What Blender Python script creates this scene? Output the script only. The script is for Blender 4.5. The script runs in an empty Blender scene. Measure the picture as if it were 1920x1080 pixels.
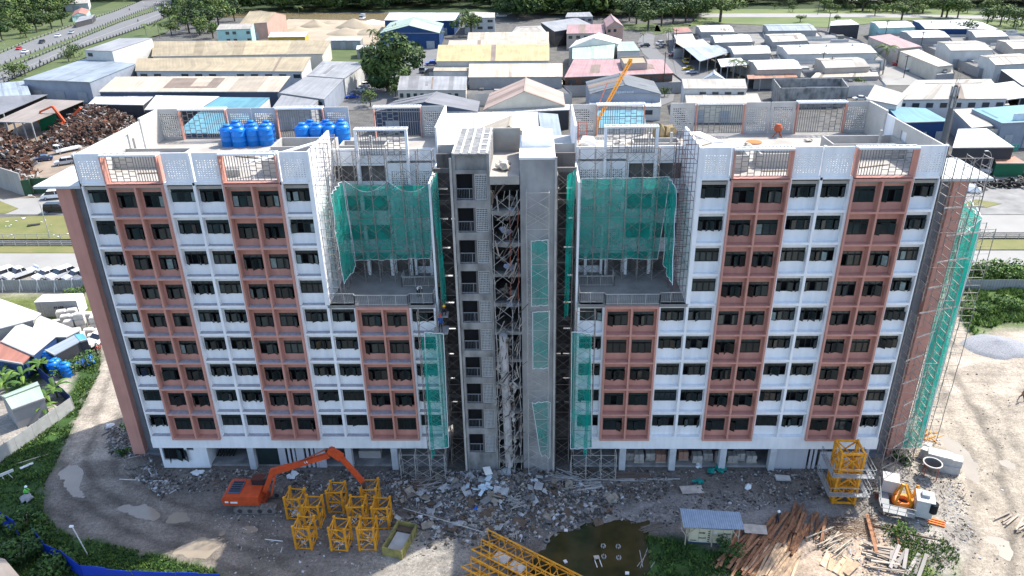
import bpy, bmesh, math, random
from math import sin, cos, pi, radians, sqrt, atan2
from mathutils import Vector, Matrix
random.seed(7)
R = random.Random(11)
sc = bpy.context.scene
col = sc.collection
# ------------------------------------------------------------------ camera
FPX = 1415.233
_p, _y, _r = radians(25.92), radians(-1.868), radians(-1.072)
CAM = Vector((2.65, -63.69, 52.8))
FWD = Vector((sin(_y)*cos(_p), cos(_y)*cos(_p), -sin(_p)))
_rt = Vector((cos(_y), -sin(_y), 0)); _up = _rt.cross(FWD)
RT = _rt*cos(_r) + _up*sin(_r); UP = -_rt*sin(_r) + _up*cos(_r)
cd = bpy.data.cameras.new("camera"); cam = bpy.data.objects.new("camera", cd); col.objects.link(cam)
cd.sensor_width = 36; cd.lens = 36*FPX/1920; cd.clip_start = 0.5; cd.clip_end = 4000
cam.matrix_world = Matrix(((RT.x, UP.x, -FWD.x, CAM.x), (RT.y, UP.y, -FWD.y, CAM.y), (RT.z, UP.z, -FWD.z, CAM.z), (0, 0, 0, 1)))
sc.camera = cam
# ------------------------------------------------------------------ light
SUN = Vector((.6275, .50, 1.0)).normalized()
w = bpy.data.worlds.new("World"); sc.world = w; w.use_nodes = True
nt = w.node_tree; nt.nodes.clear()
sky = nt.nodes.new("ShaderNodeTexSky"); sky.sky_type = 'NISHITA'; sky.sun_disc = False
sky.sun_elevation = math.asin(SUN.z); sky.sun_rotation = atan2(SUN.x, SUN.y)
sky.air_density = 1.0; sky.dust_density = 1.6; sky.ozone_density = 1.0
bg = nt.nodes.new("ShaderNodeBackground"); bg.inputs[1].default_value = 0.15
wo = nt.nodes.new("ShaderNodeOutputWorld")
nt.links.new(sky.outputs[0], bg.inputs[0]); nt.links.new(bg.outputs[0], wo.inputs[0])
sl = bpy.data.lights.new("sun", 'SUN'); so = bpy.data.objects.new("sun", sl); col.objects.link(so)
sl.energy = 3.1; sl.angle = radians(0.5); sl.color = (1.0, .955, .88)
so.rotation_euler = SUN.to_track_quat('Z', 'Y').to_euler(); so.location = (60, 50, 100)
vs = sc.view_settings; vs.view_transform = 'Standard'; vs.look = 'None'; vs.gamma = 1; vs.exposure = 1.33
try: vs.use_curve_mapping = False
except Exception: pass
sc.render.engine = 'CYCLES'
sc.cycles.max_bounces = 5; sc.cycles.diffuse_bounces = 2; sc.cycles.glossy_bounces = 2; sc.cycles.transmission_bounces = 3
sc.cycles.transparent_max_bounces = 10; sc.cycles.caustics_reflective = False; sc.cycles.caustics_refractive = False

# ------------------------------------------------------------------ helpers
def AT(px, py, z=0.0):                     # layout helper: a point of the plan, read off the survey picture at height z
    d = FWD + RT*((px-960)/FPX) - UP*((py-540)/FPX)
    t = (z-CAM.z)/d.z
    return CAM + d*t
def ATY(px, py, Y=0.0):
    d = FWD + RT*((px-960)/FPX) - UP*((py-540)/FPX)
    return CAM + d*((Y-CAM.y)/d.y)

MATS = {}
def M(name, c, rough=.8, var=.12, scale=.6, c2=None, bump=0., metal=0., spec=.3, stripes=None, rnd=0., detail=4, thr=None, streak=0.):
    """procedural surface: noise between two tones, optional ribs and per-object tint"""
    if name in MATS: return MATS[name]
    m = bpy.data.materials.new(name); m.use_nodes = True; n = m.node_tree; b = n.nodes["Principled BSDF"]
    b.inputs["Roughness"].default_value = rough; b.inputs["Metallic"].default_value = metal
    b.inputs["Specular IOR Level"].default_value = spec
    g = n.nodes.new("ShaderNodeNewGeometry")
    nz = n.nodes.new("ShaderNodeTexNoise"); nz.inputs["Scale"].default_value = scale; nz.inputs["Detail"].default_value = detail
    nz.inputs["Roughness"].default_value = .62
    n.links.new(g.outputs["Position"], nz.inputs["Vector"])
    rp = n.nodes.new("ShaderNodeValToRGB")
    lo, hi = (thr or (.3, .7))
    rp.color_ramp.elements[0].position = lo; rp.color_ramp.elements[1].position = hi
    if c2 is None:
        a = tuple(max(0, v*(1-var)) for v in c); d = tuple(min(1, v*(1+var)) for v in c)
    else: a, d = c, c2
    rp.color_ramp.elements[0].color = (*a, 1); rp.color_ramp.elements[1].color = (*d, 1)
    n.links.new(nz.outputs["Fac"], rp.inputs[0]); out = rp.outputs[0]
    if rnd:
        oi = n.nodes.new("ShaderNodeObjectInfo"); hs = n.nodes.new("ShaderNodeHueSaturation")
        mr = n.nodes.new("ShaderNodeMapRange"); mr.inputs["To Min"].default_value = 1-rnd; mr.inputs["To Max"].default_value = 1+rnd
        n.links.new(oi.outputs["Random"], mr.inputs[0]); n.links.new(mr.outputs[0], hs.inputs["Value"]); n.links.new(out, hs.inputs["Color"]); out = hs.outputs[0]
    if stripes:
        ax, per, amt = stripes            # ribs or sheet seams along an axis of the object
        tc = n.nodes.new("ShaderNodeTexCoord"); sp = n.nodes.new("ShaderNodeSeparateXYZ"); n.links.new(tc.outputs["UV"], sp.inputs[0])
        m1 = n.nodes.new("ShaderNodeMath"); m1.operation = 'MULTIPLY'; m1.inputs[1].default_value = 2*pi/per
        n.links.new(sp.outputs[ax], m1.inputs[0])
        m2 = n.nodes.new("ShaderNodeMath"); m2.operation = 'SINE'; n.links.new(m1.outputs[0], m2.inputs[0])
        m3 = n.nodes.new("ShaderNodeMapRange"); m3.inputs["From Min"].default_value = -1; m3.inputs["To Min"].default_value = 1-amt; m3.inputs["To Max"].default_value = 1
        n.links.new(m2.outputs[0], m3.inputs[0])
        h2 = n.nodes.new("ShaderNodeHueSaturation"); n.links.new(m3.outputs[0], h2.inputs["Value"]); n.links.new(out, h2.inputs["Color"]); out = h2.outputs[0]
    if streak:
        tc = n.nodes.new("ShaderNodeTexCoord")
        for sx_, sy_, am in ((.9, .05, streak), (.16, .09, streak*.9)):
            mp = n.nodes.new("ShaderNodeMapping"); mp.inputs["Scale"].default_value = (sx_, sy_, 1); n.links.new(tc.outputs["UV"], mp.inputs[0])
            oi2 = n.nodes.new("ShaderNodeObjectInfo"); cx_ = n.nodes.new("ShaderNodeVectorMath"); cx_.operation = 'ADD'; n.links.new(mp.outputs[0], cx_.inputs[0]); n.links.new(oi2.outputs["Location"], cx_.inputs[1])
            k = n.nodes.new("ShaderNodeTexNoise"); k.inputs["Scale"].default_value = 1; k.inputs["Detail"].default_value = 3; n.links.new(cx_.outputs[0], k.inputs["Vector"])
            r3 = n.nodes.new("ShaderNodeMapRange"); r3.inputs["From Min"].default_value = .35; r3.inputs["From Max"].default_value = .62; r3.inputs["To Min"].default_value = 1-am; r3.inputs["To Max"].default_value = 1+am*.3; n.links.new(k.outputs["Fac"], r3.inputs[0])
            h3 = n.nodes.new("ShaderNodeHueSaturation"); n.links.new(r3.outputs[0], h3.inputs["Value"]); n.links.new(out, h3.inputs["Color"]); out = h3.outputs[0]
    n.links.new(out, b.inputs["Base Color"])
    if bump:
        bp = n.nodes.new("ShaderNodeBump"); bp.inputs["Strength"].default_value = min(1, bump); bp.inputs["Distance"].default_value = .08
        n2 = n.nodes.new("ShaderNodeTexNoise"); n2.inputs["Scale"].default_value = scale*7; n2.inputs["Detail"].default_value = 5
        n.links.new(g.outputs["Position"], n2.inputs["Vector"]); n.links.new(n2.outputs["Fac"], bp.inputs["Height"]); n.links.new(bp.outputs[0], b.inputs["Normal"])
    MATS[name] = m; return m

def streaked(name, c, c2, amt=.5, rough=.85, sx=2.2, sz=.12):
    """painted or cast wall with vertical rain streaks and soft stains"""
    if name in MATS: return MATS[name]
    m = bpy.data.materials.new(name); m.use_nodes = True; n = m.node_tree; b = n.nodes["Principled BSDF"]
    b.inputs["Roughness"].default_value = rough; b.inputs["Specular IOR Level"].default_value = .25
    g = n.nodes.new("ShaderNodeNewGeometry"); mp = n.nodes.new("ShaderNodeMapping"); mp.inputs["Scale"].default_value = (sx, sx, sz)
    n.links.new(g.outputs["Position"], mp.inputs[0])
    a = n.nodes.new("ShaderNodeTexNoise"); a.inputs["Scale"].default_value = 1; a.inputs["Detail"].default_value = 5; n.links.new(mp.outputs[0], a.inputs["Vector"])
    e = n.nodes.new("ShaderNodeTexNoise"); e.inputs["Scale"].default_value = .55; e.inputs["Detail"].default_value = 6; n.links.new(g.outputs["Position"], e.inputs["Vector"])
    mu = n.nodes.new("ShaderNodeMath"); mu.operation = 'MULTIPLY'; n.links.new(a.outputs["Fac"], mu.inputs[0]); n.links.new(e.outputs["Fac"], mu.inputs[1])
    rp = n.nodes.new("ShaderNodeValToRGB"); rp.color_ramp.elements[0].position = .16; rp.color_ramp.elements[1].position = .40
    rp.color_ramp.elements[0].color = (*c, 1)
    cc = tuple(x*(1-amt)+y*amt for x, y in zip(c, c2)); rp.color_ramp.elements[1].color = (*cc, 1)
    n.links.new(mu.outputs[0], rp.inputs[0]); n.links.new(rp.outputs[0], b.inputs["Base Color"])
    MATS[name] = m; return m

class MB:
    """collects shapes, then links them as ONE mesh object (or returns the mesh)"""
    def __init__(s): s.v = []; s.f = []; s.m = []; s.uv = []; s.k = 0
    def mat(s, k): s.k = k; return s
    def face(s, pts, uv=None):
        i = len(s.v); s.v += [tuple(p) for p in pts]; s.f.append(tuple(range(i, i+len(pts)))); s.m.append(s.k); s.uv.append(uv); return s
    def box(s, x0, x1, y0, y1, z0, z1, skip=""):
        if x0 > x1: x0, x1 = x1, x0
        if y0 > y1: y0, y1 = y1, y0
        i = len(s.v); s.v += [(x0, y0, z0), (x1, y0, z0), (x1, y1, z0), (x0, y1, z0), (x0, y0, z1), (x1, y0, z1), (x1, y1, z1), (x0, y1, z1)]
        for nme, q in (("b", (0, 3, 2, 1)), ("t", (4, 5, 6, 7)), ("f", (0, 1, 5, 4)), ("r", (1, 2, 6, 5)), ("k", (2, 3, 7, 6)), ("l", (3, 0, 4, 7))):
            if nme not in skip: s.f.append(tuple(i+a for a in q)); s.m.append(s.k); s.uv.append(None)
        return s
    def bar(s, p, q, w, h=None, n=4):
        p, q = Vector(p), Vector(q); d = q-p; L = d.length
        if L < 1e-5: return s
        d /= L; h = h or w
        a = d.cross(Vector((0, 0, 1)));  a = a.normalized() if a.length > 1e-3 else Vector((1, 0, 0)); b = d.cross(a)
        i = len(s.v)
        for e in (p, q):
            for k in range(n):
                t = 2*pi*(k+.5)/n; c = sqrt(2) if n == 4 else 1
                s.v.append(tuple(e + a*(cos(t)*w/2*c) + b*(sin(t)*h/2*c)))
        for k in range(n):
            s.f.append((i+k, i+(k+1) % n, i+n+(k+1) % n, i+n+k)); s.m.append(s.k); s.uv.append(None)
        s.f.append(tuple(i+k for k in range(n))[::-1]); s.f.append(tuple(i+n+k for k in range(n))); s.m += [s.k]*2; s.uv += [None]*2
        return s
    def lathe(s, prof, n=12, c=(0, 0, 0), cap=True):
        i = len(s.v)
        for r, z in prof:
            for k in range(n): t = 2*pi*k/n; s.v.append((c[0]+r*cos(t), c[1]+r*sin(t), c[2]+z))
        for j in range(len(prof)-1):
            for k in range(n):
                s.f.append((i+j*n+k, i+j*n+(k+1) % n, i+(j+1)*n+(k+1) % n, i+(j+1)*n+k)); s.m.append(s.k); s.uv.append(None)
        if cap: s.f.append(tuple(i+(len(prof)-1)*n+k for k in range(n))); s.m.append(s.k); s.uv.append(None)
        return s
    def prism(s, pts, d):
        """polygon pts extruded by vector d"""
        d = Vector(d); a = [Vector(p) for p in pts]; b = [p+d for p in a]; n = len(a)
        s.face(a); s.face(b[::-1])
        for k in range(n): s.face([a[k], b[k], b[(k+1) % n], a[(k+1) % n]])
        return s
    def rock(s, c, r, sq=.7):
        i = len(s.v); c = Vector(c); ph = (1+sqrt(5))/2
        a = R.uniform(0, 6.28); sx, sy, sz = r*R.uniform(.6, 1.2), r*R.uniform(.6, 1.2), r*R.uniform(.4, 1.)*sq
        for x, y, z in ((1, 0, 0), (0, 1, 0), (-1, 0, 0), (0, -1, 0), (.5, .5, 1), (-.5, .4, .9), (0, -.6, 1), (.6, -.5, -.6), (-.6, -.4, -.6), (0, .7, -.7)):
            j = R.uniform(.7, 1.15); X, Y = x*sx*j, y*sy*j
            s.v.append((c.x+X*cos(a)-Y*sin(a), c.y+X*sin(a)+Y*cos(a), c.z+z*sz*j))
        for q in ((0, 1, 4), (1, 5, 4), (1, 2, 5), (2, 3, 6), (2, 6, 5), (3, 0, 6), (0, 4, 6), (4, 5, 6), (0, 7, 3), (3, 8, 2), (2, 9, 1), (1, 9, 0), (0, 9, 7), (7, 8, 3), (8, 9, 2), (7, 9, 8)):
            s.f.append(tuple(i+t for t in q)); s.m.append(s.k); s.uv.append(None)
        return s
    def mesh(s, name, mats, smooth=False):
        me = bpy.data.meshes.new(name); me.from_pydata(s.v, [], s.f)
        for m in (mats if isinstance(mats, (list, tuple)) else [mats]): me.materials.append(m)
        me.polygons.foreach_set("material_index", s.m)
        if any(u is not None for u in s.uv):
            ul = me.uv_layers.new(name="UVMap"); k = 0; dat = []
            for f, u in zip(s.f, s.uv):
                dat += [c for p in (u or [(0, 0)]*len(f)) for c in p]
            ul.data.foreach_set("uv", dat)
        if smooth: me.polygons.foreach_set("use_smooth", [True]*len(me.polygons))
        me.update(); return me
    def build(s, name, mats, parent=None, smooth=False, **kw):
        return link(name, s.mesh(name, mats, smooth), parent, **kw)

def tag(o, label=None, cat=None, group=None, kind=None):
    if label: o["label"] = label
    if cat: o["category"] = cat
    if group: o["group"] = group
    if kind: o["kind"] = kind
    return o
def link(name, me, parent=None, loc=None, rot=None, scale=None, label=None, cat=None, group=None, kind=None):
    o = bpy.data.objects.new(name, me); col.objects.link(o)
    if parent is not None: o.parent = parent
    if loc is not None: o.location = loc
    if rot is not None: o.rotation_euler = rot if isinstance(rot, (tuple, list, Vector)) else (0, 0, rot)
    if scale is not None: o.scale = scale if isinstance(scale, (tuple, list)) else (scale,)*3
    return tag(o, label, cat, group, kind)
def thing(name, label, cat, loc=(0, 0, 0), rz=0, group=None):
    return tag(link(name, None, None, loc, (0, 0, rz)), label, cat, group)
def copy_tree(o, parent=None):
    c = o.copy(); col.objects.link(c)
    if parent is not None: c.parent = parent
    for ch in o.children: copy_tree(ch, c)
    return c
def place(o, loc, rz=0, label=None, s=None):
    o.location = loc; o.rotation_euler = (0, 0, rz) if not isinstance(rz, tuple) else rz
    if s: o.scale = (s, s, s) if not isinstance(s, tuple) else s
    if label: o["label"] = label
    return o
used = set()
def inst(proto, loc, rz=0, label=None, s=None):
    """first use moves the prototype, later uses copy it with its parts"""
    o = proto if proto.name not in used else copy_tree(proto)
    used.add(proto.name); return place(o, loc, rz, label, s)

# ------------------------------------------------------------------ materials
white = streaked('white_paint', (.86, .86, .86), (.66, .67, .69), .6)
pink = streaked('salmon_paint', (.57, .285, .225), (.46, .225, .178), .8)
conc = streaked('raw_concrete', (.33, .32, .305), (.10, .10, .10), .9, sx=.9, sz=.28)
concl = M('pale_concrete', (.44, .42, .39), .9, .2, .5, bump=.3)
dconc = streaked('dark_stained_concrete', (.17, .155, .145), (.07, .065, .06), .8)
ledgem = M('bare_ledge_concrete', (.40, .38, .40), .9, .2, 2.5, bump=.3)
roofm = M('roof_screed', (.30, .275, .245), .9, .2, .35, c2=(.45, .42, .37), detail=8, thr=(.35, .72))
frm = M('black_aluminium', (.018, .024, .026), .45, .1, 3)
dark = M('dark_interior', (.012, .013, .015), .95, .2, 1)
glass = M('tinted_glass', (.026, .042, .042), .08, .3, .3, spec=.55, rnd=.45)
steel = M('scaffold_steel', (.30, .27, .25), .55, .3, 1.5, metal=.3)
steelp = M('galvanised_tube', (.40, .39, .37), .5, .2, 1.5, metal=.2)
rust = M('rusty_red_steel', (.33, .10, .07), .8, .3, 3)
wmet = M('white_metal', (.74, .75, .76), .5, .05, 1)
yel = M('crane_yellow_paint', (.86, .42, .035), .45, .12, 2.5, c2=(.60, .25, .02), thr=(.25, .55))
orange = M('excavator_orange', (.58, .08, .02), .45, .2, 1.5, c2=(.36, .06, .025), detail=8, thr=(.35, .75))
black = M('black_rubber', (.018, .018, .018), .7, .2, 3)
bluep = M('tank_blue_plastic', (.01, .17, .56), .35, .08, 1, rnd=.08)
def netmat(name, c, a):
    m = bpy.data.materials.new(name); m.use_nodes = True; n = m.node_tree; n.nodes.clear()
    o = n.nodes.new("ShaderNodeOutputMaterial"); mx = n.nodes.new("ShaderNodeMixShader"); tr = n.nodes.new("ShaderNodeBsdfTransparent")
    df = n.nodes.new("ShaderNodeBsdfDiffuse"); tl = n.nodes.new("ShaderNodeBsdfTranslucent"); ms = n.nodes.new("ShaderNodeMixShader")
    g = n.nodes.new("ShaderNodeNewGeometry"); nz = n.nodes.new("ShaderNodeTexNoise"); nz.inputs["Scale"].default_value = .7; nz.inputs["Detail"].default_value = 4
    n.links.new(g.outputs["Position"], nz.inputs["Vector"])
    mr = n.nodes.new("ShaderNodeMapRange"); mr.inputs["From Min"].default_value = .3; mr.inputs["From Max"].default_value = .7; mr.inputs["To Min"].default_value = a-.2; mr.inputs["To Max"].default_value = a+.2
    n.links.new(nz.outputs["Fac"], mr.inputs[0]); n.links.new(mr.outputs[0], mx.inputs[0])
    df.inputs[0].default_value = (*c, 1); tl.inputs[0].default_value = (*c, 1); ms.inputs[0].default_value = .45
    n.links.new(df.outputs[0], ms.inputs[1]); n.links.new(tl.outputs[0], ms.inputs[2])
    n.links.new(tr.outputs[0], mx.inputs[1]); n.links.new(ms.outputs[0], mx.inputs[2]); n.links.new(mx.outputs[0], o.inputs[0]); return m
net = netmat('green_debris_net', (.012, .46, .37), .60)
net_thin = netmat('thin_green_net', (.03, .50, .42), .45)
# ================================================================== the apartment block
bld = thing('apartment_building', 'nine storey apartment block in white and salmon squares, partly scaffolded and unfinished', 'apartment building', (0, 0, 0))
FZ, FH = 4.16, 3.1                                    # first slab line, storey height
def zf(k): return FZ + FH*k
P = [(-35.57, 9), (-25.02, 9), (-14.48, 5), (9.37, 5), (19.91, 9), (30.46, 9)]      # salmon strips: left edge, rows
PW = 5.11
W = [(-38.07, -35.57, 0, 9), (-30.46, -25.02, 0, 9), (-19.91, -17.2, 5, 9), (-19.91, -14.48, 0, 5), (-9.37, -6.8, 0, 5)]
W = W + [(-b, -a, k0, k1) for a, b, k0, k1 in W]

def hole_wall(m, x0, x1, z0, z1, y, h):
    """wall skin at y with one opening h=(hx0,hx1,hz0,hz1) and its reveals"""
    a, b, c, d = h
    m.face([(x0, y, z0), (x1, y, z0), (x1, y, c), (x0, y, c)]); m.face([(x0, y, d), (x1, y, d), (x1, y, z1), (x0, y, z1)])
    m.face([(x0, y, c), (a, y, c), (a, y, d), (x0, y, d)]); m.face([(b, y, c), (x1, y, c), (x1, y, d), (b, y, d)])
    t = y+.16
    m.face([(a, y, c), (b, y, c), (b, t, c), (a, t, c)]); m.face([(a, y, d), (a, t, d), (b, t, d), (b, y, d)])
    m.face([(a, y, c), (a, t, c), (a, t, d), (a, y, d)]); m.face([(b, y, c), (b, y, d), (b, t, d), (b, t, c)])

# window = frame with mullions, top lights and a dark room behind; casements hinge on it
def window_mesh(wd, ht, n):
    m = MB(); tl = .36
    m.mat(1).box(0, wd, .7, .72, 0, ht); 
    m.face([(0, .16, 0), (wd, .16, 0), (wd, .7, 0), (0, .7, 0)]); m.face([(0, .16, ht), (0, .7, ht), (wd, .7, ht), (wd, .16, ht)])
    m.face([(0, .16, 0), (0, .7, 0), (0, .7, ht), (0, .16, ht)]); m.face([(wd, .16, 0), (wd, .16, ht), (wd, .7, ht), (wd, .7, 0)])
    m.mat(0)
    for x in range(n+1): X = wd*x/n; m.box(X-.03 if x else 0, X+.03 if x < n else wd, .05, .11, 0, ht)
    for z in (0, ht-tl, ht-.06): m.box(0, wd, .055, .105, z, z+.06)
    m.mat(2)
    for x in range(n): m.face([(wd*x/n+.03, .08, ht-tl+.06), (wd*(x+1)/n-.03, .08, ht-tl+.06), (wd*(x+1)/n-.03, .08, ht-.06), (wd*x/n+.03, .08, ht-.06)])
    return m.mesh('window', [frm, dark, glass])
def leaf_shape(m, wl, hl, M4=None):
    """one casement, hinge along x=0"""
    v0 = len(m.v)
    m.mat(0).box(0, .05, -.02, .02, 0, hl).box(wl-.05, wl, -.02, .02, 0, hl).box(.05, wl-.05, -.02, .02, 0, .05).box(.05, wl-.05, -.02, .02, hl-.05, hl)
    m.mat(1).face([(.05, 0, .05), (wl-.05, 0, .05), (wl-.05, 0, hl-.05), (.05, 0, hl-.05)])
    if M4 is not None: m.v[v0:] = [tuple(M4 @ Vector(p)) for p in m.v[v0:]]
WT = {'p': (1.95, 1.5, 3), 'w': (2.3, 1.35, 4)}
wmesh = {k: window_mesh(*v) for k, v in WT.items()}
lmesh = {}
for k, (wd, ht, n) in WT.items():
    m = MB(); leaf_shape(m, wd/n-.05, ht-.42); lmesh[k] = m.mesh('casement', [frm, glass]); lmesh[k+'f'] = m.mesh('casement', [frm, M('film_on_glass', (.20, .26, .25), .5, .3, 2)])
rest = MB(); nleaf = 0
wins = []
def add_window(kind, x, y, z, row):
    global nleaf
    wd, ht, n = WT[kind]
    o = link('window', wmesh[kind], bld, (x, y, z))
    style = R.random(); a0 = R.uniform(12, 42)
    for i in range(n):
        if style < .12: ang = 0
        elif style < .5: ang = R.choice([0, 10, 25, 40])
        else: ang = a0+R.uniform(-8, 14)
        if row == 0 and R.random() < .6: ang = 0
        side = R.random() < .5 if style < .3 else (i % 2 == 0)
        if R.random() < .07: continue
        L = wd/n-.05; a = radians(ang)
        px = wd*i/n+.025 + (0 if side else L); rz = -a if side else pi+a
        if nleaf < 300:
            link('casement', lmesh[kind+('f' if R.random() < .09 else '')], o, (px, .03, .03), (0, 0, rz)); nleaf += 1
        else:
            leaf_shape(rest, L, ht-.42, Matrix.Translation((x+px, y+.03, z+.03)) @ Matrix.Rotation(rz, 4, 'Z'))
# salmon strips
ledge_p = MB().box(0, 2.32, 0, .70, 0, .03).mesh('ledge', ledgem)
ledge_w = MB().box(0, 2.42, 0, .48, 0, .03).mesh('ledge', ledgem)
cells = []
for xs, rows in P:
    fr = MB(); wl = MB()
    for j in range(3): X = xs+(0, 2.465, PW-.18)[j]; fr.box(X, X+.18, 0, .76, FZ-.02, zf(rows)+.12)
    for k in range(rows+1):
        for X0, X1 in ((xs+.18, xs+2.465), (xs+2.645, xs+PW-.18)):
            if k == rows: fr.box(X0, X1, .003, .757, zf(k)-.12, zf(k)+.12)
            else: fr.box(X0, X1, .003, .757, zf(k)-.02, zf(k)+(.16 if k else .2))
    for k in range(rows):
        for j in range(2):
            x0 = xs+.18 if j == 0 else xs+2.645; x1 = xs+2.465 if j == 0 else xs+PW-.18
            cx = (x0+x1)/2; hz = zf(k)+.85
            hole_wall(wl, x0, x1, zf(k)+.1, zf(k+1), .72, (cx-.975, cx+.975, hz, hz+1.5))
            cells.append((k, 'p', cx-.975, .72, hz))
            if xs < 0 and k > 0: link('ledge', ledge_p, bld, (x0-.01, .02, zf(k)+.162))
    fr.build('salmon_frame', pink, bld); wl.build('salmon_wall', pink, bld)
for x0, x1, k0, k1 in W:
    nb = 2 if x1-x0 > 4 else 1; wb = (x1-x0)/nb; fr = MB(); wl = MB()
    zb0 = zf(k0)+(.264 if k0 else 0)
    for j in range(nb+1):
        X = x0+wb*j; a, b = (X, X+.2) if j == 0 else ((X-.2, X) if j == nb else (X-.12, X+.12))
        fr.box(a, b, .3, .83, zb0, zf(k1)+.2)
    for j in range(nb):
        a = x0+wb*j+(.2 if j == 0 else .12); b = x0+wb*(j+1)-(.2 if j == nb-1 else .12)
        for k in range(k0+(1 if k0 else 0), k1+1): fr.box(a, b, .303, .827, zf(k)+.02, zf(k)+.26)
        for k in range(k0, k1):
            c = (a+b)/2; hw = min(1.15, (b-a)/2-.01); hz = zf(k)+1.33
            hole_wall(wl, a, b, zf(k)+.2, zf(k+1)+.1, .8, (c-1.15, c+1.15, hz, hz+1.35) if b-a > 2.32 else (a+.005, b-.005, hz, hz+1.35))
            cells.append((k, 'w', c-1.15, .8, hz))
            if x0 < 0: link('ledge', ledge_w, bld, ((a+b)/2-1.21 if b-a > 2.45 else a+.0, .31, zf(k)+.262), scale=(min(1, (b-a)/2.42), 1, 1))
    fr.build('white_frame', white, bld); wl.build('white_wall', white, bld)
cells.sort(key=lambda c: -c[0])
for k, kind, x, y, z in cells: add_window(kind, x, y, z, k)
rest.build('casement_leaves', [frm, glass], bld, kind='stuff')

# bodies behind the front, roof decks
for s in (-1, 1):
    MB().box(s*38.05, s*17.4, 1.6, 16.8, 4.1, 31.6).build('inner_wall', white, bld); MB().box(s*17.4, s*6.82, 1.6, 16.8, 4.1, 19.6).build('inner_wall', white, bld); MB().box(s*17.4, s*6.82, 8.1, 16.8, 19.6, 31.6).build('inner_wall', white, bld)
    MB().box(s*38.07, s*38.0, .3, 17, 4.1, 34.9).build('white_wall', white, bld)
    MB().box(s*38.0, s*17.2, .5, 17.0, 31.62, 31.9).build('roof_deck', roofm, bld); MB().box(s*17.2, s*6.8, 7.7, 17.0, 31.62, 31.9).build('roof_deck', roofm, bld)
    MB().box(s*17.18, s*6.82, .27, 7.9, 19.62, 19.92).build('terrace_slab', M('terrace_screed', (.27, .265, .25), .95, .25, .5, c2=(.17, .165, .16), detail=9, bump=.3), bld, label='bare grey terrace floor')
    MB().box(s*38.07, s*6.8, .31, 1.6, 2.9, 4.16).build('beam', white, bld)
    MB().box(s*38.07, s*6.8, .9, 16.8, .0, .25).build('ground_floor_slab', conc, bld)
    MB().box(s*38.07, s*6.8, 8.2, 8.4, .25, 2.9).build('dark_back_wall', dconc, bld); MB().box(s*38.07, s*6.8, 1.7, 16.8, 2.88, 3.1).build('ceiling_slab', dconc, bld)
cm = MB().box(-.33, .33, .35, 1.05, 0, 2.9).mesh('column', M('column_grey', (.48, .5, .52), .85, .15, .8))
for X in (-27.7, -17.2, -12.3, 11.9, 17.15, 22.4, 27.6): link('column', cm, bld, (X, 0, 0))
m = MB()
m.box(-37.6, -32.7, .6, .75, 0, 1.05).box(-33.9, -32.7, .6, .75, 1.05, 2.9).box(-37.6, -37.35, .6, .75, 1.05, 2.9).box(-34.95, -34.7, .6, .75, 1.05, 2.9).box(-34.7, -33.9, .6, .75, 1.05, 2.35).box(-34.7, -33.9, .6, .75, 2.75, 2.9).box(-32.7, -32.5, .6, 5, 0, 2.9)
m.build('room_wall', white, bld)
MB().box(-37.35, -34.95, .9, .95, 1.05, 2.9).build('dark_window', dark, bld)
for i, a in enumerate((70, 25, 35)):
    mm = MB(); leaf_shape(mm, .7, 1.4); link('casement', mm.mesh('casement', [frm, glass]), bld, (-36.6+i*.75, .62, 1.1), (0, 0, -radians(a)))
MB().box(-27.2, -24.9, .85, .9, .3, 2.85).build('glass_front', [glass], bld)
m = MB()
bw_ = streaked('block_wall', (.50, .51, .55), (.38, .39, .42), .6)
for a, b in ((-24.85, -24.1), (-22.8, -22.1), (-20.6, -19.8)): MB().box(a, b, .7, .9, 0, 2.9).build('ground_floor_wall', bw_, bld)
for X in (-23.85, -23.35, -22.95, -21.85, -21.35, -20.9, 31.55, 32.0): MB().box(X, X+.26, .72, .85, 0.0, 2.9).build('upright_fin', bw_, bld)
MB().box(28.0, 31.3, .7, .9, 0, 2.75).build('ground_floor_wall', bw_, bld); MB().box(32.6, 37.6, .7, .9, 0, 2.2).box(37.3, 37.6, .7, .9, 2.2, 2.9).box(34.2, 34.6, .7, .9, 2.2, 2.9).build('ground_floor_wall', bw_, bld)
m = MB()
for i in range(6): MB().bar((-31.0+i*.35, 1.6, 2.7), (-32.3+i*.35, 2.2, .4), .16).build('leaning_sheet', dark, bld)

# end stair bays: salmon fin, shaded recess, canopy slab
for s in (-1, 1):
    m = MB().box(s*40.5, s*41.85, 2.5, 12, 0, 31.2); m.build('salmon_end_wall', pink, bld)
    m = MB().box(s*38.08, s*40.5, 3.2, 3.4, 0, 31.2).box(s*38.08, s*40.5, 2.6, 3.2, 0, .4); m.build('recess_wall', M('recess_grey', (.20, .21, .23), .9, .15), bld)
    m = MB().box(s*38.08, s*43.6, 2.0, 8.5, 31.25, 31.5); m.build('canopy_slab', M('canopy_grey', (.5, .52, .52), .85, .15, .8), bld)
    sm = MB().box(0, s*1.2, 0, 1.1, 0, .12).mesh('sill_slab', conc)
    for k in range(8): link('sill_slab', sm, bld, (s*41.95, 6, 5.4+3.1*k))

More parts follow.
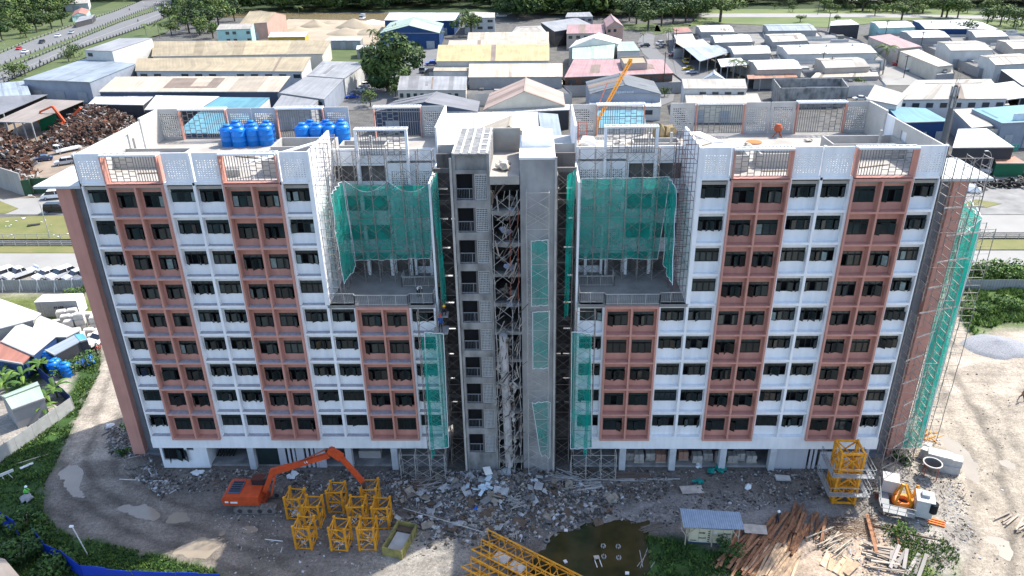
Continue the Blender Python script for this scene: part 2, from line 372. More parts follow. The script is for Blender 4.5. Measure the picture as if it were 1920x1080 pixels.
# perforated parapets, pergola screens
def vent_mesh(wd, ht, mx=.25, b=.55, t=.6, nx=12, nz=11, th=.12, side=1, seed=3, hf=(.30, .42, .5)):
    rr = random.Random(seed); m = MB()
    cw = (wd-2*mx)/nx; ch = (ht-b-t)/nz
    def hole(i, j):
        hs = rr.choice(hf); c = (mx+cw*(i+.5), b+ch*(j+.5)); return (c[0]-cw*hs*.62, c[0]+cw*hs*.62, c[1]-ch*hs*.62, c[1]+ch*hs*.62)
    for Y in (0, th):
        for a in ((0, wd, 0, b), (0, wd, ht-t, ht), (0, mx, b, ht-t), (wd-mx, wd, b, ht-t)):
            m.face([(a[0], Y, a[2]), (a[1], Y, a[2]), (a[1], Y, a[3]), (a[0], Y, a[3])])
    for i in range(nx):
        for j in range(nz):
            if (j % 4 == 3 and rr.random() < .25): pass
            x0, x1, z0, z1 = mx+cw*i, mx+cw*(i+1), b+ch*j, b+ch*(j+1)
            a, bb, c, d = hole(i, j)
            for Y in (0, th):
                for q in ((x0, x1, z0, c), (x0, x1, d, z1), (x0, a, c, d), (bb, x1, c, d)):
                    m.face([(q[0], Y, q[2]), (q[1], Y, q[2]), (q[1], Y, q[3]), (q[0], Y, q[3])])
            m.face([(a, 0, c), (bb, 0, c), (bb, th, c), (a, th, c)]); m.face([(a, 0, d), (a, th, d), (bb, th, d), (bb, 0, d)])
            m.face([(a, 0, c), (a, th, c), (a, th, d), (a, 0, d)]); m.face([(bb, 0, c), (bb, 0, d), (bb, th, d), (bb, th, c)])
    m.box(0, wd, 0, th, ht, ht+.02).box(-.02, 0, 0, th, 0, ht).box(wd, wd+.02, 0, th, 0, ht)
    return m
grey_r = M('back_parapet_shade_grey', (.44, .43, .41), .9, .12, .6)  # shade on the parapet's camera side is put into this grey
ventw = vent_mesh(2.44, 2.9, nx=8, nz=9, hf=(.26, .34, .38)).mesh('vent_panel', white)
ventg = vent_mesh(2.55, 3.3, b=.3, t=.5, nx=9, nz=11, seed=8, hf=(.4, .55, .6)).mesh('vent_panel', grey_r)
def screen_mesh(wd, ht, flip):
    m = MB(); h = .045; n = 8; half = wd*.52
    m.box(0, wd, 0, h, 0, .05).box(0, wd, 0, h, ht-.05, ht).box(0, .05, 0, h, 0, ht).box(wd-.05, wd, 0, h, 0, ht)
    for i in range(1, 9): X = half+(wd-half)*i/9; m.box(X-.03, X+.03, .003, h-.003, .05, ht-.05)
    m.box(half, wd, .01, .03, ht*.52, ht*.52+.04)
    for i in range(1, 5): X = half*i/4; m.box(X-.03, X+.03, .003, h-.003, .05, ht-.05)
    for i in range(4):
        for j in range(5):
            z = .3+(ht-.3)*(j+(.5 if i % 2 else 0))/5
            if z < ht-.1: m.box(half*i/4, half*(i+1)/4, .004, h-.004, z-.028, z+.028)
    if flip: m.v = [(wd-x, y, z) for x, y, z in m.v]
    return m.mesh('screen', M('screen_grey_metal', (.17, .17, .175), .5, .1))
def pergola_mesh(wd, dp, flip):
    m = MB(); m.box(0, wd, 0, .12, 0, .16).box(0, wd, dp-.1, dp, 0, .16).box(0, wd, dp/2-.04, dp/2+.04, .02, .14)
    xs = [wd*.45*i/4 for i in range(5)]+[wd*.45+wd*.55*i/9 for i in range(1, 10)]
    for X in xs: m.box(max(0, X-.05), min(wd, X+.05), .12, dp-.1, .01, .15)
    if flip: m.v = [(wd-x, y, z) for x, y, z in m.v]
    return m.mesh('pergola', wmet)
scr = {f: screen_mesh(PW-.5, 2.45, f) for f in (0, 1)}; prg = {f: pergola_mesh(PW, .95, f) for f in (0, 1)}
scb = {f: screen_mesh(PW-.5, 3.0, f) for f in (0, 1)}
for i, (xs, rows) in enumerate(P):
    fl = i % 2
    if rows == 9:
        link('pergola', prg[fl], bld, (xs, 0, 34.78)); link('screen', scr[fl], bld, (xs+.25, .62, 32.3))
        m = MB().box(xs, xs+.12, 0, .95, 32.28, 34.78).box(xs+PW-.12, xs+PW, 0, .95, 32.28, 34.78).box(xs, xs+PW, 0, .75, 32.285, 32.3)
        m.build('salmon_reveal', pink, bld)
    else:        # set back over the terrace recess
        link('pergola', prg[1-fl], bld, (xs, 6.9, 35.1)); link('screen', scr[1-fl], bld, (xs+.25, 7.4, 32.6))
        for a in (xs, xs+PW-.25): MB().box(a, a+.25, 6.95, 7.35, 20, 35.1).build('white_post', white, bld)
    link('pergola', prg[fl], bld, (xs, 16.55, 35.1)); link('screen', scb[fl], bld, (xs+.25, 16.9, 32.0))
    m = MB().box(xs+.004, xs+.09, 16.6, 17.1, 31.9, 35.1).box(xs+PW-.09, xs+PW-.004, 16.6, 17.1, 31.9, 35.1); m.build('salmon_reveal', pink, bld)
for s in (-1, 1):
    for x0 in (35.6, 27.76, 25.04, 17.25):
        X = x0 if s > 0 else -x0-2.44
        link('vent_panel', ventw, bld, (X, .42, 32.05))
    for x in (38.07, 27.74, 19.9): MB().box(s*x-.1 if x < 38 else s*x, s*x+.1 if x < 38 else s*(x-.15), .3, .75, 32.0, 35.0).build('white_fin', white, bld)
    MB().box(s*17.2, s*17.0, .3, 7.7, 19.9, 35.0).build('recess_side_wall', white, bld)
    for x0 in (35.5, 27.76, 25.1, 17.2, 14.55, 6.8):
        X = x0 if s > 0 else -x0-2.55
        if x0 == 14.55 and s > 0: continue
        if x0 == 14.55: continue
        link('vent_panel', ventg, bld, (X, 16.9, 31.9))
    if s < 0 or True: link('vent_panel', ventg, bld, ((17.2 if s > 0 else -17.2-2.55), 16.9, 31.9)) if False else None
    for x0 in (17.25,): pass
    m = MB().box(s*6.8, s*6.6, 1.0, 17, 19.6 if False else 4.1, 31.8)
    m.box(s*6.8, s*6.62, 7.7, 17, 31.8, 35.2)
    m.build('gap_side_wall', white, bld)
    # roof side walls
    rw = M('roof_wall_cream', (.50, .48, .44), .9, .1, .8)
    for q in (((.6, 9.2, 31.9, 34.9), (9.2, 9.9, 34.3, 34.9), (9.9, 11.0, 31.9, 34.9), (12.8, 17, 31.9, 35.2)) if s < 0 else ((.6, 7.6, 31.9, 34.9), (7.6, 8.8, 34.2, 34.9), (8.8, 10.4, 31.9, 34.9), (12.6, 17, 31.9, 35.2))):
        MB().box(s*38.07, s*37.85, *q).build('roof_side_wall', rw, bld)
# low upstand walls on the roofs
def upstand(x0, x1, y0, y1, z1, nm='roof_upstand'):
    m = MB(); t = .15; z = 31.9
    m.box(x0, x1, y0, y0+t, z, z1).box(x0, x1, y1-t, y1, z, z1).box(x0, x0+t, y0+t, y1-t, z, z1).box(x1-t, x1, y0+t, y1-t, z, z1)
    m.build(nm, M('upstand_grey', (.40, .385, .36), .9, .12, .8), bld)
upstand(-37.8, -31.0, 6.2, 8.6, 33.2); upstand(-22.4, -17.3, 3.2, 6.0, 33.4); upstand(17.3, 22.2, 3.4, 6.4, 33.4)
upstand(31.0, 37.8, 7.2, 10.4, 33.3); upstand(-16.6, -12.0, 9.2, 11.2, 33.1); upstand(12.4, 17.0, 9.0, 11.0, 33.1)
upstand(-23.4, -17.5, 9.0, 12.6, 33.1); upstand(23.5, 30.0, 4.5, 6.8, 33.2); upstand(-30, -24.6, 3.2, 3.6, 32.7)
m = MB()
for X in (-36.8, -14.6, -13.3, 13.9, 16.0, 36.0): MB().bar((X, 8.8, 31.9), (X, 8.8, 34.2), .22).build('stub_post', concl, bld)

# recess walls above the terraces
for s in (-1, 1):
    m = MB(); m.box(s*17.2, s*6.8, 7.6, 7.75, 31.75, 33.2)
    def rx(a, b): return (a, b) if s > 0 else (-b, -a)
    for k in range(5, 9):
        z0 = zf(k)+.28; z1 = z0+1.45
        # openings on the outer side, perforated panels on the inner side
        for a, b in ((11.9, 14.3), (14.7, 17.0)):
            x0, x1 = rx(a, b)
            if k > 5: m.box(x0, x1, 7.6, 7.75, zf(k)-.35, zf(k)+.95)
            m.box(x0, x1, 7.6, 7.75, zf(k)+2.55, zf(k+1)-.35)
        for a, b in ((14.3, 14.7), (17.0, 17.2), (11.6, 11.9), (6.8, 6.9)):
            x0, x1 = rx(a, b); m.box(x0, x1, 7.58, 7.76, zf(k)-.1, zf(k+1)-.1)
        if k == 5:
            x0, x1 = rx(6.9, 11.6); m.box(x0, x1, 7.6, 7.75, zf(k)+2.4, zf(k+1)-.1)
            x0, x1 = rx(6.9, 9.4); m.box(x0, x1, 7.6, 7.75, zf(k)-.3, zf(k)+1.0)
    m.build('recess_wall', white, bld)
    vp = vent_mesh(2.3, 3.08, b=.3, t=1.0, nx=9, nz=8, seed=5, hf=(.35, .45, .5)).mesh('vent_panel', white)
    for k in range(6, 9):
        for a in (6.95, 9.28): link('vent_panel', vp, bld, (a if s > 0 else -a-2.3, 7.6, zf(k)-.08))
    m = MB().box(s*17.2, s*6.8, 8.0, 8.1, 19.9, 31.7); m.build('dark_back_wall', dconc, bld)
    for X in (12.0, 10.0, 7.9): MB().box(s*X-.14, s*X+.14, 7.0, 7.25, 19.9, 23.0).build('white_post', white, bld)
# terrace railings
def railing(name, pts, h=1.1, step=.16, parent=None, mat=steelp):
    m = MB()
    for a, b in zip(pts, pts[1:]):
        a, b = Vector(a), Vector(b); L = (b-a).length; n = max(1, int(L/step))
        m.bar(a+Vector((0, 0, h)), b+Vector((0, 0, h)), .07); m.bar(a+Vector((0, 0, .12)), b+Vector((0, 0, .12)), .05)
        for i in range(n+1):
            p = a+(b-a)*i/n; big = i % 8 == 0 or i == n
            m.bar(p, p+Vector((0, 0, h)), .06 if big else .022, n=3 if not big else 4)
    return m.build(name, mat, parent)
for s in (-1, 1):
    railing('railing', [(s*16.9, .55, 19.92), (s*14.6, .55, 19.92), (s*14.5, .2, 19.92), (s*9.4, .2, 19.92), (s*9.3, .55, 19.92), (s*7.0, .55, 19.92), (s*6.9, 6.0, 19.92)], parent=bld)
    railing('railing', [(s*10.6, 5.9, 19.92), (s*10.6, 4.3, 19.92), (s*7.1, 4.3, 19.92)], parent=bld)
# ---------------------------------------------------------------- core
ZB = 2.62                                       # first landing edge
m = MB()                                        # stair tower
m.box(-4.45, -4.2, .0, 9, 0, 34.6).box(-1.45, -1.2, .0, 9, 0, 34.6).box(-4.2, -1.45, 8.8, 9, 0, 34.6)
m.box(-4.2, -1.45, .25, .4, 33.3, 34.6).box(-4.2, -1.45, .05, .3, 0, 2.0).box(-4.2, -1.45, .02, .4, 32.95, 33.3)
for k in range(10):
    z = ZB+FH*k; m.box(-4.2, -1.45, .0, .35, z-.72, z)
m.build('stair_tower', conc, bld)
m = MB()
for k in range(10): z = ZB+FH*k; m.box(-2.75, -2.57, .05, .3, z, z+2.38)
m.mat(1).box(-4.2, -1.45, .75, .85, 0, 34)  # near-black sheet puts the stairwell's shade into colour behind openings and panel holes
m.build('stair_tower_posts_and_shade_sheet', [dconc, dark], bld)
vst = vent_mesh(1.1, 2.38, mx=.05, b=.08, t=.12, nx=7, nz=12, seed=9, hf=(.5, .55)).mesh('vent_panel', streaked('vent_block_grey', (.46, .46, .45), (.36, .36, .35), .5))
for k in range(10):
    z = ZB+FH*k
    link('vent_panel', vst, bld, (-2.55, .12, z)); railing('stair_railing', [(-4.2, .12, z), (-2.75, .12, z)], 1.05, .14, bld, M('rail_grey', (.20, .21, .23), .6))
m = MB().box(-4.45, -1.2, 0, 9, 34.6, 34.75); m.build('tower_roof', M('bitumen_roof', (.10, .10, .10), .9, .3, 2, c2=(.30, .30, .29), detail=8), bld)
m = MB()
for X in (-4.45, -3.75, -3.0, -2.2, -1.5): m.box(X, X+.16, .1, 8.9, 34.75, 34.82)
for Y in (1, 2.8, 4.6, 6.6): m.box(-2.04, -1.5, Y, Y+.2, 34.75, 34.81)
m.build('roof_rib', M('rib_pale', (.62, .61, .59), .9, .15, 3), bld)
m = MB().box(1.45, 4.5, 0, 7.5, 0, 34.2); m.build('lift_shaft', streaked('shaft_concrete', (.38, .37, .36), (.20, .20, .205), .8, sx=.7), bld)
m = MB().box(1.40, 4.55, -.05, 7.5, 34.2, 34.4).box(1.6, 4.4, 3.2, 7.6, 34.4, 35.0); m.build('shaft_roof', M('bright_screed', (.82, .80, .76), .85, .08), bld)
m = MB()                                        # broken middle bay
m.box(-1.2, 1.4, .3, 8, 32.4, 32.7).box(-1.2, 1.4, -.15, .35, 32.0, 32.75).box(-1.2, 1.4, 7.9, 8.1, 32.7, 35)
m.build('top_slab', roofm, bld)
m = MB()
for k in range(10): z = 1.5+FH*k; m.box(-1.2, 1.45, .9, 6, z-.35, z)
m.box(-1.2, 1.45, 5.9, 6.0, 0, 32); m.build('inner_slab', dconc, bld)
m = MB()
for k in range(10):
    z = 1.5+FH*k
    MB().prism([(-1.2, .2, z-.3), (.2, .35, z-.35-R.random()*.3), (1.45, .2, z-.3), (1.45, .2, z), (.3, .3, z+.06), (-1.2, .2, z)], (0, .5, 0)).build('broken_edge_beam', conc, bld)
m = MB(); m.bar((-.05, -.35, 1.2), (-.35, -.4, 17.0), .85, n=8); m.build('rubble_chute', M('chute_grey', (.45, .43, .42), .8, .15, 2), bld)
# gaps between wings and core: dark shaft with floor beams and slots of daylight
for s in (-1, 1):
    MB().bar((s*4.6, -.05, 0), (s*4.6, -.05, 34.4), .2).build('pale_corner_strip', concl, bld)
    m = MB(); x0, x1 = s*4.5, s*6.62
    zs = [0.]+[1.5+FH*k for k in range(1, 11)]
    for a, b in zip(zs, zs[1:]): m.box(x0, x1, 6.2, 6.4, a+(.24 if a else 0), b).box(x0+s*R.uniform(.2, 1), x0+s*R.uniform(1.1, 1.6), 6.15, 6.2, a-.1, a+.3)
    m.box(x0, x1, 6.2, 6.4, zs[-1], 33.0)
    for z in zs[1:]: m.box(x0, x1, 3.4, 3.7, z-.5, z-.1).box(x0, x0+s*.3, .9, 6.2, z-.45, z-.1)
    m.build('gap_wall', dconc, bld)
    m = MB().box(s*4.5, s*6.8, 8.0, 8.15, 31.8, 33.4).box(s*4.5, s*6.8, 7.6, 17, 31.6, 31.9); m.build('roof_upstand', grey_r, bld)
MB().box(-4.5, 4.5, 8.2, 16.8, 31.6, 31.9).build('roof_deck', roofm, bld)
# ================================================================== terrain
def ATX(px, py, X):
    d = FWD + RT*((px-960)/FPX) - UP*((py-540)/FPX)
    return CAM + d*((X-CAM.x)/d.x)
def poly(pts, z=0.0): return [(p.x, p.y) for p in (AT(a, b, z) for a, b in pts)]
def inpoly(x, y, pg):
    c = False; j = len(pg)-1
    for i in range(len(pg)):
        xi, yi = pg[i]; xj, yj = pg[j]
        if (yi > y) != (yj > y) and x < (xj-xi)*(y-yi)/(yj-yi)+xi: c = not c
        j = i
    return c
def pdist(x, y, pg):
    """signed distance to polygon edge, positive inside"""
    d = 1e9; n = len(pg)
    for i in range(n):
        x1, y1 = pg[i]; x2, y2 = pg[(i+1) % n]; dx, dy = x2-x1, y2-y1
        t = max(0, min(1, ((x-x1)*dx+(y-y1)*dy)/(dx*dx+dy*dy+1e-9))); e = (x-x1-t*dx)**2+(y-y1-t*dy)**2
        if e < d: d = e
    d = sqrt(d); return d if inpoly(x, y, pg) else -d
from mathutils import noise as mn
def nz(x, y, s, o=0): return mn.noise(Vector((x*s+o, y*s-o, o*.7)))
POND = poly([(985, 1095), (1008, 1045), (1040, 1003), (1085, 986), (1150, 978), (1212, 976), (1212, 1010), (1214, 1050), (1220, 1095)])
PUD = [poly(q) for q in (
 [(110, 885), (128, 868), (150, 872), (158, 888), (150, 912), (160, 930), (150, 938), (118, 912)],
 [(220, 952), (240, 943), (275, 946), (300, 958), (305, 968), (290, 978), (262, 972), (235, 966)],
 [(312, 968), (325, 957), (345, 958), (360, 970), (355, 978), (330, 984), (308, 978)],
 [(320, 1034), (345, 1018), (385, 1004), (420, 1006), (425, 1016), (405, 1038), (385, 1050), (350, 1045)],
 [(1748, 812), (1775, 812), (1815, 842), (1832, 868), (1842, 905), (1838, 915), (1815, 895), (1790, 870), (1775, 845)],
 [(1845, 1005), (1865, 998), (1893, 1015), (1905, 1042), (1895, 1055), (1872, 1040)],
 [(1865, 862), (1890, 858), (1912, 872), (1905, 885), (1880, 874)],
 [(400, 1000), (415, 992), (440, 990), (462, 998), (450, 1010), (420, 1008)],
 [(436, 998), (452, 984), (480, 980), (500, 990), (480, 1002)])]
MND = Vector((0, -1.5))
def H(x, y):
    h = .10*nz(x, y, .35)+.05*nz(x, y, 1.3, 5)
    if y < 25 and abs(x) < 75:
        d = sqrt(((x-.3)/9)**2+((y+2.2)/3.6)**2); h += .95*max(0, 1-d)**1.3*(1+.5*nz(x, y, 1.1, 2))
        d = sqrt(((x+41)/2.6)**2+((y-1.2)/2.4)**2); h += .5*max(0, 1-d)
        d = sqrt(((x-40)/5)**2+((y-.5)/3)**2); h += .3*max(0, 1-d)
        for pg, dp in [(POND, .55)]+[(q, .10) for q in PUD]:
            cx, cy = pg[0]
            if abs(x-cx) < 16 and abs(y-cy) < 16:
                d = pdist(x, y, pg)+.15+.45*nz(x, y, .9, 7)+.25*nz(x, y, 2.3, 1)
                if d > -.6: h = h*max(0, min(1, -d/.6)) - dp*max(0, min(1, (d+.1)/.7))
        if -38 < x < 38 and .4 < y < 17: h = min(h, -.05)
    elif y > 30: h *= .5
    return h
SAND, MUD, PALE, GRASS, LAWN, GREY, LIME = (.31, .265, .21), (.148, .130, .112), (.27, .245, .21), (.035, .075, .018), (.11, .135, .035), (.10, .097, .09), (.07, .115, .03)
ZN = [(poly([(0, 862), (60, 830), (100, 790), (140, 715), (150, 650), (190, 655), (187, 700), (150, 765), (118, 845), (85, 905), (80, 960), (120, 1000), (200, 1020), (290, 1040), (380, 1060), (425, 1075), (430, 1110), (-60, 1110)]), GRASS, .8),
      (poly([(1210, 1000), (1290, 1010), (1420, 1045), (1385, 1100), (1212, 1100)]), GRASS, .8),
      (poly([(0, 735), (60, 735), (100, 690), (60, 650), (0, 640)]), GRASS, .8),
      (poly([(560, 800), (640, 800), (640, 820), (560, 810)]), GRASS, .5),
      (poly([(1800, 505), (1990, 505), (1990, 612), (1880, 610), (1830, 640), (1800, 600)]), LIME, 1.2),
      (poly([(1650, 985), (1745, 985), (1800, 1040), (1790, 1090), (1700, 1090)]), (.13, .17, .05), 1.0),
      (poly([(1600, 980), (1700, 975), (1700, 1095), (1320, 1095)]), (.36, .28, .21), 1.2),
      (poly([(1690, 862), (1740, 860), (1800, 940), (1830, 1000), (1780, 1095), (1700, 1000), (1620, 985), (1640, 900)]), (.27, .245, .21), 1.2),
      (poly([(-200, 546), (212, 546), (215, 605), (-200, 600)]), LAWN, 1)]
ZL = poly([(215, 770), (245, 800), (230, 850), (260, 890), (330, 940), (450, 990), (560, 1085), (400, 1085), (300, 1045), (160, 1005), (95, 945), (120, 860), (165, 765), (195, 690), (205, 640), (190, 600), (225, 600)])
TRK = poly([(215, 630), (196, 700), (178, 770), (150, 850), (170, 915), (250, 965), (380, 1010), (520, 1065), (640, 1110)])
def trk_d(x, y, T=None):
    e = 1e9; sgn = 0; T = T or TRK
    for (x1, y1), (x2, y2) in zip(T, T[1:]):
        dx, dy = x2-x1, y2-y1; t = max(0, min(1, ((x-x1)*dx+(y-y1)*dy)/(dx*dx+dy*dy))); px, py = x-x1-t*dx, y-y1-t*dy; q = px*px+py*py
        if q < e: e = q; sgn = 1 if dx*py-dy*px > 0 else -1
    return sgn*sqrt(e)
TRK2 = poly([(1780, 700), (1830, 790), (1862, 870), (1880, 960), (1870, 1100)])
def zone(x, y):
    t = max(0, min(1, (x-35)/6+.25*nz(x, y, .3))); t = t*t*(3-2*t)
    c = [a+(b-a)*t for a, b in zip(MUD, SAND)]
    t2 = max(0, min(1, (-x-43)/4)); 
    if y > 3: c = [a+(b-a)*t2 for a, b in zip(c, PALE)]
    d = pdist(x, y, ZL) if x < -18 else -9
    if d > -1.2:
        k = max(0, min(1, (d+1.2+.8*nz(x, y, .5))/1.6)); g = (.20, .17, .14) if y < 2 else (.31, .27, .22); td = trk_d(x, y)+.5*nz(x, y, .25, 2); rut = 1-.42*max(0, sin(td*2.6+nz(x, y, .4, 8)))*(1 if abs(td) < 5 else 0); g = tuple(v*rut for v in g); c = [a+(b-a)*k for a, b in zip(c, g)]
    if x > 38 and y < 20:
        td = trk_d(x, y, TRK2)+.7*nz(x, y, .25, 2); k = 1-.5*max(0, sin(td*2.2+nz(x, y, .5, 8)*1.5))*max(0, 1-abs(td)/5)-.22*max(0, nz(x, y, .22, 11)); c = [v*k for v in c]
    # paler soil tone blended in: one oval mid-front, one along the right half
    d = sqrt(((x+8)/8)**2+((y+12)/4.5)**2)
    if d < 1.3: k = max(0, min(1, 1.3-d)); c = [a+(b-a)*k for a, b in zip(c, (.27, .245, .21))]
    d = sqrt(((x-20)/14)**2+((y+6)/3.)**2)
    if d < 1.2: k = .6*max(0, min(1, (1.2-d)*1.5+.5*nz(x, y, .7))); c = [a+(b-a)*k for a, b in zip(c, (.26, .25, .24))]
    for pg, g, s in ZN:
        d = pdist(x, y, pg)
        if d > -s:
            k = max(0, min(1, (d/s+.5+.9*nz(x, y, .6, 3)))); c = [a+(b-a)*k for a, b in zip(c, g)]
    if y > 48 or (abs(x) < 60 and y > 24):
        k = min(1, max(0, (y-24)/6 if abs(x) < 60 else (y-48)/4)); c = [a+(b-a)*k for a, b in zip(c, GREY)]
    return c
def axis(lo, flo, fhi, hi, fs, gr):
    a = []; t = flo
    while t < fhi: a.append(t); t += fs
    a.append(fhi); s = fs; t = fhi
    while t < hi: s = min(s*gr, 60); t += s; a.append(t)
    s = fs; t = flo; b = []
    while t > lo: s = min(s*gr, 60); t -= s; b.append(t)
    return b[::-1]+a
xs = axis(-1200, -60, 60, 1200, .4, 1.25); ys = axis(-60, -16, 21, 2000, .4, 1.18)
gv = []; gc = []
for yy in ys:
    for xx in xs:
        gv.append((xx, yy, H(xx, yy))); gc += [*zone(xx, yy), 1.0]
nx_ = len(xs); gf = [(j*nx_+i, j*nx_+i+1, (j+1)*nx_+i+1, (j+1)*nx_+i) for j in range(len(ys)-1) for i in range(nx_-1)]
me = bpy.data.meshes.new('ground'); me.from_pydata(gv, [], gf)
ca = me.color_attributes.new("soil", 'FLOAT_COLOR', 'POINT'); ca.data.foreach_set("color", gc)
gm = bpy.data.materials.new('site_soil'); gm.use_nodes = True; n = gm.node_tree; b = n.nodes["Principled BSDF"]; b.inputs["Roughness"].default_value = .9; b.inputs["Specular IOR Level"].default_value = .25
at = n.nodes.new("ShaderNodeAttribute"); at.attribute_name = "soil"; g = n.nodes.new("ShaderNodeNewGeometry")
def gnoise(sc_, lo, hi, p0, p1, dt=6, mp=None):
    a = n.nodes.new("ShaderNodeTexNoise"); a.inputs["Scale"].default_value = sc_; a.inputs["Detail"].default_value = dt; a.inputs["Roughness"].default_value = .68
    if mp:
        q = n.nodes.new("ShaderNodeMapping"); q.inputs["Scale"].default_value = mp; q.inputs["Rotation"].default_value = (0, 0, radians(-28)); n.links.new(g.outputs["Position"], q.inputs[0]); n.links.new(q.outputs[0], a.inputs["Vector"])
    else: n.links.new(g.outputs["Position"], a.inputs["Vector"])
    r = n.nodes.new("ShaderNodeMapRange"); r.inputs["From Min"].default_value = p0; r.inputs["From Max"].default_value = p1; r.inputs["To Min"].default_value = lo; r.inputs["To Max"].default_value = hi
    n.links.new(a.outputs["Fac"], r.inputs[0]); return r.outputs[0], a.outputs["Fac"]
v1, _ = gnoise(.28, .66, 1.28, .34, .66, 9); v2, f2 = gnoise(3.2, .72, 1.3, .32, .68); v3, _ = gnoise(.5, .86, 1.12, .35, .65, 5, (.5, 2.0, 1)); v4, _ = gnoise(9, .62, 1.42, .3, .7)
def mul(a, b_):
    k = n.nodes.new("ShaderNodeMath"); k.operation = 'MULTIPLY'; n.links.new(a, k.inputs[0]); n.links.new(b_, k.inputs[1]); return k.outputs[0]
tot = mul(mul(v1, v2), mul(v3, v4)); vm = n.nodes.new("ShaderNodeVectorMath"); vm.operation = 'SCALE'; n.links.new(at.outputs["Color"], vm.inputs[0]); n.links.new(tot, vm.inputs["Scale"])
n.links.new(vm.outputs[0], b.inputs["Base Color"])
bp = n.nodes.new("ShaderNodeBump"); bp.inputs["Strength"].default_value = .6; bp.inputs["Distance"].default_value = .12; n.links.new(f2, bp.inputs["Height"]); n.links.new(bp.outputs[0], b.inputs["Normal"])
me.materials.append(gm); me.polygons.foreach_set("use_smooth", [True]*len(me.polygons)); link('ground', me, kind='structure')
# water
wat = M('muddy_puddle_water', (.30, .25, .19), .12, .1, .4, spec=.6); pw = M('pond_water', (.022, .026, .010), .12, .3, .22, spec=.35, c2=(.075, .055, .022), detail=3, thr=(.42, .75))
def sheet(name, pts, z, mat, kind='structure', **kw):
    m = MB(); m.face([(x, y, z) for x, y in pts]); o = m.build(name, mat); tag(o, kind=kind, **kw); return o
def grow(q, f=1.12):
    cx_, cy_ = sum(a[0] for a in q)/len(q), sum(a[1] for a in q)/len(q); return [(cx_+(a-cx_)*f, cy_+(b-cy_)*f) for a, b in q]
sheet('pond_water', grow(POND, 1.15), -.10, pw)
for i, q in enumerate(PUD): sheet('puddle_water', grow(q, 1.25), -.045-.003*i, M('pale_mud_water', (.25, .215, .17), .25, .1, .4, spec=.4) if i in (4, 5, 6) else wat)

# ================================================================== scaffolds and nets
def scaffold(label, org, ang, nb, nl, dep=1.1, bw=1.5, lh=1.7, group='tube scaffolds on the block', mats=None, braceback=False, skip=.0, lean=0):
    t = thing('scaffold', label, 'scaffold', org, ang, group)
    ms = mats or steel
    key = (dep, bw, lh, ms.name)
    if key not in scaffold.c:
        f = MB(); f.bar((0, 0, 0), (0, 0, lh), .065).bar((0, dep, 0), (0, dep, lh), .055).bar((0, 0, lh-.08), (0, dep, lh-.08), .05).bar((0, 0, lh*.45), (0, dep, lh*.45), .035).bar((0, dep*.3, lh*.45), (0, dep*.3, lh-.08), .03)
        b_ = MB(); b_.bar((0, 0, .2), (bw, 0, lh-.25), .026).bar((0, 0, lh-.25), (bw, 0, .2), .026)
        l_ = MB(); l_.bar((0, 0, lh), (bw, 0, lh), .04)
        scaffold.c[key] = (f.mesh('scaffold_frame', ms), b_.mesh('cross_brace', ms), l_.mesh('ledger', ms))
    f, b_, l_ = scaffold.c[key]
    for k in range(nl):
        for i in range(nb+1):
            if R.random() < skip: continue
            link('scaffold_frame', f, t, (i*bw, R.uniform(-.02, .02), k*lh), (0, 0, R.uniform(-.05, .05)))
            if i < nb:
                link('cross_brace', b_, t, (i*bw, -.02, k*lh))
                if (i+k) % 2 == 0: link('cross_brace', b_, t, (i*bw, dep+.02, k*lh))
                if k % 2: link('ledger', l_, t, (i*bw, 0, k*lh))
    return t
scaffold.c = {}
def drape(name, label, p00, p10, p11, p01, mat, nx=14, nz_=14, amp=.16, jag=.25, cat='net', group='green debris nets', seed=0, sag=0, trim=True):
    """hanging net between four corners (bottom left, bottom right, top right, top left)"""
    rr = random.Random(seed); m = MB(); a, b_, c, d = map(Vector, (p00, p10, p11, p01))
    nrm = (b_-a).cross(d-a).normalized(); g = []
    for j in range(nz_+1):
        row = []
        for i in range(nx+1):
            u, v = i/nx, j/nz_; p = (a*(1-u)+b_*u)*(1-v)+(d*(1-u)+c*u)*v
            p = p+nrm*(amp*mn.noise(Vector((u*7+seed, v*3, seed)))*2+amp*.5*sin(u*21+seed+v*2))
            if j == nz_: p.z -= abs(sag*sin(u*pi*2))+jag*rr.random()*.4
            if j == 0: p.z += jag*rr.uniform(-.5, .5)
            row.append(p)
        g.append(row)
    for j in range(nz_):
        for i in range(nx): m.face([g[j][i], g[j][i+1], g[j+1][i+1], g[j+1][i]])
    o = m.build(name, mat, smooth=True); tag(o, label, cat, group)
    if trim:
        e = MB(); pts = g[0]+[r[-1] for r in g][1:]+g[-1][::-1][1:]+[r[0] for r in g][::-1][1:]
        for p, q in zip(pts, pts[1:]): e.bar(p, q, .05)
        e.build('white_edge_rope', wmet, o)
    return o
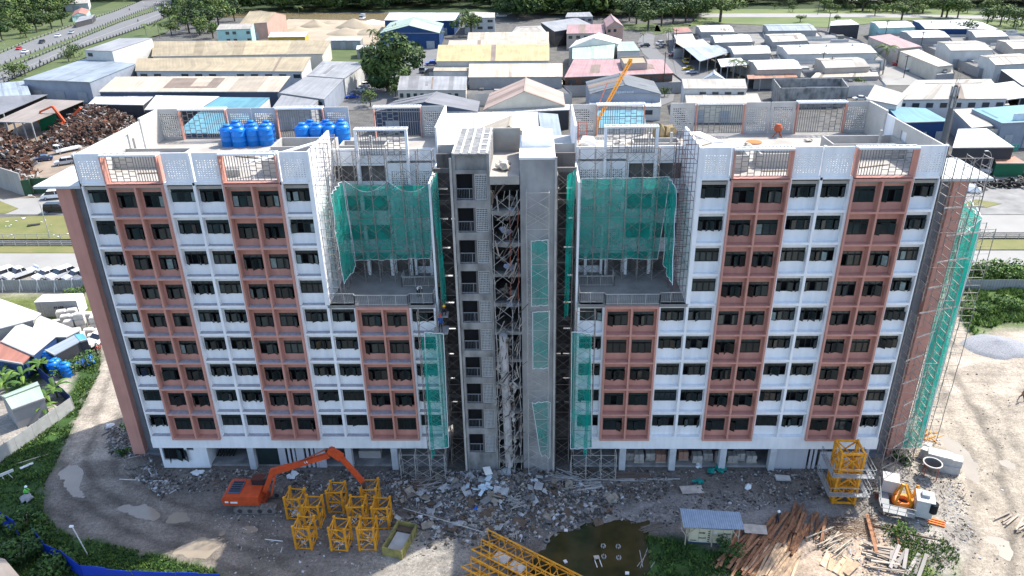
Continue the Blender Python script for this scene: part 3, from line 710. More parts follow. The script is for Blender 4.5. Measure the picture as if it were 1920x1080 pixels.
# recess scaffolds (back run + side run) and their nets
scaffold('grey tube scaffold across the recess above the left terrace', (-16.0, 5.6, 19.92), 0, 6, 8)
scaffold('grey tube scaffold across the recess above the right terrace', (7.0, 5.6, 19.92), 0, 6, 8)
scaffold('tube scaffold up the inner side wall beside the left terrace', (-15.9, .9, 19.92), pi/2, 3, 9, dep=1.1)
scaffold('tube scaffold up the inner side wall beside the right terrace', (17.0, .9, 19.92), pi/2, 3, 9, dep=1.1, mats=M('purple_brown_tube', (.17, .10, .10), .7, .3, 2))
drape('debris_net', 'large green net stretched over the scaffold above the left terrace', (-15.4, 5.78, 22.2), (-7.7, 5.78, 22.4), (-7.2, 5.78, 30.5), (-15.6, 5.78, 30.6), net, 24, 20, .05, .12, sag=1.1, seed=1)
drape('debris_net', 'large green net stretched over the scaffold above the right terrace', (7.1, 5.78, 22.2), (15.0, 5.78, 22.2), (15.6, 5.78, 30.7), (7.2, 5.78, 30.6), net, 24, 20, .05, .12, seed=2)
drape('debris_net', 'bright green folded net hanging down the left side wall above the terrace', ATX(645, 530, -15.8), ATX(668, 498, -15.0), ATX(640, 337, -15.6), ATX(620, 362, -15.9), net, 8, 20, .18, .5, seed=3)
drape('debris_net', 'narrow green net beside the right side wall of the right recess', ATX(1262, 532, 15.4), ATX(1243, 498, 15.2), ATX(1252, 328, 15.5), ATX(1268, 352, 15.8), net, 8, 20, .15, .5, seed=4)
# strips by the inner corners of the wings
for s, nm in ((-1, 'left'), (1, 'right')):
    scaffold(f'slim scaffold strip on the {nm} wing beside the core, under the terrace', (s*8.4 if s < 0 else 6.6, -1.1, 2.9), 0, 1, 10, dep=.9, bw=1.8)
    scaffold(f'low scaffold bays at the foot of the {nm} wing beside the core', (-11.4 if s < 0 else 6.4, -1.3, .1), 0, 3, 2, dep=1.2, bw=1.55, lh=1.6, mats=steelp)
    scaffold(f'scaffold tower inside the dark gap between core and {nm} wing', (s*6.3 if s < 0 else 4.8, 1.2, .1), 0, 1, 19, dep=1.2, bw=1.45, mats=M('dirty_tube', (.22, .18, .16), .7, .3, 2))
    drape('debris_net', f'thin green net over the slim scaffold strip of the {nm} wing', (s*8.2 if s < 0 else 6.3, -1.2, 4.0), (s*6.2 if s < 0 else 8.5, -1.2, 4.2), (s*6.0 if s < 0 else 8.0, -1.2, 17.6), (s*7.8 if s < 0 else 6.2, -1.2, 17.8), net_thin, 6, 20, .06, .1, seed=5+s)
    drape('debris_net', f'gathered dark green net bunched down the outer edge of the {nm} strip', (s*8.0, -1.3, 3.0), (s*7.6, -1.35, 3.4), (s*7.9, -1.3, 17.2), (s*8.1, -1.3, 17.7), net, 4, 22, .2, .6, seed=8+s, trim=False)
drape('debris_net', 'torn green net strip down the dark gap left of the core above the terrace', (-6.1, .7, 19.5), (-5.7, .6, 20.2), (-5.9, .6, 33.2), (-6.5, .7, 32.3), net, 4, 24, .3, .8, seed=12, trim=False)
drape('debris_net', 'bright green net strip down the gap right of the core above the terrace', (5.5, .5, 18.3), (5.9, .5, 18.6), (6.4, .6, 33.2), (5.6, .6, 32.6), net, 4, 24, .25, .4, seed=13, trim=False)
scaffold('red and grey scaffold tower against the lift shaft', (2.0, -1.3, 1.0), 0, 1, 18, dep=1.0, bw=2.0, mats=steelp)
drape('debris_net', 'green net panel tied on the scaffold of the lift shaft, upper one', (2.4, -1.0, 20.4), (4.0, -1.0, 20.5), (3.9, -1.0, 27.1), (2.4, -1.0, 27.0), net_thin, 6, 12, .07, .1, seed=20)
drape('debris_net', 'green net panel tied on the scaffold of the lift shaft, middle one', (2.5, -1.0, 13.6), (4.0, -1.0, 13.6), (4.1, -1.0, 19.9), (2.5, -1.0, 19.8), net_thin, 6, 12, .07, .2, seed=21)
drape('debris_net', 'faded green net hanging loose low on the lift shaft', (3.2, -1.0, 3.2), (4.2, -1.0, 2.8), (4.2, -1.0, 9.8), (2.4, -1.0, 9.6), net_thin, 6, 12, .15, .4, seed=22)
# ragged scaffold in the broken middle bay
t = thing('scaffold', 'tangled wrecked scaffold tubes filling the broken middle bay of the core', 'scaffold', (0, 0, 0), 0, 'tube scaffolds on the block')
for k in range(17):
    z = 1+k*1.8
    for X in (-1.0, .55, 1.25):
        m = MB(); m.bar((X+R.uniform(-.1, .1), -.7, z), (X+R.uniform(-.1, .1), -.7, z+1.85), .06); m.build('standard', rust if (X > .3 and k > 10 and R.random() < .7) else steelp, t)
    m = MB(); m.bar((-1.1, -.7, z), (.6, -.7, z+1.5), .035).bar((-1.1, -.7, z+1.5), (.6, -.7, z), .035).bar((.55, -.6, z+.1), (1.3, .3, z+1.6), .03); m.build('cross_brace', steelp, t)
    for q in range(6 if k > 8 else 10):
        m = MB(); a = Vector((R.uniform(-1.2, 1.3), -.9+R.uniform(-.5, .3), z+R.uniform(0, 1.5))); d = Vector((R.uniform(-.3, .8), R.uniform(-.5, .2), R.uniform(.4, 1.3)))
        m.bar(a, a+d*(1.3 if k > 8 else 1.0), R.choice((.04, .07, .1))); m.build('loose_tube', M('dark_bent_bar', (.09, .07, .06), .8, .3, 2) if R.random() < .45 else M('worn_timber_tube', (.30, .275, .25), .7, .2, 2), t)
for k in range(14):
    m = MB(); a = Vector((R.uniform(-1.2, 1.3), -.9, R.uniform(1.5, 16)));
    pts = [a+Vector((R.uniform(-.35, .35), R.uniform(-.2, .2), -i*.3)) for i in range(4)]
    for p, q in zip(pts, pts[1:]): m.bar(p, q, R.uniform(.15, .4), .06)
    m.build('hanging_rag', M('pale_rag', (.40, .37, .33), .9, .2, 3), t)
for k in range(16):
    z = 3+k*1.8; m = MB()
    for q in range(4): m.rock((R.uniform(-1, 1.2), R.uniform(.0, .7), z+R.uniform(0, .6)), R.uniform(.2, .5))
    m.build('rubble_clump', M('dark_rubble', (.13, .12, .11), .9, .4, 3), t, kind='stuff')
m = MB()
for k in (29.5, 27.6, 24.0, 20.0): m.rock((R.uniform(-.4, 1), .3, k), .55).rock((R.uniform(-.4, 1), .5, k-.3), .5)
m.build('sagging_tarp', M('blue_grey_tarp', (.22, .25, .32), .7, .3, 1.5), t)
# right end scaffold, nets
scaffold('tall tube scaffold against the salmon end wall of the right wing', (38.7, -.2, 0), 0, 2, 20, dep=1.4, bw=1.5, skip=.12)
scaffold('outer scaffold tower wrapped in green net at the right end', (42.4, 3.6, 0), pi/2, 4, 16, dep=-1.5, bw=1.6)
scaffold('outermost scaffold tower standing right of the netted one', (45.5, 5.0, 0), pi/2, 3, 15, dep=-1.5, bw=1.7)
drape('debris_net', 'sea green net wrapping the front of the right end scaffold', (41.9, 2.3, 1.5), (44.2, 3.0, 1.2), (44.2, 3.2, 27.2), (42.2, 2.3, 26.0), net, 6, 30, .12, .4, seed=30)
drape('debris_net', 'sea green net on the outer flank of the right end scaffold', (44.2, 3.1, 1.8), (45.6, 8.0, 2.5), (45.6, 10.5, 27.0), (44.2, 3.3, 27.4), net, 12, 30, .15, .5, seed=31)
drape('debris_net', 'pale green net on the outermost scaffold of the right end', (45.4, 5.0, 2.0), (47.6, 10.5, 2.6), (47.2, 10.5, 26.5), (45.3, 5.0, 26.8), net_thin, 10, 26, .12, .4, seed=32)
for i in range(12):
    m = MB(); m.bar((38.4+R.uniform(0, 1), -.4, 1+i*2.6), (42.8+R.uniform(0, 2), 3.4, -.2+i*2.6), .05, .14); tag(m.build('plank', steelp), 'weathered plank slung diagonally across the right end scaffold', 'plank', 'planks on the right end scaffold')

# ================================================================== things on the roofs
def tank_mesh():
    m = MB(); r = .78
    prof = [(r, 0), (r, .55), (r+.03, .58), (r, .62), (r, 1.1), (r+.03, 1.13), (r, 1.17), (r, 1.6), (r*.96, 1.75), (r*.78, 1.93), (r*.45, 2.02), (.36, 2.03), (.36, 2.12)]
    m.lathe([(p[0], p[1]) for p in prof], 20); return m.mesh('tank_body', bluep, True)
tkb = tank_mesh(); tkl = MB().lathe([(.40, 0), (.40, .07), (.12, .12)], 16).mesh('tank_lid', bluep, True); tkr = MB().bar((.5, 0, 1.72), (.82, 0, 1.62), .3, .14).mesh('tank_shoulder', bluep)
def tank(x, y, z, label, s=1.0, group='blue water tanks on the left roof'):
    t = thing('water_tank', label, 'water tank', (x, y, z), R.uniform(0, 6), group); t.scale = (s, s, s)
    link('tank_body', tkb, t); link('tank_lid', tkl, t, (0, 0, 2.12))
    for a in range(4): link('tank_shoulder', tkr, t, rot=(0, 0, a*pi/2))
fr_ = ['leftmost', 'second from left', 'third from left', 'rightmost']
for i, X in enumerate((-29.6, -28.3, -26.9, -25.6)): tank(X, 14.3-.35*(i == 1), 31.9, f'blue plastic water tank, {fr_[i]} of the front row of the left cluster')
for i, X in enumerate((-29.3, -27.6, -25.9)): tank(X, 15.95, 31.9, f'blue plastic water tank, {fr_[i if i < 2 else 3]} of the back row of the left cluster')
for i, X in enumerate((-21.7, -20.2, -18.8, -17.5)): tank(X, 14.6, 31.9, f'blue plastic water tank, {fr_[i]} of the front row of the right cluster')
for i, X in enumerate((-21.2, -19.5, -17.9)): tank(X, 16.05, 31.9, f'blue plastic water tank, {fr_[i if i < 2 else 3]} of the back row of the right cluster')
for i in range(3):
    m = MB(); m.bar((-24.0+i*.5, 3.0+i*.2, 33.2), (-18.2+i*.2, 7.4, 34.0), .16, n=8); tag(m.build('pipe', wmet), 'white plastic pipe laid slanting across the left roof wall', 'pipe', 'white pipes on the left roof')
m = MB()
for i in range(4): m.box(i*.32, i*.32+.26, 0, 4.2, 0, .12)
o = m.build('sheet_stack', wmet, rot=(0, .06, .35)); o.location = (19.6, 7.2, 33.5); tag(o, 'stack of long pale metal sheets leaning over the right roof wall', 'metal sheets')
def blob(name, label, cat, loc, r, mat, n=5, sq=.8, group=None, spread=.6):
    t = thing(name, label, cat, loc, 0, group); m = MB()
    for i in range(n): m.rock((R.uniform(-r, r)*spread, R.uniform(-r, r)*spread, r*.3), r*R.uniform(.6, 1), sq)
    m.build('heap', mat, t); return t
blob('sack', 'white jumbo sack slumped on the right roof near the core', 'sack', (8.6, 12.6, 32.1), .9, M('white_sack', (.75, .74, .72), .8, .1, 2), 4, .9)
blob('sack', 'brown canvas sheet heap by the perforated parapet on the right roof', 'canvas heap', (16.3, 14.6, 32.3), 1.1, M('brown_canvas', (.25, .19, .10), .9, .3, 1.5), 5, 1.1)
blob('debris_heap', 'white and tan rubble bags behind the right recess screen', 'rubble heap', (11.8, 11.2, 32.1), .9, M('bag_mix', (.60, .54, .46), .9, .3, 2), 7, .7)
blob('rubble_heap', 'pale broken concrete heap on the roof between stair tower and lift shaft', 'rubble heap', (-.1, 2.2, 32.8), .7, M('broken_pale', (.48, .43, .37), .9, .35, 3), 7, .7)
t = thing('cement_mixer', 'small orange mixer by the back parapet of the right roof', 'cement mixer', (28.3, 15.4, 31.9)); MB().lathe([(.15, .5), (.42, .7), (.45, 1.0), (.25, 1.35)], 10).build('drum', M('dull_orange', (.42, .10, .04), .6), t)
MB().bar((-.5, 0, 0), (.3, 0, .9), .08).bar((.4, .3, 0), (0, 0, .9), .08).bar((.4, -.3, 0), (0, 0, .9), .08).build('stand', M('dull_orange', (.42, .10, .04)), t)
tag(MB().lathe([(.75, 0), (.8, .1), (.5, .14)], 16).build('hose_coil', M('orange_hose', (.75, .16, .05)), loc=(25.3, 13.2, 31.9)), 'orange hose coil lying on the right roof', 'hose')
m = MB()
for X in (0, .9): m.bar((X, 0, 0), (X, 0, 2.0), .06).bar((X, 1.2, 0), (X, 1.2, 2), .06)
for z in (1, 1.9): m.bar((0, 0, z), (.9, 0, z), .05).bar((0, 1.2, z), (.9, 1.2, z), .05)
tag(m.build('rack', rust, loc=(7.3, 13.6, 31.9)), 'small red steel rack against the right roof parapet near the core', 'rack')

for i, (x, y, l, a) in enumerate(((-31, 10.5, 4, .2), (-26, 9.5, 3, -.3), (-33, 4.5, 3.5, .1), (-21, 10.5, 3, 1.2), (22, 10.5, 5, .1), (29, 9.8, 4, -.1), (34, 4.6, 3, .3), (20.5, 12.8, 3, .7), (25, 3.4, 3, 0))):
    tag(MB().box(-l/2, l/2, -.12, .12, 0, .1).build('batten', M('roof_batten', (.35, .30, .24), rnd=.3), loc=(x, y, 31.92), rot=(0, 0, a)), ['long batten in front of the left tanks', 'short batten behind the second left screen', 'batten near the left roof corner', 'batten beside the right tank cluster', 'long batten on the middle of the right roof', 'batten by the right roof upstand', 'batten near the right roof corner', 'slanting batten by the hose coil', 'batten behind the first right screen'][i], 'batten')
for i, (x, y) in enumerate(((-34.5, 12), (-24, 12.3), (24.5, 12), (31, 13.4), (-14, 13), (21.0, 9.0))):
    blob('rubble_heap', ['small grey rubble heap on the left roof corner', 'rubble heap between the left tanks', 'rubble heap on the middle of the right roof', 'rubble heap by the right back screen', 'rubble heap behind the left recess', 'rubble heap beside the metal sheets'][i], 'rubble heap', (x, y, 31.95), .4, MATS['broken_pale'], 5, .5)
t = thing('rope_rail', 'white tube railing along the front of the left roof', 'railing', (-30.5, 2.4, 31.9)); MB().bar((0, 0, .9), (7.5, 0, .9), .06).build('rail', wmet, t)
for i in range(4): MB().bar((i*2.5, 0, 0), (i*2.5, 0, .9), .06).build('post', wmet, t)
# ================================================================== machines and loose things on the site
def G(px, py, z=0.0):
    p = AT(px, py, z); return Vector((p.x, p.y, z if z else H(p.x, p.y)))
# tower crane mast sections
S = 1.5; Hs = 2.7
post = MB().box(-.09, .09, -.09, .09, 0, Hs).box(-.11, .11, -.11, .11, Hs, Hs+.12).mesh('corner_post', yel)
lt = MB()
for z in (.12, Hs/2, Hs-.12): lt.bar((.09, 0, z), (S-.09, 0, z), .09)
lt.bar((.09, 0, .15), (S-.09, 0, Hs/2-.03), .08).bar((.09, 0, Hs-.15), (S-.09, 0, Hs/2+.03), .08)
lat = lt.mesh('lattice_side', yel)
ld = MB()
for i in range(8): ld.bar((.5, .2, .2+i*.32), (.9, .2, .2+i*.32), .03)
ld.bar((.5, .2, 0), (.5, .2, Hs), .04).bar((.9, .2, 0), (.9, .2, Hs), .04); lad = ld.mesh('ladder', steelp)
pl = [(532, 932.5, 'far left of the group, nearest the excavator'), (566, 948.5, 'behind the front left one, second from the left'), (611, 921, 'back row, left of the excavator arm tip'), (675.6, 916.6, 'back row, standing right under the excavator arm tip'),
      (650, 949, 'in the middle of the group'), (696, 951, 'at the right end, beside the yellow skip'), (548, 987, 'front row, leftmost'), (615.6, 990.6, 'front row, middle'), (669, 990.6, 'front row, rightmost beside the yellow skip')]
for i, (px, py, wh) in enumerate(pl):
    p = AT(px, py, Hs+.05); t = thing('crane_mast_section', 'yellow crane mast section '+wh, 'mast section', (p.x, p.y, H(p.x, p.y)), R.uniform(-.12, .05), 'crane mast sections standing in front of the block')
    for a, b in ((0, 0), (S, 0), (S, S), (0, S)): link('corner_post', post, t, (a, b, 0))
    for k, (a, b) in enumerate(((0, 0), (S, 0), (S, S), (0, S))): link('lattice_side', lat, t, (a, b, 0), (0, 0, k*pi/2))
    if i % 3 == 0: link('ladder', lad, t)
    m = MB()
    for q in range(9):
        a = Vector((R.uniform(.2, 1.2), R.uniform(.2, 1.2), R.uniform(.2, .8))); m.bar(a, a+Vector((R.uniform(-.6, .6), R.uniform(-.6, .6), R.uniform(-.2, .5))), .04)
    m.build('loose_wire', wmet, t, kind='stuff')
# lying jib trusses
def truss(label, a, b, wd, ht, n, mat=yel, top=1):
    a, b = Vector(a), Vector(b); d = b-a; L = d.length; t = thing('crane_jib_section', label, 'jib section', a, atan2(d.y, d.x), 'yellow crane jib sections lying at the bottom')
    cs = [(0, 0), (wd, 0)]+([(wd/2, ht)] if top == 1 else [(0, ht), (wd, ht)])
    for y, z in cs: MB().bar((0, y, z+.1), (L, y, z+.1), .15, n=6).build('chord', mat, t)
    for i in range(n):
        x0, x1 = L*i/n, L*(i+1)/n; m = MB()
        for (y0, z0), (y1, z1) in zip(cs, cs[1:]+cs[:1]): m.bar((x0, y0, z0+.1), ((x0+x1)/2, y1, z1+.1), .07).bar(((x0+x1)/2, y1, z1+.1), (x1, y0, z0+.1), .07)
        m.bar((x1, 0, .1), (x1, wd, .1), .07); m.build('lattice_bay', mat, t)
    return t
A1 = AT(905, 1003, 1.3); d = (AT(1058, 1080, 1.3)-A1); d.z = 0; d.normalize(); nrm = Vector((-d.y, d.x, 0))
truss('yellow lattice jib section reaching furthest back at the frame bottom', (A1.x, A1.y, .2) , A1+d*15-Vector((0, 0, 1.1)), 1.3, 1.2, 8)
A2 = AT(893, 1027, 1.0); truss('yellow lattice jib section in the middle of the three at the bottom', (A2.x, A2.y, .1)-nrm*1.0 if False else Vector((A2.x, A2.y, .1))-nrm*.7, Vector((A2.x, A2.y, .1))-nrm*.7+d*14, 1.5, 1.2, 7, top=2)
A3 = AT(881, 1052, 1.0); truss('nearest yellow lattice jib section at the bottom edge', Vector((A3.x, A3.y, .05))-nrm*1.2, Vector((A3.x, A3.y, .05))-nrm*1.2+d*12, 1.4, 1.2, 6, top=2)
for i, (px, py) in enumerate(((940, 1045), (968, 1062))):
    p = G(px, py, .5); m = MB().box(-.7, .7, -.5, .5, 0, .25); tag(m.build('counterweight_slab', M('pale_slab', (.5, .48, .44), .85, .2, 2), loc=(p.x, p.y, .25), rot=(0, 0, -.6)), 'pale concrete slab lying inside the yellow jib section, '+('upper' if i == 0 else 'lower')+' one', 'slab')

def dashes(t, x, y, z, n, w_, h, mat, seed=1):
    rr = random.Random(seed+n)
    for i in range(n): MB().box(x+i*w_, x+i*w_+w_*rr.uniform(.5, .8), y, y+.012, z+h*.1*rr.random(), z+h*rr.uniform(.75, 1)).build('letter', mat, t)
# excavator
t = thing('excavator', 'orange long reach excavator with raised boom in front of the block', 'excavator', (0, 0, 0))
EY = -3.6
c = G(488, 946); cx, cy = c.x, c.y
def trk(dy):
    m = MB(); prof = [(-2.1, .35), (-1.8, .05), (1.8, .05), (2.15, .35), (2.1, .75), (1.8, .95), (-1.8, .95), (-2.1, .7)]
    m.prism([(cx+x, cy+dy-.3, z) for x, z in prof], (0, .6, 0)); o = m.build('track', M('track_steel', (.20, .18, .16), .8, .3, 4), t)
    sh = MB()
    for i in range(22):
        f = i/22; P_ = len(prof); L = [sqrt((prof[k][0]-prof[(k+1) % P_][0])**2+(prof[k][1]-prof[(k+1) % P_][1])**2) for k in range(P_)]; T = sum(L)*f; k = 0
        while T > L[k]: T -= L[k]; k += 1
        a, b = prof[k], prof[(k+1) % P_]; q = T/L[k]; x = cx+a[0]+(b[0]-a[0])*q; z = a[1]+(b[1]-a[1])*q; dx, dz = (b[0]-a[0])/L[k], (b[1]-a[1])/L[k]
        sh.bar((x-dx*.12, cy+dy, z-dz*.12), (x+dx*.12, cy+dy, z+dz*.12), .68, .1)
    sh.build('track_shoe', M('shoe_steel', (.13, .12, .11), .7), o, kind='stuff')
    w_ = MB()
    for x in (-1.5, -.5, .5, 1.5): w_.bar((cx+x, cy+dy-.33, .45), (cx+x, cy+dy+.33, .45), .5, n=10)
    w_.build('roller', M('roller_dark', (.06, .05, .05), .6), o, kind='stuff')
trk(-1.15); trk(1.15)
MB().box(cx-.9, cx+.9, cy-.9, cy+.9, .6, 1.05).build('undercarriage', M('dark_orange', (.25, .05, .02), .7), t)
bx = cx-1.1
m = MB(); m.prism([(bx-1.9, cy-1.35, 1.05), (bx+1.6, cy-1.35, 1.05), (bx+1.6, cy-1.35, 2.1), (bx-1.7, cy-1.35, 2.2), (bx-2.1, cy-1.35, 1.8)], (0, 2.7, 0)); m.build('body', orange, t)
MB().box(bx-1.5, bx-.3, cy-.9, cy+.9, 2.2, 2.3).build('engine_grille', M('grille_grey', (.08, .10, .15), .5), t)
m = MB()
for i in range(5): m.box(bx-1.4, bx-.4, cy-.75+i*.33, cy-.6+i*.33, 2.3, 2.36)
m.build('grille_slat', M('slat_dark', (.03, .035, .05)), t, kind='stuff')
MB().box(bx+.45, bx+1.7, cy+.45, cy+1.3, 2.05, 2.75).build('cab', M('cab_dark_glass', (.02, .025, .03), .2, spec=.7), t)
MB().box(bx+.43, bx+1.72, cy+.43, cy+1.32, 2.75, 2.8).build('cab_roof', M('cab_roof_dark', (.10, .03, .02), .6), t)
m = MB(); m.box(bx-1.2, bx-.5, cy-1.37, cy-1.34, 1.35, 1.55).box(bx-1.75, bx-1.4, cy-1.37, cy-1.34, 1.4, 1.6).build('sticker', wmet, t)
def Q(px, py): p = ATY(px, py, cy); return p
pts = [Q(497, 921), Q(511, 884), Q(540, 876), Q(617, 853), Q(624, 843)]
pts[0].z = max(pts[0].z, 1.6)
m = MB()
for a, b, w1 in ((pts[0], pts[1], .5), (pts[1], pts[2], .62), (pts[2], pts[3], .5)): m.bar(a, b, .42, w1)
for a in pts[1:3]: m.bar(a-Vector((0, .22, 0)), a+Vector((0, .22, 0)), .62, n=10)
m.build('boom', orange, t)
e = Q(622, 846); tip = Q(680, 903); elb = Q(640, 858)
m = MB(); m.bar(e, elb, .42, .8).bar(elb, tip, .34, .45).bar(e-Vector((0, .26, 0)), e+Vector((0, .26, 0)), .8, n=10); m.build('arm', orange, t)
MB().bar(Q(560, 866), Q(612, 842), .14, n=8).bar(Q(600, 848), Q(622, 840), .09, n=8).build('arm_cylinder', M('cyl_dark', (.25, .06, .03), .4), t)
MB().bar(pts[0]+Vector((.7, -.35, -.3)), pts[1]+Vector((.35, -.3, -.2)), .16, n=8).build('boom_cylinder', orange, t)
MB().bar(tip, tip+Vector((.15, 0, -1.2)), .3).rock(tip+Vector((.2, 0, -1.3)), .45).build('arm_tool', M('tool_dark', (.1, .06, .05), .7), t)
# number on the boom
def text3(s, size, mat, parent, loc, rot, name='lettering', ext=.004):
    cu = bpy.data.curves.new(name, 'FONT'); cu.body = s; cu.size = size; cu.extrude = ext; cu.align_x = 'CENTER'; cu.align_y = 'CENTER'; cu.resolution_u = 1
    o = bpy.data.objects.new(name, cu); col.objects.link(o); dg = bpy.context.evaluated_depsgraph_get(); me_ = bpy.data.meshes.new_from_object(o.evaluated_get(dg)); bpy.data.objects.remove(o)
    me_.materials.clear(); me_.materials.append(mat); return link(name, me_, parent, loc, rot)
bm_ = (pts[2]+pts[3])/2; an = atan2(pts[3].z-pts[2].z, pts[3].x-pts[2].x)
text3('14', .42, wmet, t, (bm_.x-.2, cy-.225, bm_.z), Matrix.Rotation(-an, 3, 'Y').to_euler() if False else (pi/2, -an, 0))
# gas-like red drum
p = G(482, 958); t = thing('red_drum', 'small red metal drum beside the excavator track', 'drum', p)
MB().lathe([(.3, 0), (.3, .85), (.22, 1.0), (.1, 1.05)], 14).build('drum_body', M('red_drum_paint', (.55, .02, .02), .35), t, smooth=True)
MB().lathe([(.31, .42), (.31, .5)], 14, cap=False).build('drum_band', wmet, t)
# skip
pr = [AT(716, 1027, 1.0), AT(752, 1037, 1.0), AT(781, 985, 1.0), AT(747, 970, 1.0)]
c0 = sum(pr, Vector())/4; rz = atan2(pr[2].y-pr[1].y, pr[2].x-pr[1].x); L_ = (pr[2]-pr[1]).length; W_ = (pr[1]-pr[0]).length
t = thing('skip', 'yellow green rusty steel skip full of pale water', 'skip', (c0.x, c0.y, .02), rz)
sk = M('skip_paint', (.30, .26, .08), .75, .4, 1.5, c2=(.16, .15, .07), detail=8, thr=(.4, .62)); rk = M('skip_rust', (.10, .07, .05), .9, .3, 3)
m = MB().box(-L_/2, L_/2, -W_/2, -W_/2+.08, 0, 1).box(-L_/2, L_/2, W_/2-.08, W_/2, 0, 1).box(-L_/2, -L_/2+.08, -W_/2+.08, W_/2-.08, 0, 1).box(L_/2-.08, L_/2, -W_/2+.08, W_/2-.08, 0, 1).build('skip_wall', sk, t)
m = MB()
for i in range(6):
    x = -L_/2+.3+i*(L_-.5)/5; m.box(x, x+.08, -W_/2-.06, -W_/2, 0, .98).box(x, x+.08, W_/2, W_/2+.06, 0, .98)
m.build('rib', sk, t, kind='stuff'); MB().box(-L_/2+.09, L_/2-.09, -W_/2+.09, W_/2-.09, .0, .1).build('floor_plate', rk, t)
MB().box(-L_/2+.3, L_/2-.75, -W_/2+.2, W_/2-.2, .1, .3).build('sludge', M('grey_sludge', (.42, .42, .41), .4, .15, 1), t)
MB().box(L_/2-.75, L_/2-.1, -W_/2+.1, W_/2-.1, .12, .5).build('rust_bulkhead', rk, t)
# generator shed
ro = [AT(1281.7, 989, 2.4), AT(1396, 993, 2.4), AT(1387, 960, 2.75), AT(1275, 953, 2.75)]
t = thing('generator_shelter', 'open timber shelter with a bluish corrugated metal roof', 'shelter', (0, 0, 0))
m = MB(); m.face([ro[0], ro[1], ro[2], ro[3]], [(0, 0), (6, 0), (6, 2), (0, 2)]); m.face([p-Vector((0, 0, .04)) for p in (ro[3], ro[2], ro[1], ro[0])])
m.build('roof_sheet', M('shed_roof_blue', (.26, .33, .42), .5, .15, 2, stripes=(0, .22, .35)), t)
wd = M('raw_timber', (.42, .36, .28), .85, .25, 3)
for f, z in ((.06, 0), (.5, 0), (.93, 0)):
    a = ro[0].lerp(ro[1], f)-Vector((0, -.15, 0)); MB().bar((a.x, a.y, 0), (a.x, a.y, 2.35), .1).build('leg', wd, t)
    a = ro[3].lerp(ro[2], f)-Vector((0, .15, 0)); MB().bar((a.x, a.y, 0), (a.x, a.y, 2.7), .1).build('leg', wd, t)
for f, g_ in ((.06, .2), (.93, .8), (.06, -.04)):
    a = ro[0].lerp(ro[1], f); b = ro[0].lerp(ro[1], g_); MB().bar((a.x, a.y+.1, 1.3), (b.x, b.y+.1, 2.25), .07).build('brace', wd, t)
g0 = AT(1290, 1015, .15); g1 = AT(1371, 1020, .15); gl = (g1-g0).length
t = thing('generator', 'cream enclosed generator set under the metal shelter', 'generator', (g0.x, g0.y, .15), atan2(g1.y-g0.y, g1.x-g0.x))
cr = M('generator_cream', (.62, .58, .42), .5, .06, 1.5)
MB().box(0, gl, 0, 1.3, 0, 1.65).build('housing', cr, t); MB().box(-.05, gl+.05, -.05, 1.35, -.12, 0).build('skid', M('skid_blue', (.05, .08, .14)), t)
for x in (.02, .9, gl*.48, gl*.56, gl*.78, gl-.06): MB().box(x, x+.02, -.012, 0, .02, 1.62).build('panel_seam', M('seam_dark', (.12, .11, .08)), t)
for i in range(6): MB().box(gl*.44, gl*.44+.18, -.02, 0, .1+i*.24, .22+i*.24).build('louvre', M('louvre_dark', (.10, .09, .07)), t)
for x, z, w_, h_ in ((.15, .15, .6, .08), (gl*.56, 1.1, .36, .22), (gl*.93, .6, .14, .1)): MB().box(x, x+w_, -.015, 0, z, z+h_).build('plate', frm if z < 1 else wmet, t)
for x, z, n_ in ((.95, 1.05, 5), (.95, .45, 6), (gl*.80, 1.1, 6)): dashes(t, x, -.02, z, n_, .11, .2, frm)
# climbing cage on mast stub
p = AT(1560, 944); t = thing('crane_climbing_frame', 'yellow crane climbing frame with grey work platforms near the right corner', 'crane frame', (p.x, p.y, 0), -.05)
CW = 2.1; CH = 6.3
pst = MB().box(-.11, .11, -.11, .11, 0, CH).mesh('corner_post', yel)
for a, b in ((0, 0), (CW, 0), (CW, CW), (0, CW)): link('corner_post', pst, t, (a, b, 0))
lv = MB()
for z in (.15, 2.1, 4.2, CH-.15): lv.bar((0, 0, z), (CW, 0, z), .17)
for z in (.15, 2.1, 4.2): lv.bar((0, 0, z), (CW/2, 0, z+1), .11).bar((CW/2, 0, z+1), (CW, 0, z), .11).bar((0, 0, z+2), (CW/2, 0, z+1), .11).bar((CW/2, 0, z+1), (CW, 0, z+2), .11)
lv = lv.mesh('lattice_side', yel)
for k, (a, b) in enumerate(((0, 0), (CW, 0), (CW, CW), (0, CW))): link('lattice_side', lv, t, (a, b, 0), (0, 0, k*pi/2))
m = MB()
for a, b in ((.4, .4), (1.7, .4), (1.7, 1.7), (.4, 1.7)): m.box(a-.08, a+.08, b-.08, b+.08, 0, 5.2)
for k in range(5): m.bar((.4, .4, k), (1.7, .4, k+1), .08).bar((1.7, .4, k), (1.7, 1.7, k+1), .08).bar((.4, .4, k+1), (1.7, .4, k+1), .1)
m.build('inner_mast', yel, t)
gp = M('platform_grey', (.26, .27, .27), .5, .1, 2)
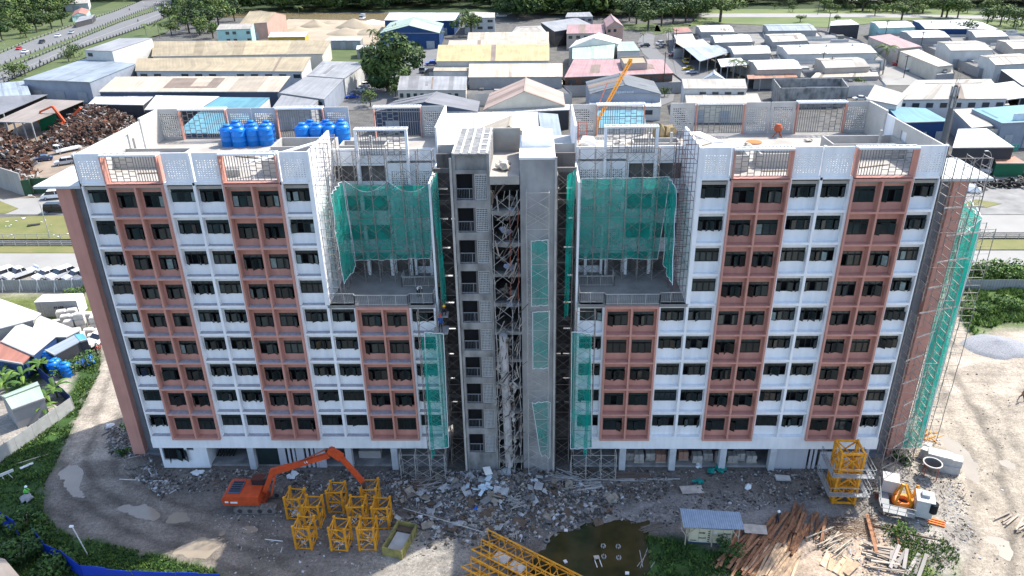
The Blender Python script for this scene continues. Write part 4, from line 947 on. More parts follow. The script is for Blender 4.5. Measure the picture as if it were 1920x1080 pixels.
for z in (1.7, 4.0):
    m = MB().box(-.95, CW+.95, -.95, -.5, z, z+.06).box(-.95, -.5, -.5, CW+.5, z, z+.06).box(CW+.5, CW+.95, -.5, CW+.5, z, z+.06); m.build('walkway', gp, t)
    m = MB(); q = [(-.95, CW+.5), (-.95, -.95), (CW+.95, -.95), (CW+.95, CW+.5)]
    for a, b in zip(q, q[1:]):
        for h_ in (.5, 1.05): m.bar((*a, z+h_), (*b, z+h_), .05)
        for i in range(4): x = a[0]+(b[0]-a[0])*i/3; y = a[1]+(b[1]-a[1])*i/3; m.bar((x, y, z), (x, y, z+1.05), .05)
    m.build('guard_rail', gp, t)
# slewing unit with cab
p = AT(1690, 950); t = thing('crane_slewing_unit', 'dismantled crane slewing ring with cab, orange frame and white cabinet', 'crane part', (p.x, p.y, 0), -.35)
MB().lathe([(1.0, .5), (1.0, .9), (.55, .95), (.5, .6)], 24, cap=False).build('slewing_ring', M('ring_orange', (.80, .22, .03), .45), t, smooth=True)
MB().box(-1.4, 1.4, -1.2, -.9, .1, .45).box(-1.4, 1.4, .9, 1.2, .1, .45).build('base_beam', steel, t)
m = MB(); 
for a, b in (((-.7, -.7, .9), (-.3, .1, 2.6)), ((.7, -.7, .9), (-.1, .1, 2.6)), ((-.8, .6, .9), (-.3, .2, 2.6)), ((.8, .7, .9), (0, .2, 2.6)), ((.9, .9, .6), (1.2, 1.3, 2.0)), ((1.5, .9, .6), (1.2, 1.3, 2.0))): m.bar(a, b, .2)
m.build('a_frame', yel, t)
MB().box(-2.0, -.5, .6, 2.1, .9, 2.3).build('cabinet', M('cabinet_white', (.52, .47, .43), .6, .06), t)
m = MB().box(.9, 2.4, -1.5, .2, .4, 2.3); m.build('cab', M('cab_grey', (.40, .42, .42), .5, .1), t)
MB().lathe([(.85, 0), (.85, 1.0)], 20).build('cab_round_window', dark, t, loc=(2.4, -1.3, 1.2), rot=(pi/2*0, 0, 0), scale=(.45, .5, 1.0))
MB().box(.85, 2.45, -1.55, .25, 2.3, 2.36).build('cab_roof', M('cab_roof_white', (.5, .5, .48)), t)
MB().box(1.3, 2.0, -.9, -.2, 2.36, 2.65).build('air_conditioner', M('ac_grey', (.3, .32, .34)), t)
MB().box(-1.9, .8, -2.4, -1.3, .8, .86).box(-2.2, -1.3, -1.3, 1.6, .8, .86).build('walkway', gp, t)
m = MB()
q = [(-2.2, 1.6), (-2.2, -2.4), (.8, -2.4)]
for a, b in zip(q, q[1:]):
    for h_ in (1.3, 1.8): m.bar((*a, h_), (*b, h_), .05)
    for i in range(5): x = a[0]+(b[0]-a[0])*i/4; y = a[1]+(b[1]-a[1])*i/4; m.bar((x, y, .8), (x, y, 1.8), .05)
m.build('guard_rail', gp, t)
for i, (px, py) in enumerate(((1640, 928), (1740, 972))):
    for k in range(3):
        p = G(px, py+k*4); tag(MB().bar((0, 0, .1), (2.4 if i == 0 else 1.3, -.6, .1), .14).build('steel_beam', rust if i == 0 else M('orange_bar', (.7, .2, .05)), loc=p), ('rusty red steel beam lying left of the slewing unit' if i == 0 else 'short orange steel bar lying under the crane cab'), 'beam', 'steel beams by the slewing unit')
# hopper
p = AT(1742, 893); t = thing('concrete_hopper', 'round grey steel concrete bucket on legs with a pale rim', 'hopper', (p.x, p.y, H(p.x, p.y)))
MB().lathe([(.18, .5), (.82, 1.5), (.84, 1.7)], 24, cap=False).build('cone', M('hopper_steel', (.14, .13, .12), .7, .3), t, smooth=True)
MB().lathe([(.84, 1.66), (.93, 1.66), (.93, 1.76), (.82, 1.76), (.80, 1.68)], 24, cap=False).build('rim', M('rim_pale', (.5, .48, .44), .7), t)
for a in range(4): MB().bar((.85*cos(a*pi/2+.4), .85*sin(a*pi/2+.4), 0), (.8*cos(a*pi/2+.4), .8*sin(a*pi/2+.4), 1.5), .07).build('leg', rust, t)
# concrete blocks
bk = M('counterweight_concrete', (.46, .45, .42), .85, .2, 1.2)
for i, (px, py, z, l, w_, h_, rz, wh) in enumerate(((1763, 853, 1.3, 2.3, 1.3, .5, -.45, 'top of the stack, at the back'), (1777, 861, .9, 2.6, 1.1, .75, -.38, 'top of the stack, at the front'), (1768, 874, 0, 3.0, 1.2, .9, -.4, 'bottom of the stack, at the front'), (1776, 860, 0, 2.8, 1.0, .85, -.4, 'bottom of the stack, at the back'), (1733, 852, 0, .8, .8, 1.2, .9, 'standing upright left of the stack'), (1738, 842, 0, .7, .7, 1.1, .9, 'standing upright behind the left one'))):
    p = AT(px, py, z+h_/2 if z else .4); m = MB().box(-l/2, l/2, -w_/2, w_/2, 0, h_); tag(m.build('concrete_block', bk, loc=(p.x, p.y, z), rot=(0, 0, rz)), 'grey concrete counterweight block, '+wh, 'concrete block', 'concrete blocks near the right corner')
m = MB()
for i in range(22): a = Vector((R.uniform(-1, 1), R.uniform(-.6, .6), R.uniform(0, .9))); m.bar(a, a+Vector((R.uniform(-1, 1), R.uniform(-.7, .7), R.uniform(-.4, .6))), .09)
tag(m.build('frame_tangle', yel, loc=AT(1738, 826)+Vector((0, 0, .1)), kind='stuff'), 'heap of orange yellow steel fittings behind the concrete blocks', 'steel heap')
# cones of aggregate
def cone(name, label, cat, p, r, h, mat, group=None, seed=0):
    m = MB(); n = 22; rings = 7
    for j in range(rings+1):
        for i in range(n):
            a = 2*pi*i/n; rr = r*j/rings*(1+.18*mn.noise(Vector((cos(a)*2+seed, sin(a)*2, seed)))); z = h*(1-j/rings)**.9*(1+.25*mn.noise(Vector((cos(a)*2*j/rings, sin(a)*2*j/rings, seed+3))))
            m.v.append((rr*cos(a), rr*sin(a)*.75, z if j < rings else -.3))
    for j in range(rings):
        for i in range(n): m.f.append((j*n+i, (j+1)*n+i, (j+1)*n+(i+1) % n, j*n+(i+1) % n)); m.m.append(0); m.uv.append(None)
    return tag(m.build(name, mat, smooth=True, loc=p), label, cat, group)
cone('gravel_heap', 'low heap of grey gravel on the pale lot at right', 'gravel heap', AT(1868, 650), 4.8, 1.05, M('grey_gravel', (.24, .245, .26), .95, .3, 6, bump=.5))
# rubble: countless small broken pieces
rubm = [M('rubble_grey', (.15, .145, .14), .9, .4, 5), M('rubble_dark', (.06, .055, .05), .9, .4, 5), M('rubble_pale', (.31, .285, .25), .9, .35, 5), M('rubble_white', (.46, .47, .48), .85, .25, 5), M('rubble_brown', (.14, .10, .07), .9, .35, 5)]
def rubble(name, label, q, n, s0, s1, wts, cat='rubble', flat=.2, core=None, lift=0):
    pg = poly(q); m = MB(); x0, x1 = min(p[0] for p in pg), max(p[0] for p in pg); y0, y1 = min(p[1] for p in pg), max(p[1] for p in pg); k = 0
    while k < n:
        x, y = R.uniform(x0, x1), R.uniform(y0, y1)
        if not inpoly(x, y, pg): continue
        if core:
            d = sqrt(((x-core[0])/core[2])**2+((y-core[1])/core[3])**2)
            if R.random() > max(.06, 1.15-d): continue
        if nz(x, y, .45, 9) < R.uniform(-.55, .25): continue
        k += 1; m.mat(R.choices(range(5), wts)[0]); z = H(x, y); s = s0+(s1-s0)*R.random()**2.5
        if R.random() < flat:
            a = R.uniform(0, 6.28); l = s*R.uniform(1.2, 4); d = Vector((cos(a)*l, sin(a)*l, R.uniform(-.1, .15))); m.bar((x, y, z+.05), Vector((x, y, z+.08))+d, s*.35, s*R.uniform(.1, .5))
        else: m.rock((x, y, z+s*.15), s)
    tag(m.build(name, rubm, kind='stuff'), label, cat)
rubble('rubble', 'field of broken concrete and plaster below the core', [(700, 885), (1250, 885), (1260, 925), (1100, 985), (1010, 1020), (920, 1040), (800, 1030), (700, 960)], 10500, .04, .34, (4, 3, 2.4, .8, 2.2), core=(-.8, -4.0, 13, 6.2))
rubble('rubble', 'loose building waste along the foot of the left wing', [(285, 880), (880, 884), (880, 905), (700, 940), (560, 925), (430, 920), (330, 925), (280, 900)], 3000, .035, .26, (4, 3, 2, .5, 1.5))
rubble('rubble', 'loose building waste along the foot of the right wing', [(1040, 884), (1640, 880), (1560, 930), (1400, 960), (1240, 990), (1040, 960)], 4200, .03, .22, (4, 3, 2, .4, 1.5))
rubble('rubble', 'heap of broken slabs by the left corner of the block', [(205, 800), (262, 808), (290, 880), (340, 915), (300, 930), (240, 890), (205, 845)], 1500, .05, .34, (4, 1.5, 3, .6, 1), flat=.4)
rubble('rubble', 'scattered bits and twigs over the sunny corner at right', [(1640, 880), (1720, 850), (1800, 900), (1830, 1000), (1760, 1080), (1600, 1080), (1480, 1000), (1600, 960)], 3200, .03, .18, (3, 1.4, 4, 1.6, 3.5), flat=.5)
rubble('rubble', 'sparse stones on the pale lot at right', [(1700, 700), (1920, 700), (1920, 1080), (1800, 1080)], 260, .04, .16, (2, 1, 3, 2, 1))
rubble('rubble', 'white plaster bits scattered around the mast sections and track', [(380, 960), (760, 950), (880, 1010), (700, 1075), (430, 1075)], 1000, .03, .17, (3, 1, 4, 2, 1))
rubble('rubble', 'pale bluish broken board fragments on the rubble below the core', [(830, 885), (955, 885), (965, 960), (900, 985), (840, 950)], 1500, .04, .24, (2, .5, 3, 5, .3), flat=.45)
rubble('rubble', 'larger tan stones at the lower edge of the rubble field', [(840, 950), (1040, 950), (1040, 1000), (900, 1010), (830, 990)], 260, .12, .42, (3, .5, 4, .5, 2))
m = MB(); a = G(757, 958); b_ = G(905, 1003)
for i in range(12): m.bar(a.lerp(b_, i/12)+Vector((0, 0, .35)), a.lerp(b_, (i+1)/12)+Vector((0, 0, .35)), .06)
tag(m.build('cable', M('cable_pale', (.5, .48, .45))), 'pale cable stretched from the mast sections to the jib tip', 'cable')
m_ = [M('slab_grey', (.17, .165, .16), .9, .3, 2), M('slab_tan', (.26, .225, .18), .9, .3, 2), M('slab_pale', (.38, .38, .37), .9, .25, 2), M('slab_brown', (.12, .085, .06), .9, .3, 2)]
for i in range(110):
    a_ = R.gauss(0, 1); x, y = R.gauss(-.5, 6.0), R.uniform(-8.5, -.6)
    if R.random() < .3: x = R.gauss(-5, 3)
    if abs(x) > 14: continue
    l = R.uniform(.35, 1.3); MBx = MB().box(-l/2, l/2, -l*.35, l*.35, 0, .08).build('concrete_fragment', R.choice(m_), loc=(x, y, H(x, y)+.1+R.random()*.15), rot=(R.uniform(-.5, .5), R.uniform(-.5, .5), R.uniform(0, 3)))
    tag(MBx, 'broken flat piece of concrete lying tilted in the rubble below the core', 'concrete fragment', 'flat concrete fragments in the rubble')
def slab(label, px, py, l, w_, mat, rz, tilt=(.05, .05), cat='board', name='board', th=.06, group=None, z=.12):
    p = G(px, py); return tag(MB().box(-l/2, l/2, -w_/2, w_/2, 0, th).build(name, mat, loc=p+Vector((0, 0, z)), rot=(tilt[0], tilt[1], rz)), label, cat, group)
ply = M('weathered_plywood', (.42, .37, .32), .9, .25, 1.5); pb = M('pale_board', (.62, .62, .60), .7, .1, 1)
slab('grey beige plywood panel lying flat right of the rubble field', 1297, 920, 2.3, 1.1, ply, .12); slab('grey plywood panel beside the generator shelter', 1415, 1000, 2.1, 1.0, ply, -.1, (.2, 0), z=.5)
slab('small concrete paver slab in front of the grey block wall', 1467, 900, 1.5, .7, bk, -.05, th=.2); slab('white board lying in the grass near the left fence', 51, 876, 1.3, .35, pb, .9)
slab('pale tilted sheet on top of the rubble below the core', 915, 905, .9, .9, pb, .6, (.5, .3), z=1.0)
for i in range(10): slab('pale blue broken board on the rubble heap below the core', R.uniform(870, 930), R.uniform(905, 940), R.uniform(.4, .9), R.uniform(.3, .6), M('ice_board', (.50, .60, .66), .8, .1), R.uniform(0, 3), (R.uniform(-.4, .4), R.uniform(-.4, .4)), group='pale blue boards on the rubble', z=.5)
blob('blue_bucket', 'bright blue plastic scrap on the rubble below the core', 'plastic scrap', G(893, 958)+Vector((0, 0, .2)), .22, M('blue_scrap', (.02, .12, .6), .4), 2)
gn = M('green_net_heap', (.01, .20, .17), .9, .3, 3); wb = M('white_bag', (.62, .64, .64), .8, .1, 3)
blob('net_heap', 'crumpled green net heap at the foot of a right wing column', 'net', G(1345, 878), .8, gn, 6, .6, spread=1.2); blob('net_heap', 'small green net bundle above the plywood panel', 'net', G(1310, 905), .5, gn, 4)
blob('white_bag', 'white plastic bag left of the green net heap', 'bag', G(1312, 876), .5, wb, 3); blob('white_bag', 'white bag among the stones right of the plywood panel', 'bag', G(1408, 917), .5, wb, 3)
for (px, py) in ((372, 888), (560, 965), (545, 893), (205, 800)): blob('white_bag', {372: 'pile of pale plaster bags near the left columns', 560: 'white spilled plaster patch left of the mast sections', 545: 'white sheet crumpled behind the excavator', 205: 'white rag by the left corner'}[px], 'bag', G(px, py), .55, wb, 5, .5)
# rods, pipes, planks
def bundle(label, px, py, n, L, rz, mat, w_=.05, spread=.6, cat='rods', piece='rod', js=.12, hz=.2, group=None, flat=None):
    p = G(px, py); t = thing('rod_pile' if piece == 'rod' else 'timber_pile', label, cat, p, rz, group)
    me_ = MB().bar((-L/2, 0, 0), (L/2, 0, 0), w_, flat).mesh(piece, mat)
    for i in range(n):
        sc_ = R.uniform(.6, 1.1); link(piece, me_, t, (R.uniform(-.3, .3)*L*.3, R.uniform(-spread, spread), R.uniform(.04, hz)), (R.uniform(-.4, .4), R.uniform(-.02, .04), R.uniform(-js, js)), (sc_, 1, 1))
    return t
bundle('white pipes lying in a heap right of the rubble field', 1095, 912, 22, 3.4, .2, steelp, .06, .8, js=.25); bundle('brown rods heaped before the right wing scaffold', 1185, 893, 26, 4.2, -.02, M('brown_rod', (.15, .11, .09)), .05, .5)
bundle('splintered boards and rods below the left wing scaffold', 800, 905, 26, 2.6, .6, M('grey_splinter', (.24, .22, .20), rnd=.4), .06, 1.6, js=.7, hz=.5); bundle('broken battens on the left side of the rubble', 770, 925, 24, 2.0, -.5, M('brown_splinter', (.17, .12, .09), rnd=.4), .06, 1.8, js=.9, hz=.4); bundle('pale rods sticking in the rubble heap', 960, 935, 24, 1.8, .3, steelp, .05, 2.2, js=1.2, hz=.6); bundle('loose pipes before the right wing scaffold', 1060, 900, 14, 3.0, -.3, steelp, .06, .8, js=.4, hz=.3)
bundle('long pale tubes on the ground parallel to the right wing', 1190, 900, 3, 10, 0, steelp, .08, .3, hz=.1, js=.01); bundle('dry twig bundle at the pond corner', 1222, 990, 30, 2.2, .4, M('dry_twig', (.20, .17, .14)), .03, .4, js=.2)
bundle('short pale battens floating at the pond corner', 1178, 1000, 7, 1.2, -.5, pb, .09, .5, js=.6); bundle('long thin pole along the left foot of the block', 270, 901, 1, 5, 0, pb, .08, .01); bundle('pale batten left of the front mast section', 515, 1015, 1, 2.4, -.1, pb, .07, .01)
bundle('timber frame poles standing in the shallow right edge of the pond', 1215, 1045, 6, 2.6, 1.4, M('grey_pole', (.30, .28, .25)), .06, .9, js=.6)
tim = M('brown_timber', (.30, .15, .08), .85, .35, 2.5, c2=(.16, .08, .045), rnd=.35); tim2 = M('pale_timber', (.44, .31, .20), .85, .3, 2.5, rnd=.3)
for lb, px, py, n, L, rz, mt in (('brown plank pile at the bottom, left stack beside the weeds', 1400, 1040, 30, 6.5, .86, tim), ('brown plank pile behind the left stack', 1470, 1000, 22, 5.5, .95, tim), ('sunlit orange brown plank pile, middle stack', 1452, 1062, 30, 6.0, .9, tim2), ('thin dark planks behind the sunlit stack', 1510, 985, 16, 4.5, 1.05, tim)):
    bundle(lb, px, py, n+8, L*.95, rz, mt, .21, 1.7, 'planks', 'plank', .17, .45, 'timber piles at the bottom right', .05)
for lb, px, py, n, L, rz, mt, w_ in (('log pile at the bottom edge under the crane cab', 1655, 1050, 22, 3.2, -.35, M('grey_log', (.36, .30, .24), rnd=.3), .16), ('weathered grey plank stack right of the logs', 1700, 1055, 10, 3.5, 1.0, M('grey_plank', (.27, .25, .23), rnd=.2), .3), ('rust brown plank leaning by the log pile', 1655, 1010, 3, 5, 1.25, tim, .3), ('flat brown formwork boards at the bottom edge', 1570, 1060, 5, 2.6, .9, tim2, .5), ('scattered battens on the sunlit ground', 1560, 1020, 12, 3.2, .6, wd, .08), ('small log pile at the right edge', 1905, 985, 12, 2.4, .6, M('grey_log', (.36, .30, .24)), .14)):
    bundle(lb, px, py, n, L, rz, mt, w_, 1.4, 'planks', 'plank', .2, .45, 'timber piles at the bottom right', .1)
bundle('long timber edging strip running down the sunny lot', 1700, 1000, 2, 9, -.33, M('dark_batten', (.14, .10, .07)), .1, .15, js=.03)
# float things in pond
for i, (px, py) in enumerate(((1131, 1025), (1159, 1026), (1132, 1045), (1160, 1047))):
    p = AT(px, py, -.1); t = thing('pile_cap', ['upper left', 'upper right', 'lower left', 'lower right'][i]+' of four rings of steel bar tips standing in the pond', 'bar ring', (p.x, p.y, -.3), 0, 'rings of bar tips in the pond')
    for k in range(8): MB().bar((.2*cos(k*pi/4), .2*sin(k*pi/4), 0), (.2*cos(k*pi/4), .2*sin(k*pi/4), .4), .05).build('bar_tip', pb, t)
p = AT(1119, 1050, -.1); t = thing('wooden_chair', 'broken pale wooden seat floating in the pond', 'seat', (p.x, p.y, -.1), .2)
MB().box(-.25, .25, -.1, .3, .2, .28).build('seat', ply, t)
for x in (-.25, .2): MB().box(x, x+.07, -.9, 0, .0, .1).build('leg', pb, t)
for i, (px, py) in enumerate(((1061, 995), (1040, 1007), (1060, 1053), (1176, 1075))): slab(['round white lid', 'white foam block', 'pale foam scrap', 'small white box'][i]+' at the edge of the pond' if i < 2 else ['', '', 'pale foam scrap floating in the pond left of the seat', 'small white box floating in the pond right of the seat'][i], px, py, .35, .3, pb, i, cat='litter', name='litter', th=.12, z=.1 if i < 2 else .5)
p = AT(1025, 1015); tag(MB().lathe([(.16, 0), (.3, 0), (.33, .1), (.3, .2), (.16, .2)], 14, cap=False).build('tyre', M('grey_tyre', (.16, .15, .14)), loc=(p.x, p.y, H(p.x, p.y))), 'old small tyre at the left edge of the pond', 'tyre')
# pallets under the block
pal = [MB().box(-.55, .55, -.5, .5, 0, .12).mesh('pallet', wd)]
for i, (px, zc, mt) in enumerate([(1196, 1.1, 0), (1219, .9, 0), (1237, 1.1, 1), (1280, 1.2, 1), (1305, .9, 0), (1326, .9, 0), (1370, .9, 0), (1386, .8, 0), (1406, .9, 0), (1180, .8, 0), (1348, .8, 0)]):
    X = ATY(px, 866, 1.9).x; t = thing('pallet_load', ['grey cement bags', 'reddish bricks'][mt]+f' on a pallet under the right wing, '+['first', 'second', 'third', 'fourth', 'fifth', 'sixth', 'seventh', 'eighth', 'last', 'nearest the scaffold', 'behind the column'][i]+(' from the core' if i < 8 else ''), 'pallet load', (X, 2.2 if i % 2 else 1.8, .25), 0, 'pallet loads on the ground floor')
    link('pallet', pal[0], t)
    for k in range(int(zc/.2)):
        m = MB().box(-.5, -.02, -.45, .45, 0, .17).box(.02, .5, -.45, .45, 0, .17); link('sack_layer' if mt == 0 else 'brick_layer', m.mesh('layer', M('cement_bag', (.42, .39, .36), .9, .25, 2) if mt == 0 else M('brick_red', (.42, .24, .18), .9, .2, 4)), t, (R.uniform(-.04, .04), 0, .13+k*.19))
tag(MB().box(-1.2, 1.2, -.4, .4, 0, .95).box(-1.1, 1.1, -.5, .5, .95, 1.0).build('crate', M('pale_crate', (.48, .46, .44), .9, .15), loc=(ATY(695, 866, 2).x, 2.4, .25)), 'pale plaster block crate under the left wing', 'crate')
slab('green chalk board leaning in the fin wall at right', 1535, 862, 1.5, .5, pb, 0, (.2, 0), z=1.3)
# left side: hoarding, fences
bl = M('blue_hoarding_paint', (.008, .045, .42), .5, .12, .8)
def panel_fence(name, label, q, h, mat, step, cat='fence', postm=None, lean=.0, gap=.03, piece='panel'):
    pts_ = [AT(*a) for a in q]; t = thing(name, label, cat, (pts_[0].x, pts_[0].y, 0)); o = Vector((pts_[0].x, pts_[0].y, 0))
    for a, b in zip(pts_, pts_[1:]):
        L = (b-a).length; n = max(1, int(L/step)); d = (b-a)/L; rz = atan2(d.y, d.x)
        for i in range(n):
            p = a+d*(L*i/n)-o; l = L/n-gap; z = H(p.x+o.x, p.y+o.y); m = MB()
            m.face([(0, 0, 0), (l, 0, 0), (l, 0, h), (0, 0, h)], [(0, 0), (l, 0), (l, h), (0, h)]); m.face([(0, .03, 0), (0, .03, h), (l, .03, h), (l, .03, 0)]); m.face([(0, 0, h), (l, 0, h), (l, .03, h), (0, .03, h)])
            link(piece, m.mesh(piece, mat), t, (p.x, p.y, z), (R.uniform(-.03, .03)+lean, 0, rz))
            if postm is not None and i % 2 == 0: link('post', MB().bar((0, 0, 0), (0, 0, h+.1), .08).bar((0, -.8, 0), (0, 0, h*.8), .06).mesh('post', postm), t, (p.x, p.y, z), (0, 0, rz))
    return t
panel_fence('hoarding', 'bright blue sheet hoarding along the grass, left of the shrub', [(-20, 968), (38, 1005)], 1.9, bl, 2.0, 'hoarding')
panel_fence('hoarding', 'bright blue sheet hoarding curving along the bottom left edge', [(68, 1018), (90, 1045), (122, 1060), (160, 1090), (255, 1100), (420, 1106)], 1.9, bl, 2.0, 'hoarding')
gf_ = M('pale_sheet_fence', (.42, .43, .42), .7, .15, 1, stripes=(0, .25, .25))
panel_fence('fence', 'pale corrugated sheet fence running down the left side to the hut', [(140, 768), (0, 868), (-40, 900)], 1.8, gf_, 1.1, 'fence', steelp)
panel_fence('fence', 'dark blue sheet fence behind the banana plants', [(75, 705), (140, 765)], 1.6, M('navy_sheet', (.01, .03, .16), .6), 1.6, 'fence')
panel_fence('fence', 'grey corrugated hoarding between the parked cars and the lawn', [(-150, 545), (172, 545)], 1.9, M('grey_sheet_fence', (.30, .32, .34), .7, .12, 1, stripes=(0, .4, .2)), 1.4, 'fence', wmet)
panel_fence('fence', 'grey corrugated hoarding at the right side behind the weeds', [(1800, 543), (2050, 543)], 1.7, M('grey_sheet_fence2', (.30, .31, .32), .7, .12, 1, stripes=(0, .4, .2)), 1.6, 'fence')
p = G(164, 1040); t = thing('lamp_post', 'thin white site lamp pole standing by the blue hoarding', 'lamp pole', p); MB().bar((0, 0, 0), (-.5, 0, 3.4), .07).build('pole', pb, t); MB().box(-.75, -.4, -.1, .1, 3.35, 3.5).build('lamp', wmet, t)
t = thing('sawhorse', 'white timber trestle with a slanting board at the left edge', 'trestle', G(5, 905)); MB().bar((-.6, -.4, .9), (.9, .9, 1.0), .1, .3).build('board', pb, t)
for x, y in ((-.5, -.3), (.7, .7), (-.1, .4)): MB().bar((x, y, 0), (x*.7, y*.7, .95), .07).build('leg', pb, t)
bundle('long grey pole lying in the grass by the left fence', 60, 862, 1, 3.2, .55, wd, .08, .01)
blob('boulder', 'large flat grey stone beside the crouching worker', 'stone', G(52, 942), .8, M('grey_stone', (.28, .28, .28), .9, .2, 2), 3, .4)

# weeds, bushes
lf = [M('leaf_mid', (.045, .10, .018), .7, .3, 2, rnd=.15), M('leaf_dark', (.022, .055, .014), .75, .3, 2, rnd=.15), M('leaf_lime', (.10, .17, .025), .65, .25, 2, rnd=.12)]
def tuft_field(name, label, q, n, h0, h1, wts, cat='grass', dens=None):
    pg = poly(q); m = MB(); x0, x1 = min(p[0] for p in pg), max(p[0] for p in pg); y0, y1 = min(p[1] for p in pg), max(p[1] for p in pg); k = 0
    while k < n:
        x, y = R.uniform(x0, x1), R.uniform(y0, y1)
        if not inpoly(x, y, pg) or nz(x, y, .5, 4) < R.uniform(-.5, .15): continue
        k += 1; z = H(x, y); m.mat(R.choices((0, 1, 2), wts)[0]); hh = R.uniform(h0, h1)
        for b_ in range(4):
            a = R.uniform(0, 6.28); r = hh*R.uniform(.3, .9); w_ = hh*.16
            m.face([(x-sin(a)*w_, y+cos(a)*w_, z), (x+sin(a)*w_, y-cos(a)*w_, z), (x+cos(a)*r, y+sin(a)*r, z+hh*R.uniform(.5, 1))])
    tag(m.build(name, lf, kind='stuff'), label, cat)
tuft_field('grass', 'rough grass and weeds between the left fence and the mud track', [(0, 850), (110, 790), (160, 690), (190, 655), (187, 700), (150, 770), (115, 850), (85, 905), (80, 960), (120, 1000), (200, 1020), (290, 1040), (400, 1068), (430, 1110), (-60, 1110), (-30, 950)], 9000, .12, .42, (3, 2, 2))
tuft_field('grass', 'weeds between pond and timber piles', [(1212, 1005), (1290, 1022), (1420, 1045), (1385, 1095), (1212, 1095)], 2600, .12, .4, (3, 2, 1))
tuft_field('grass', 'tall lime green weeds on the mound at right', [(1800, 505), (1990, 505), (1990, 600), (1880, 605), (1825, 635), (1800, 600)], 3000, .3, .9, (1, .6, 3))
tuft_field('grass', 'dry weeds in the sunny corner at right', [(1650, 985), (1745, 985), (1800, 1040), (1790, 1090), (1700, 1090)], 1100, .12, .35, (1, 1, 3))
def leafy(m, c, r, n, q, sq=.8, mats=(0, 1, 2), shell=.5):
    """n leaf clumps of size q spread through an uneven volume"""
    c = Vector(c); lobes = [(Vector((R.gauss(0, .45), R.gauss(0, .45), R.gauss(0, .35)*sq))*r, r*R.uniform(.35, .6), R.choices(mats, (3, 3, 1)[:len(mats)])[0]) for _ in range(9)]
    for i in range(n):
        o, lr, mt = R.choice(lobes); d = Vector((R.gauss(0, 1), R.gauss(0, 1), R.gauss(0, 1))).normalized(); p = c+o+d*lr*R.uniform(shell, 1)**.5; p.z = c.z+(p.z-c.z)*sq
        m.mat(mt if R.random() < .7 else R.choice(mats)); a = Vector((R.gauss(0, 1), R.gauss(0, 1), R.gauss(0, .6))).normalized(); b_ = (a.cross(d+Vector((0, 0, .3)))).normalized() if a.cross(d).length > .1 else Vector((1, 0, 0)); s = q*R.uniform(.5, 1.2)
        m.face([p-a*s*.5, p+b_*s*.35, p+a*s*.6, p-b_*s*.35])
def bush(label, px, py, r, n=260, q=.3, mats=(0, 1, 2), group='bushes on the site', name='bush', z=None, s=.7):
    p = G(px, py); t = thing(name, label, name, p, 0, group); m = MB(); leafy(m, (0, 0, r*.6), r, n, q, s, mats); m.build('foliage', lf, t)
    m = MB()
    for i in range(4): m.bar((0, 0, 0), (R.uniform(-r, r)*.4, R.uniform(-r, r)*.4, r*.8), .05)
    m.build('stem', wd, t); return t
for a in (('dark bushy shrub half covering the blue hoarding', 50, 985, 1.7, 900, .34, (0, 1, 2)), ('low leafy plants at the bottom left inside the hoarding', 40, 1055, 2.4, 1500, .36, (1, 0)), ('leafy shrub at the bottom edge behind the hoarding', 100, 1075, 1.8, 900, .34, (1, 0)), ('bright shrub sprouting through the hoarding corner', 112, 1040, .9, 300, .25, (0, 2)),
          ('green bush by the left corner of the block', 240, 808, .9, 300, .25, (0, 2)), ('low bush under the broken slabs at the left corner', 232, 850, .8, 260, .25, (0, 1)), ('broad leaved plant below the end wall at right', 1688, 868, 1.1, 400, .3, (0, 1)), ('small yellow green weed at the foot of the right scaffold', 1690, 828, .7, 200, .25, (2, 0)),
          ('green bush in front of the timber piles', 1365, 1040, 1.3, 450, .28, (0, 1)), ('small green shrub in the shadow of the crane cab', 1690, 1005, 1.1, 300, .26, (0, 2)), ('overgrown shrub beside the blue tanks', 160, 690, 1.6, 600, .3, (0, 2)), ('hedge plants behind the grey hoarding at left', 150, 552, 1.5, 500, .3, (2, 0)), ('low weeds on the mound below the blue tanks', 120, 702, 1.5, 500, .3, (0, 2)),
          ('dense lime shrub row on the right behind the scaffold', 1845, 520, 2.6, 1200, .4, (2, 0)), ('dense lime shrub row at the right edge', 1900, 525, 2.8, 1200, .4, (2, 0)), ('weedy shrub on the mound at the right edge', 1885, 578, 1.8, 700, .35, (2, 0)), ('weedy shrub right of the netted scaffold', 1822, 590, 1.6, 600, .35, (2, 0))): bush(*a)
# dry branch heap
m = MB()
for i in range(260):
    p = G(R.uniform(1545, 1640), 985+R.uniform(-15, 25)); a = R.gauss(-.35, .5); m.bar(p+Vector((0, 0, .1)), p+Vector((cos(a)*R.uniform(.3, 1), sin(a)*.7, R.uniform(.1, .6))), .03, n=3)
tag(m.build('branch_heap', M('dry_brown_branch', (.17, .09, .05)), kind='stuff'), 'long heap of dry brown branches below the crane frame', 'branches')
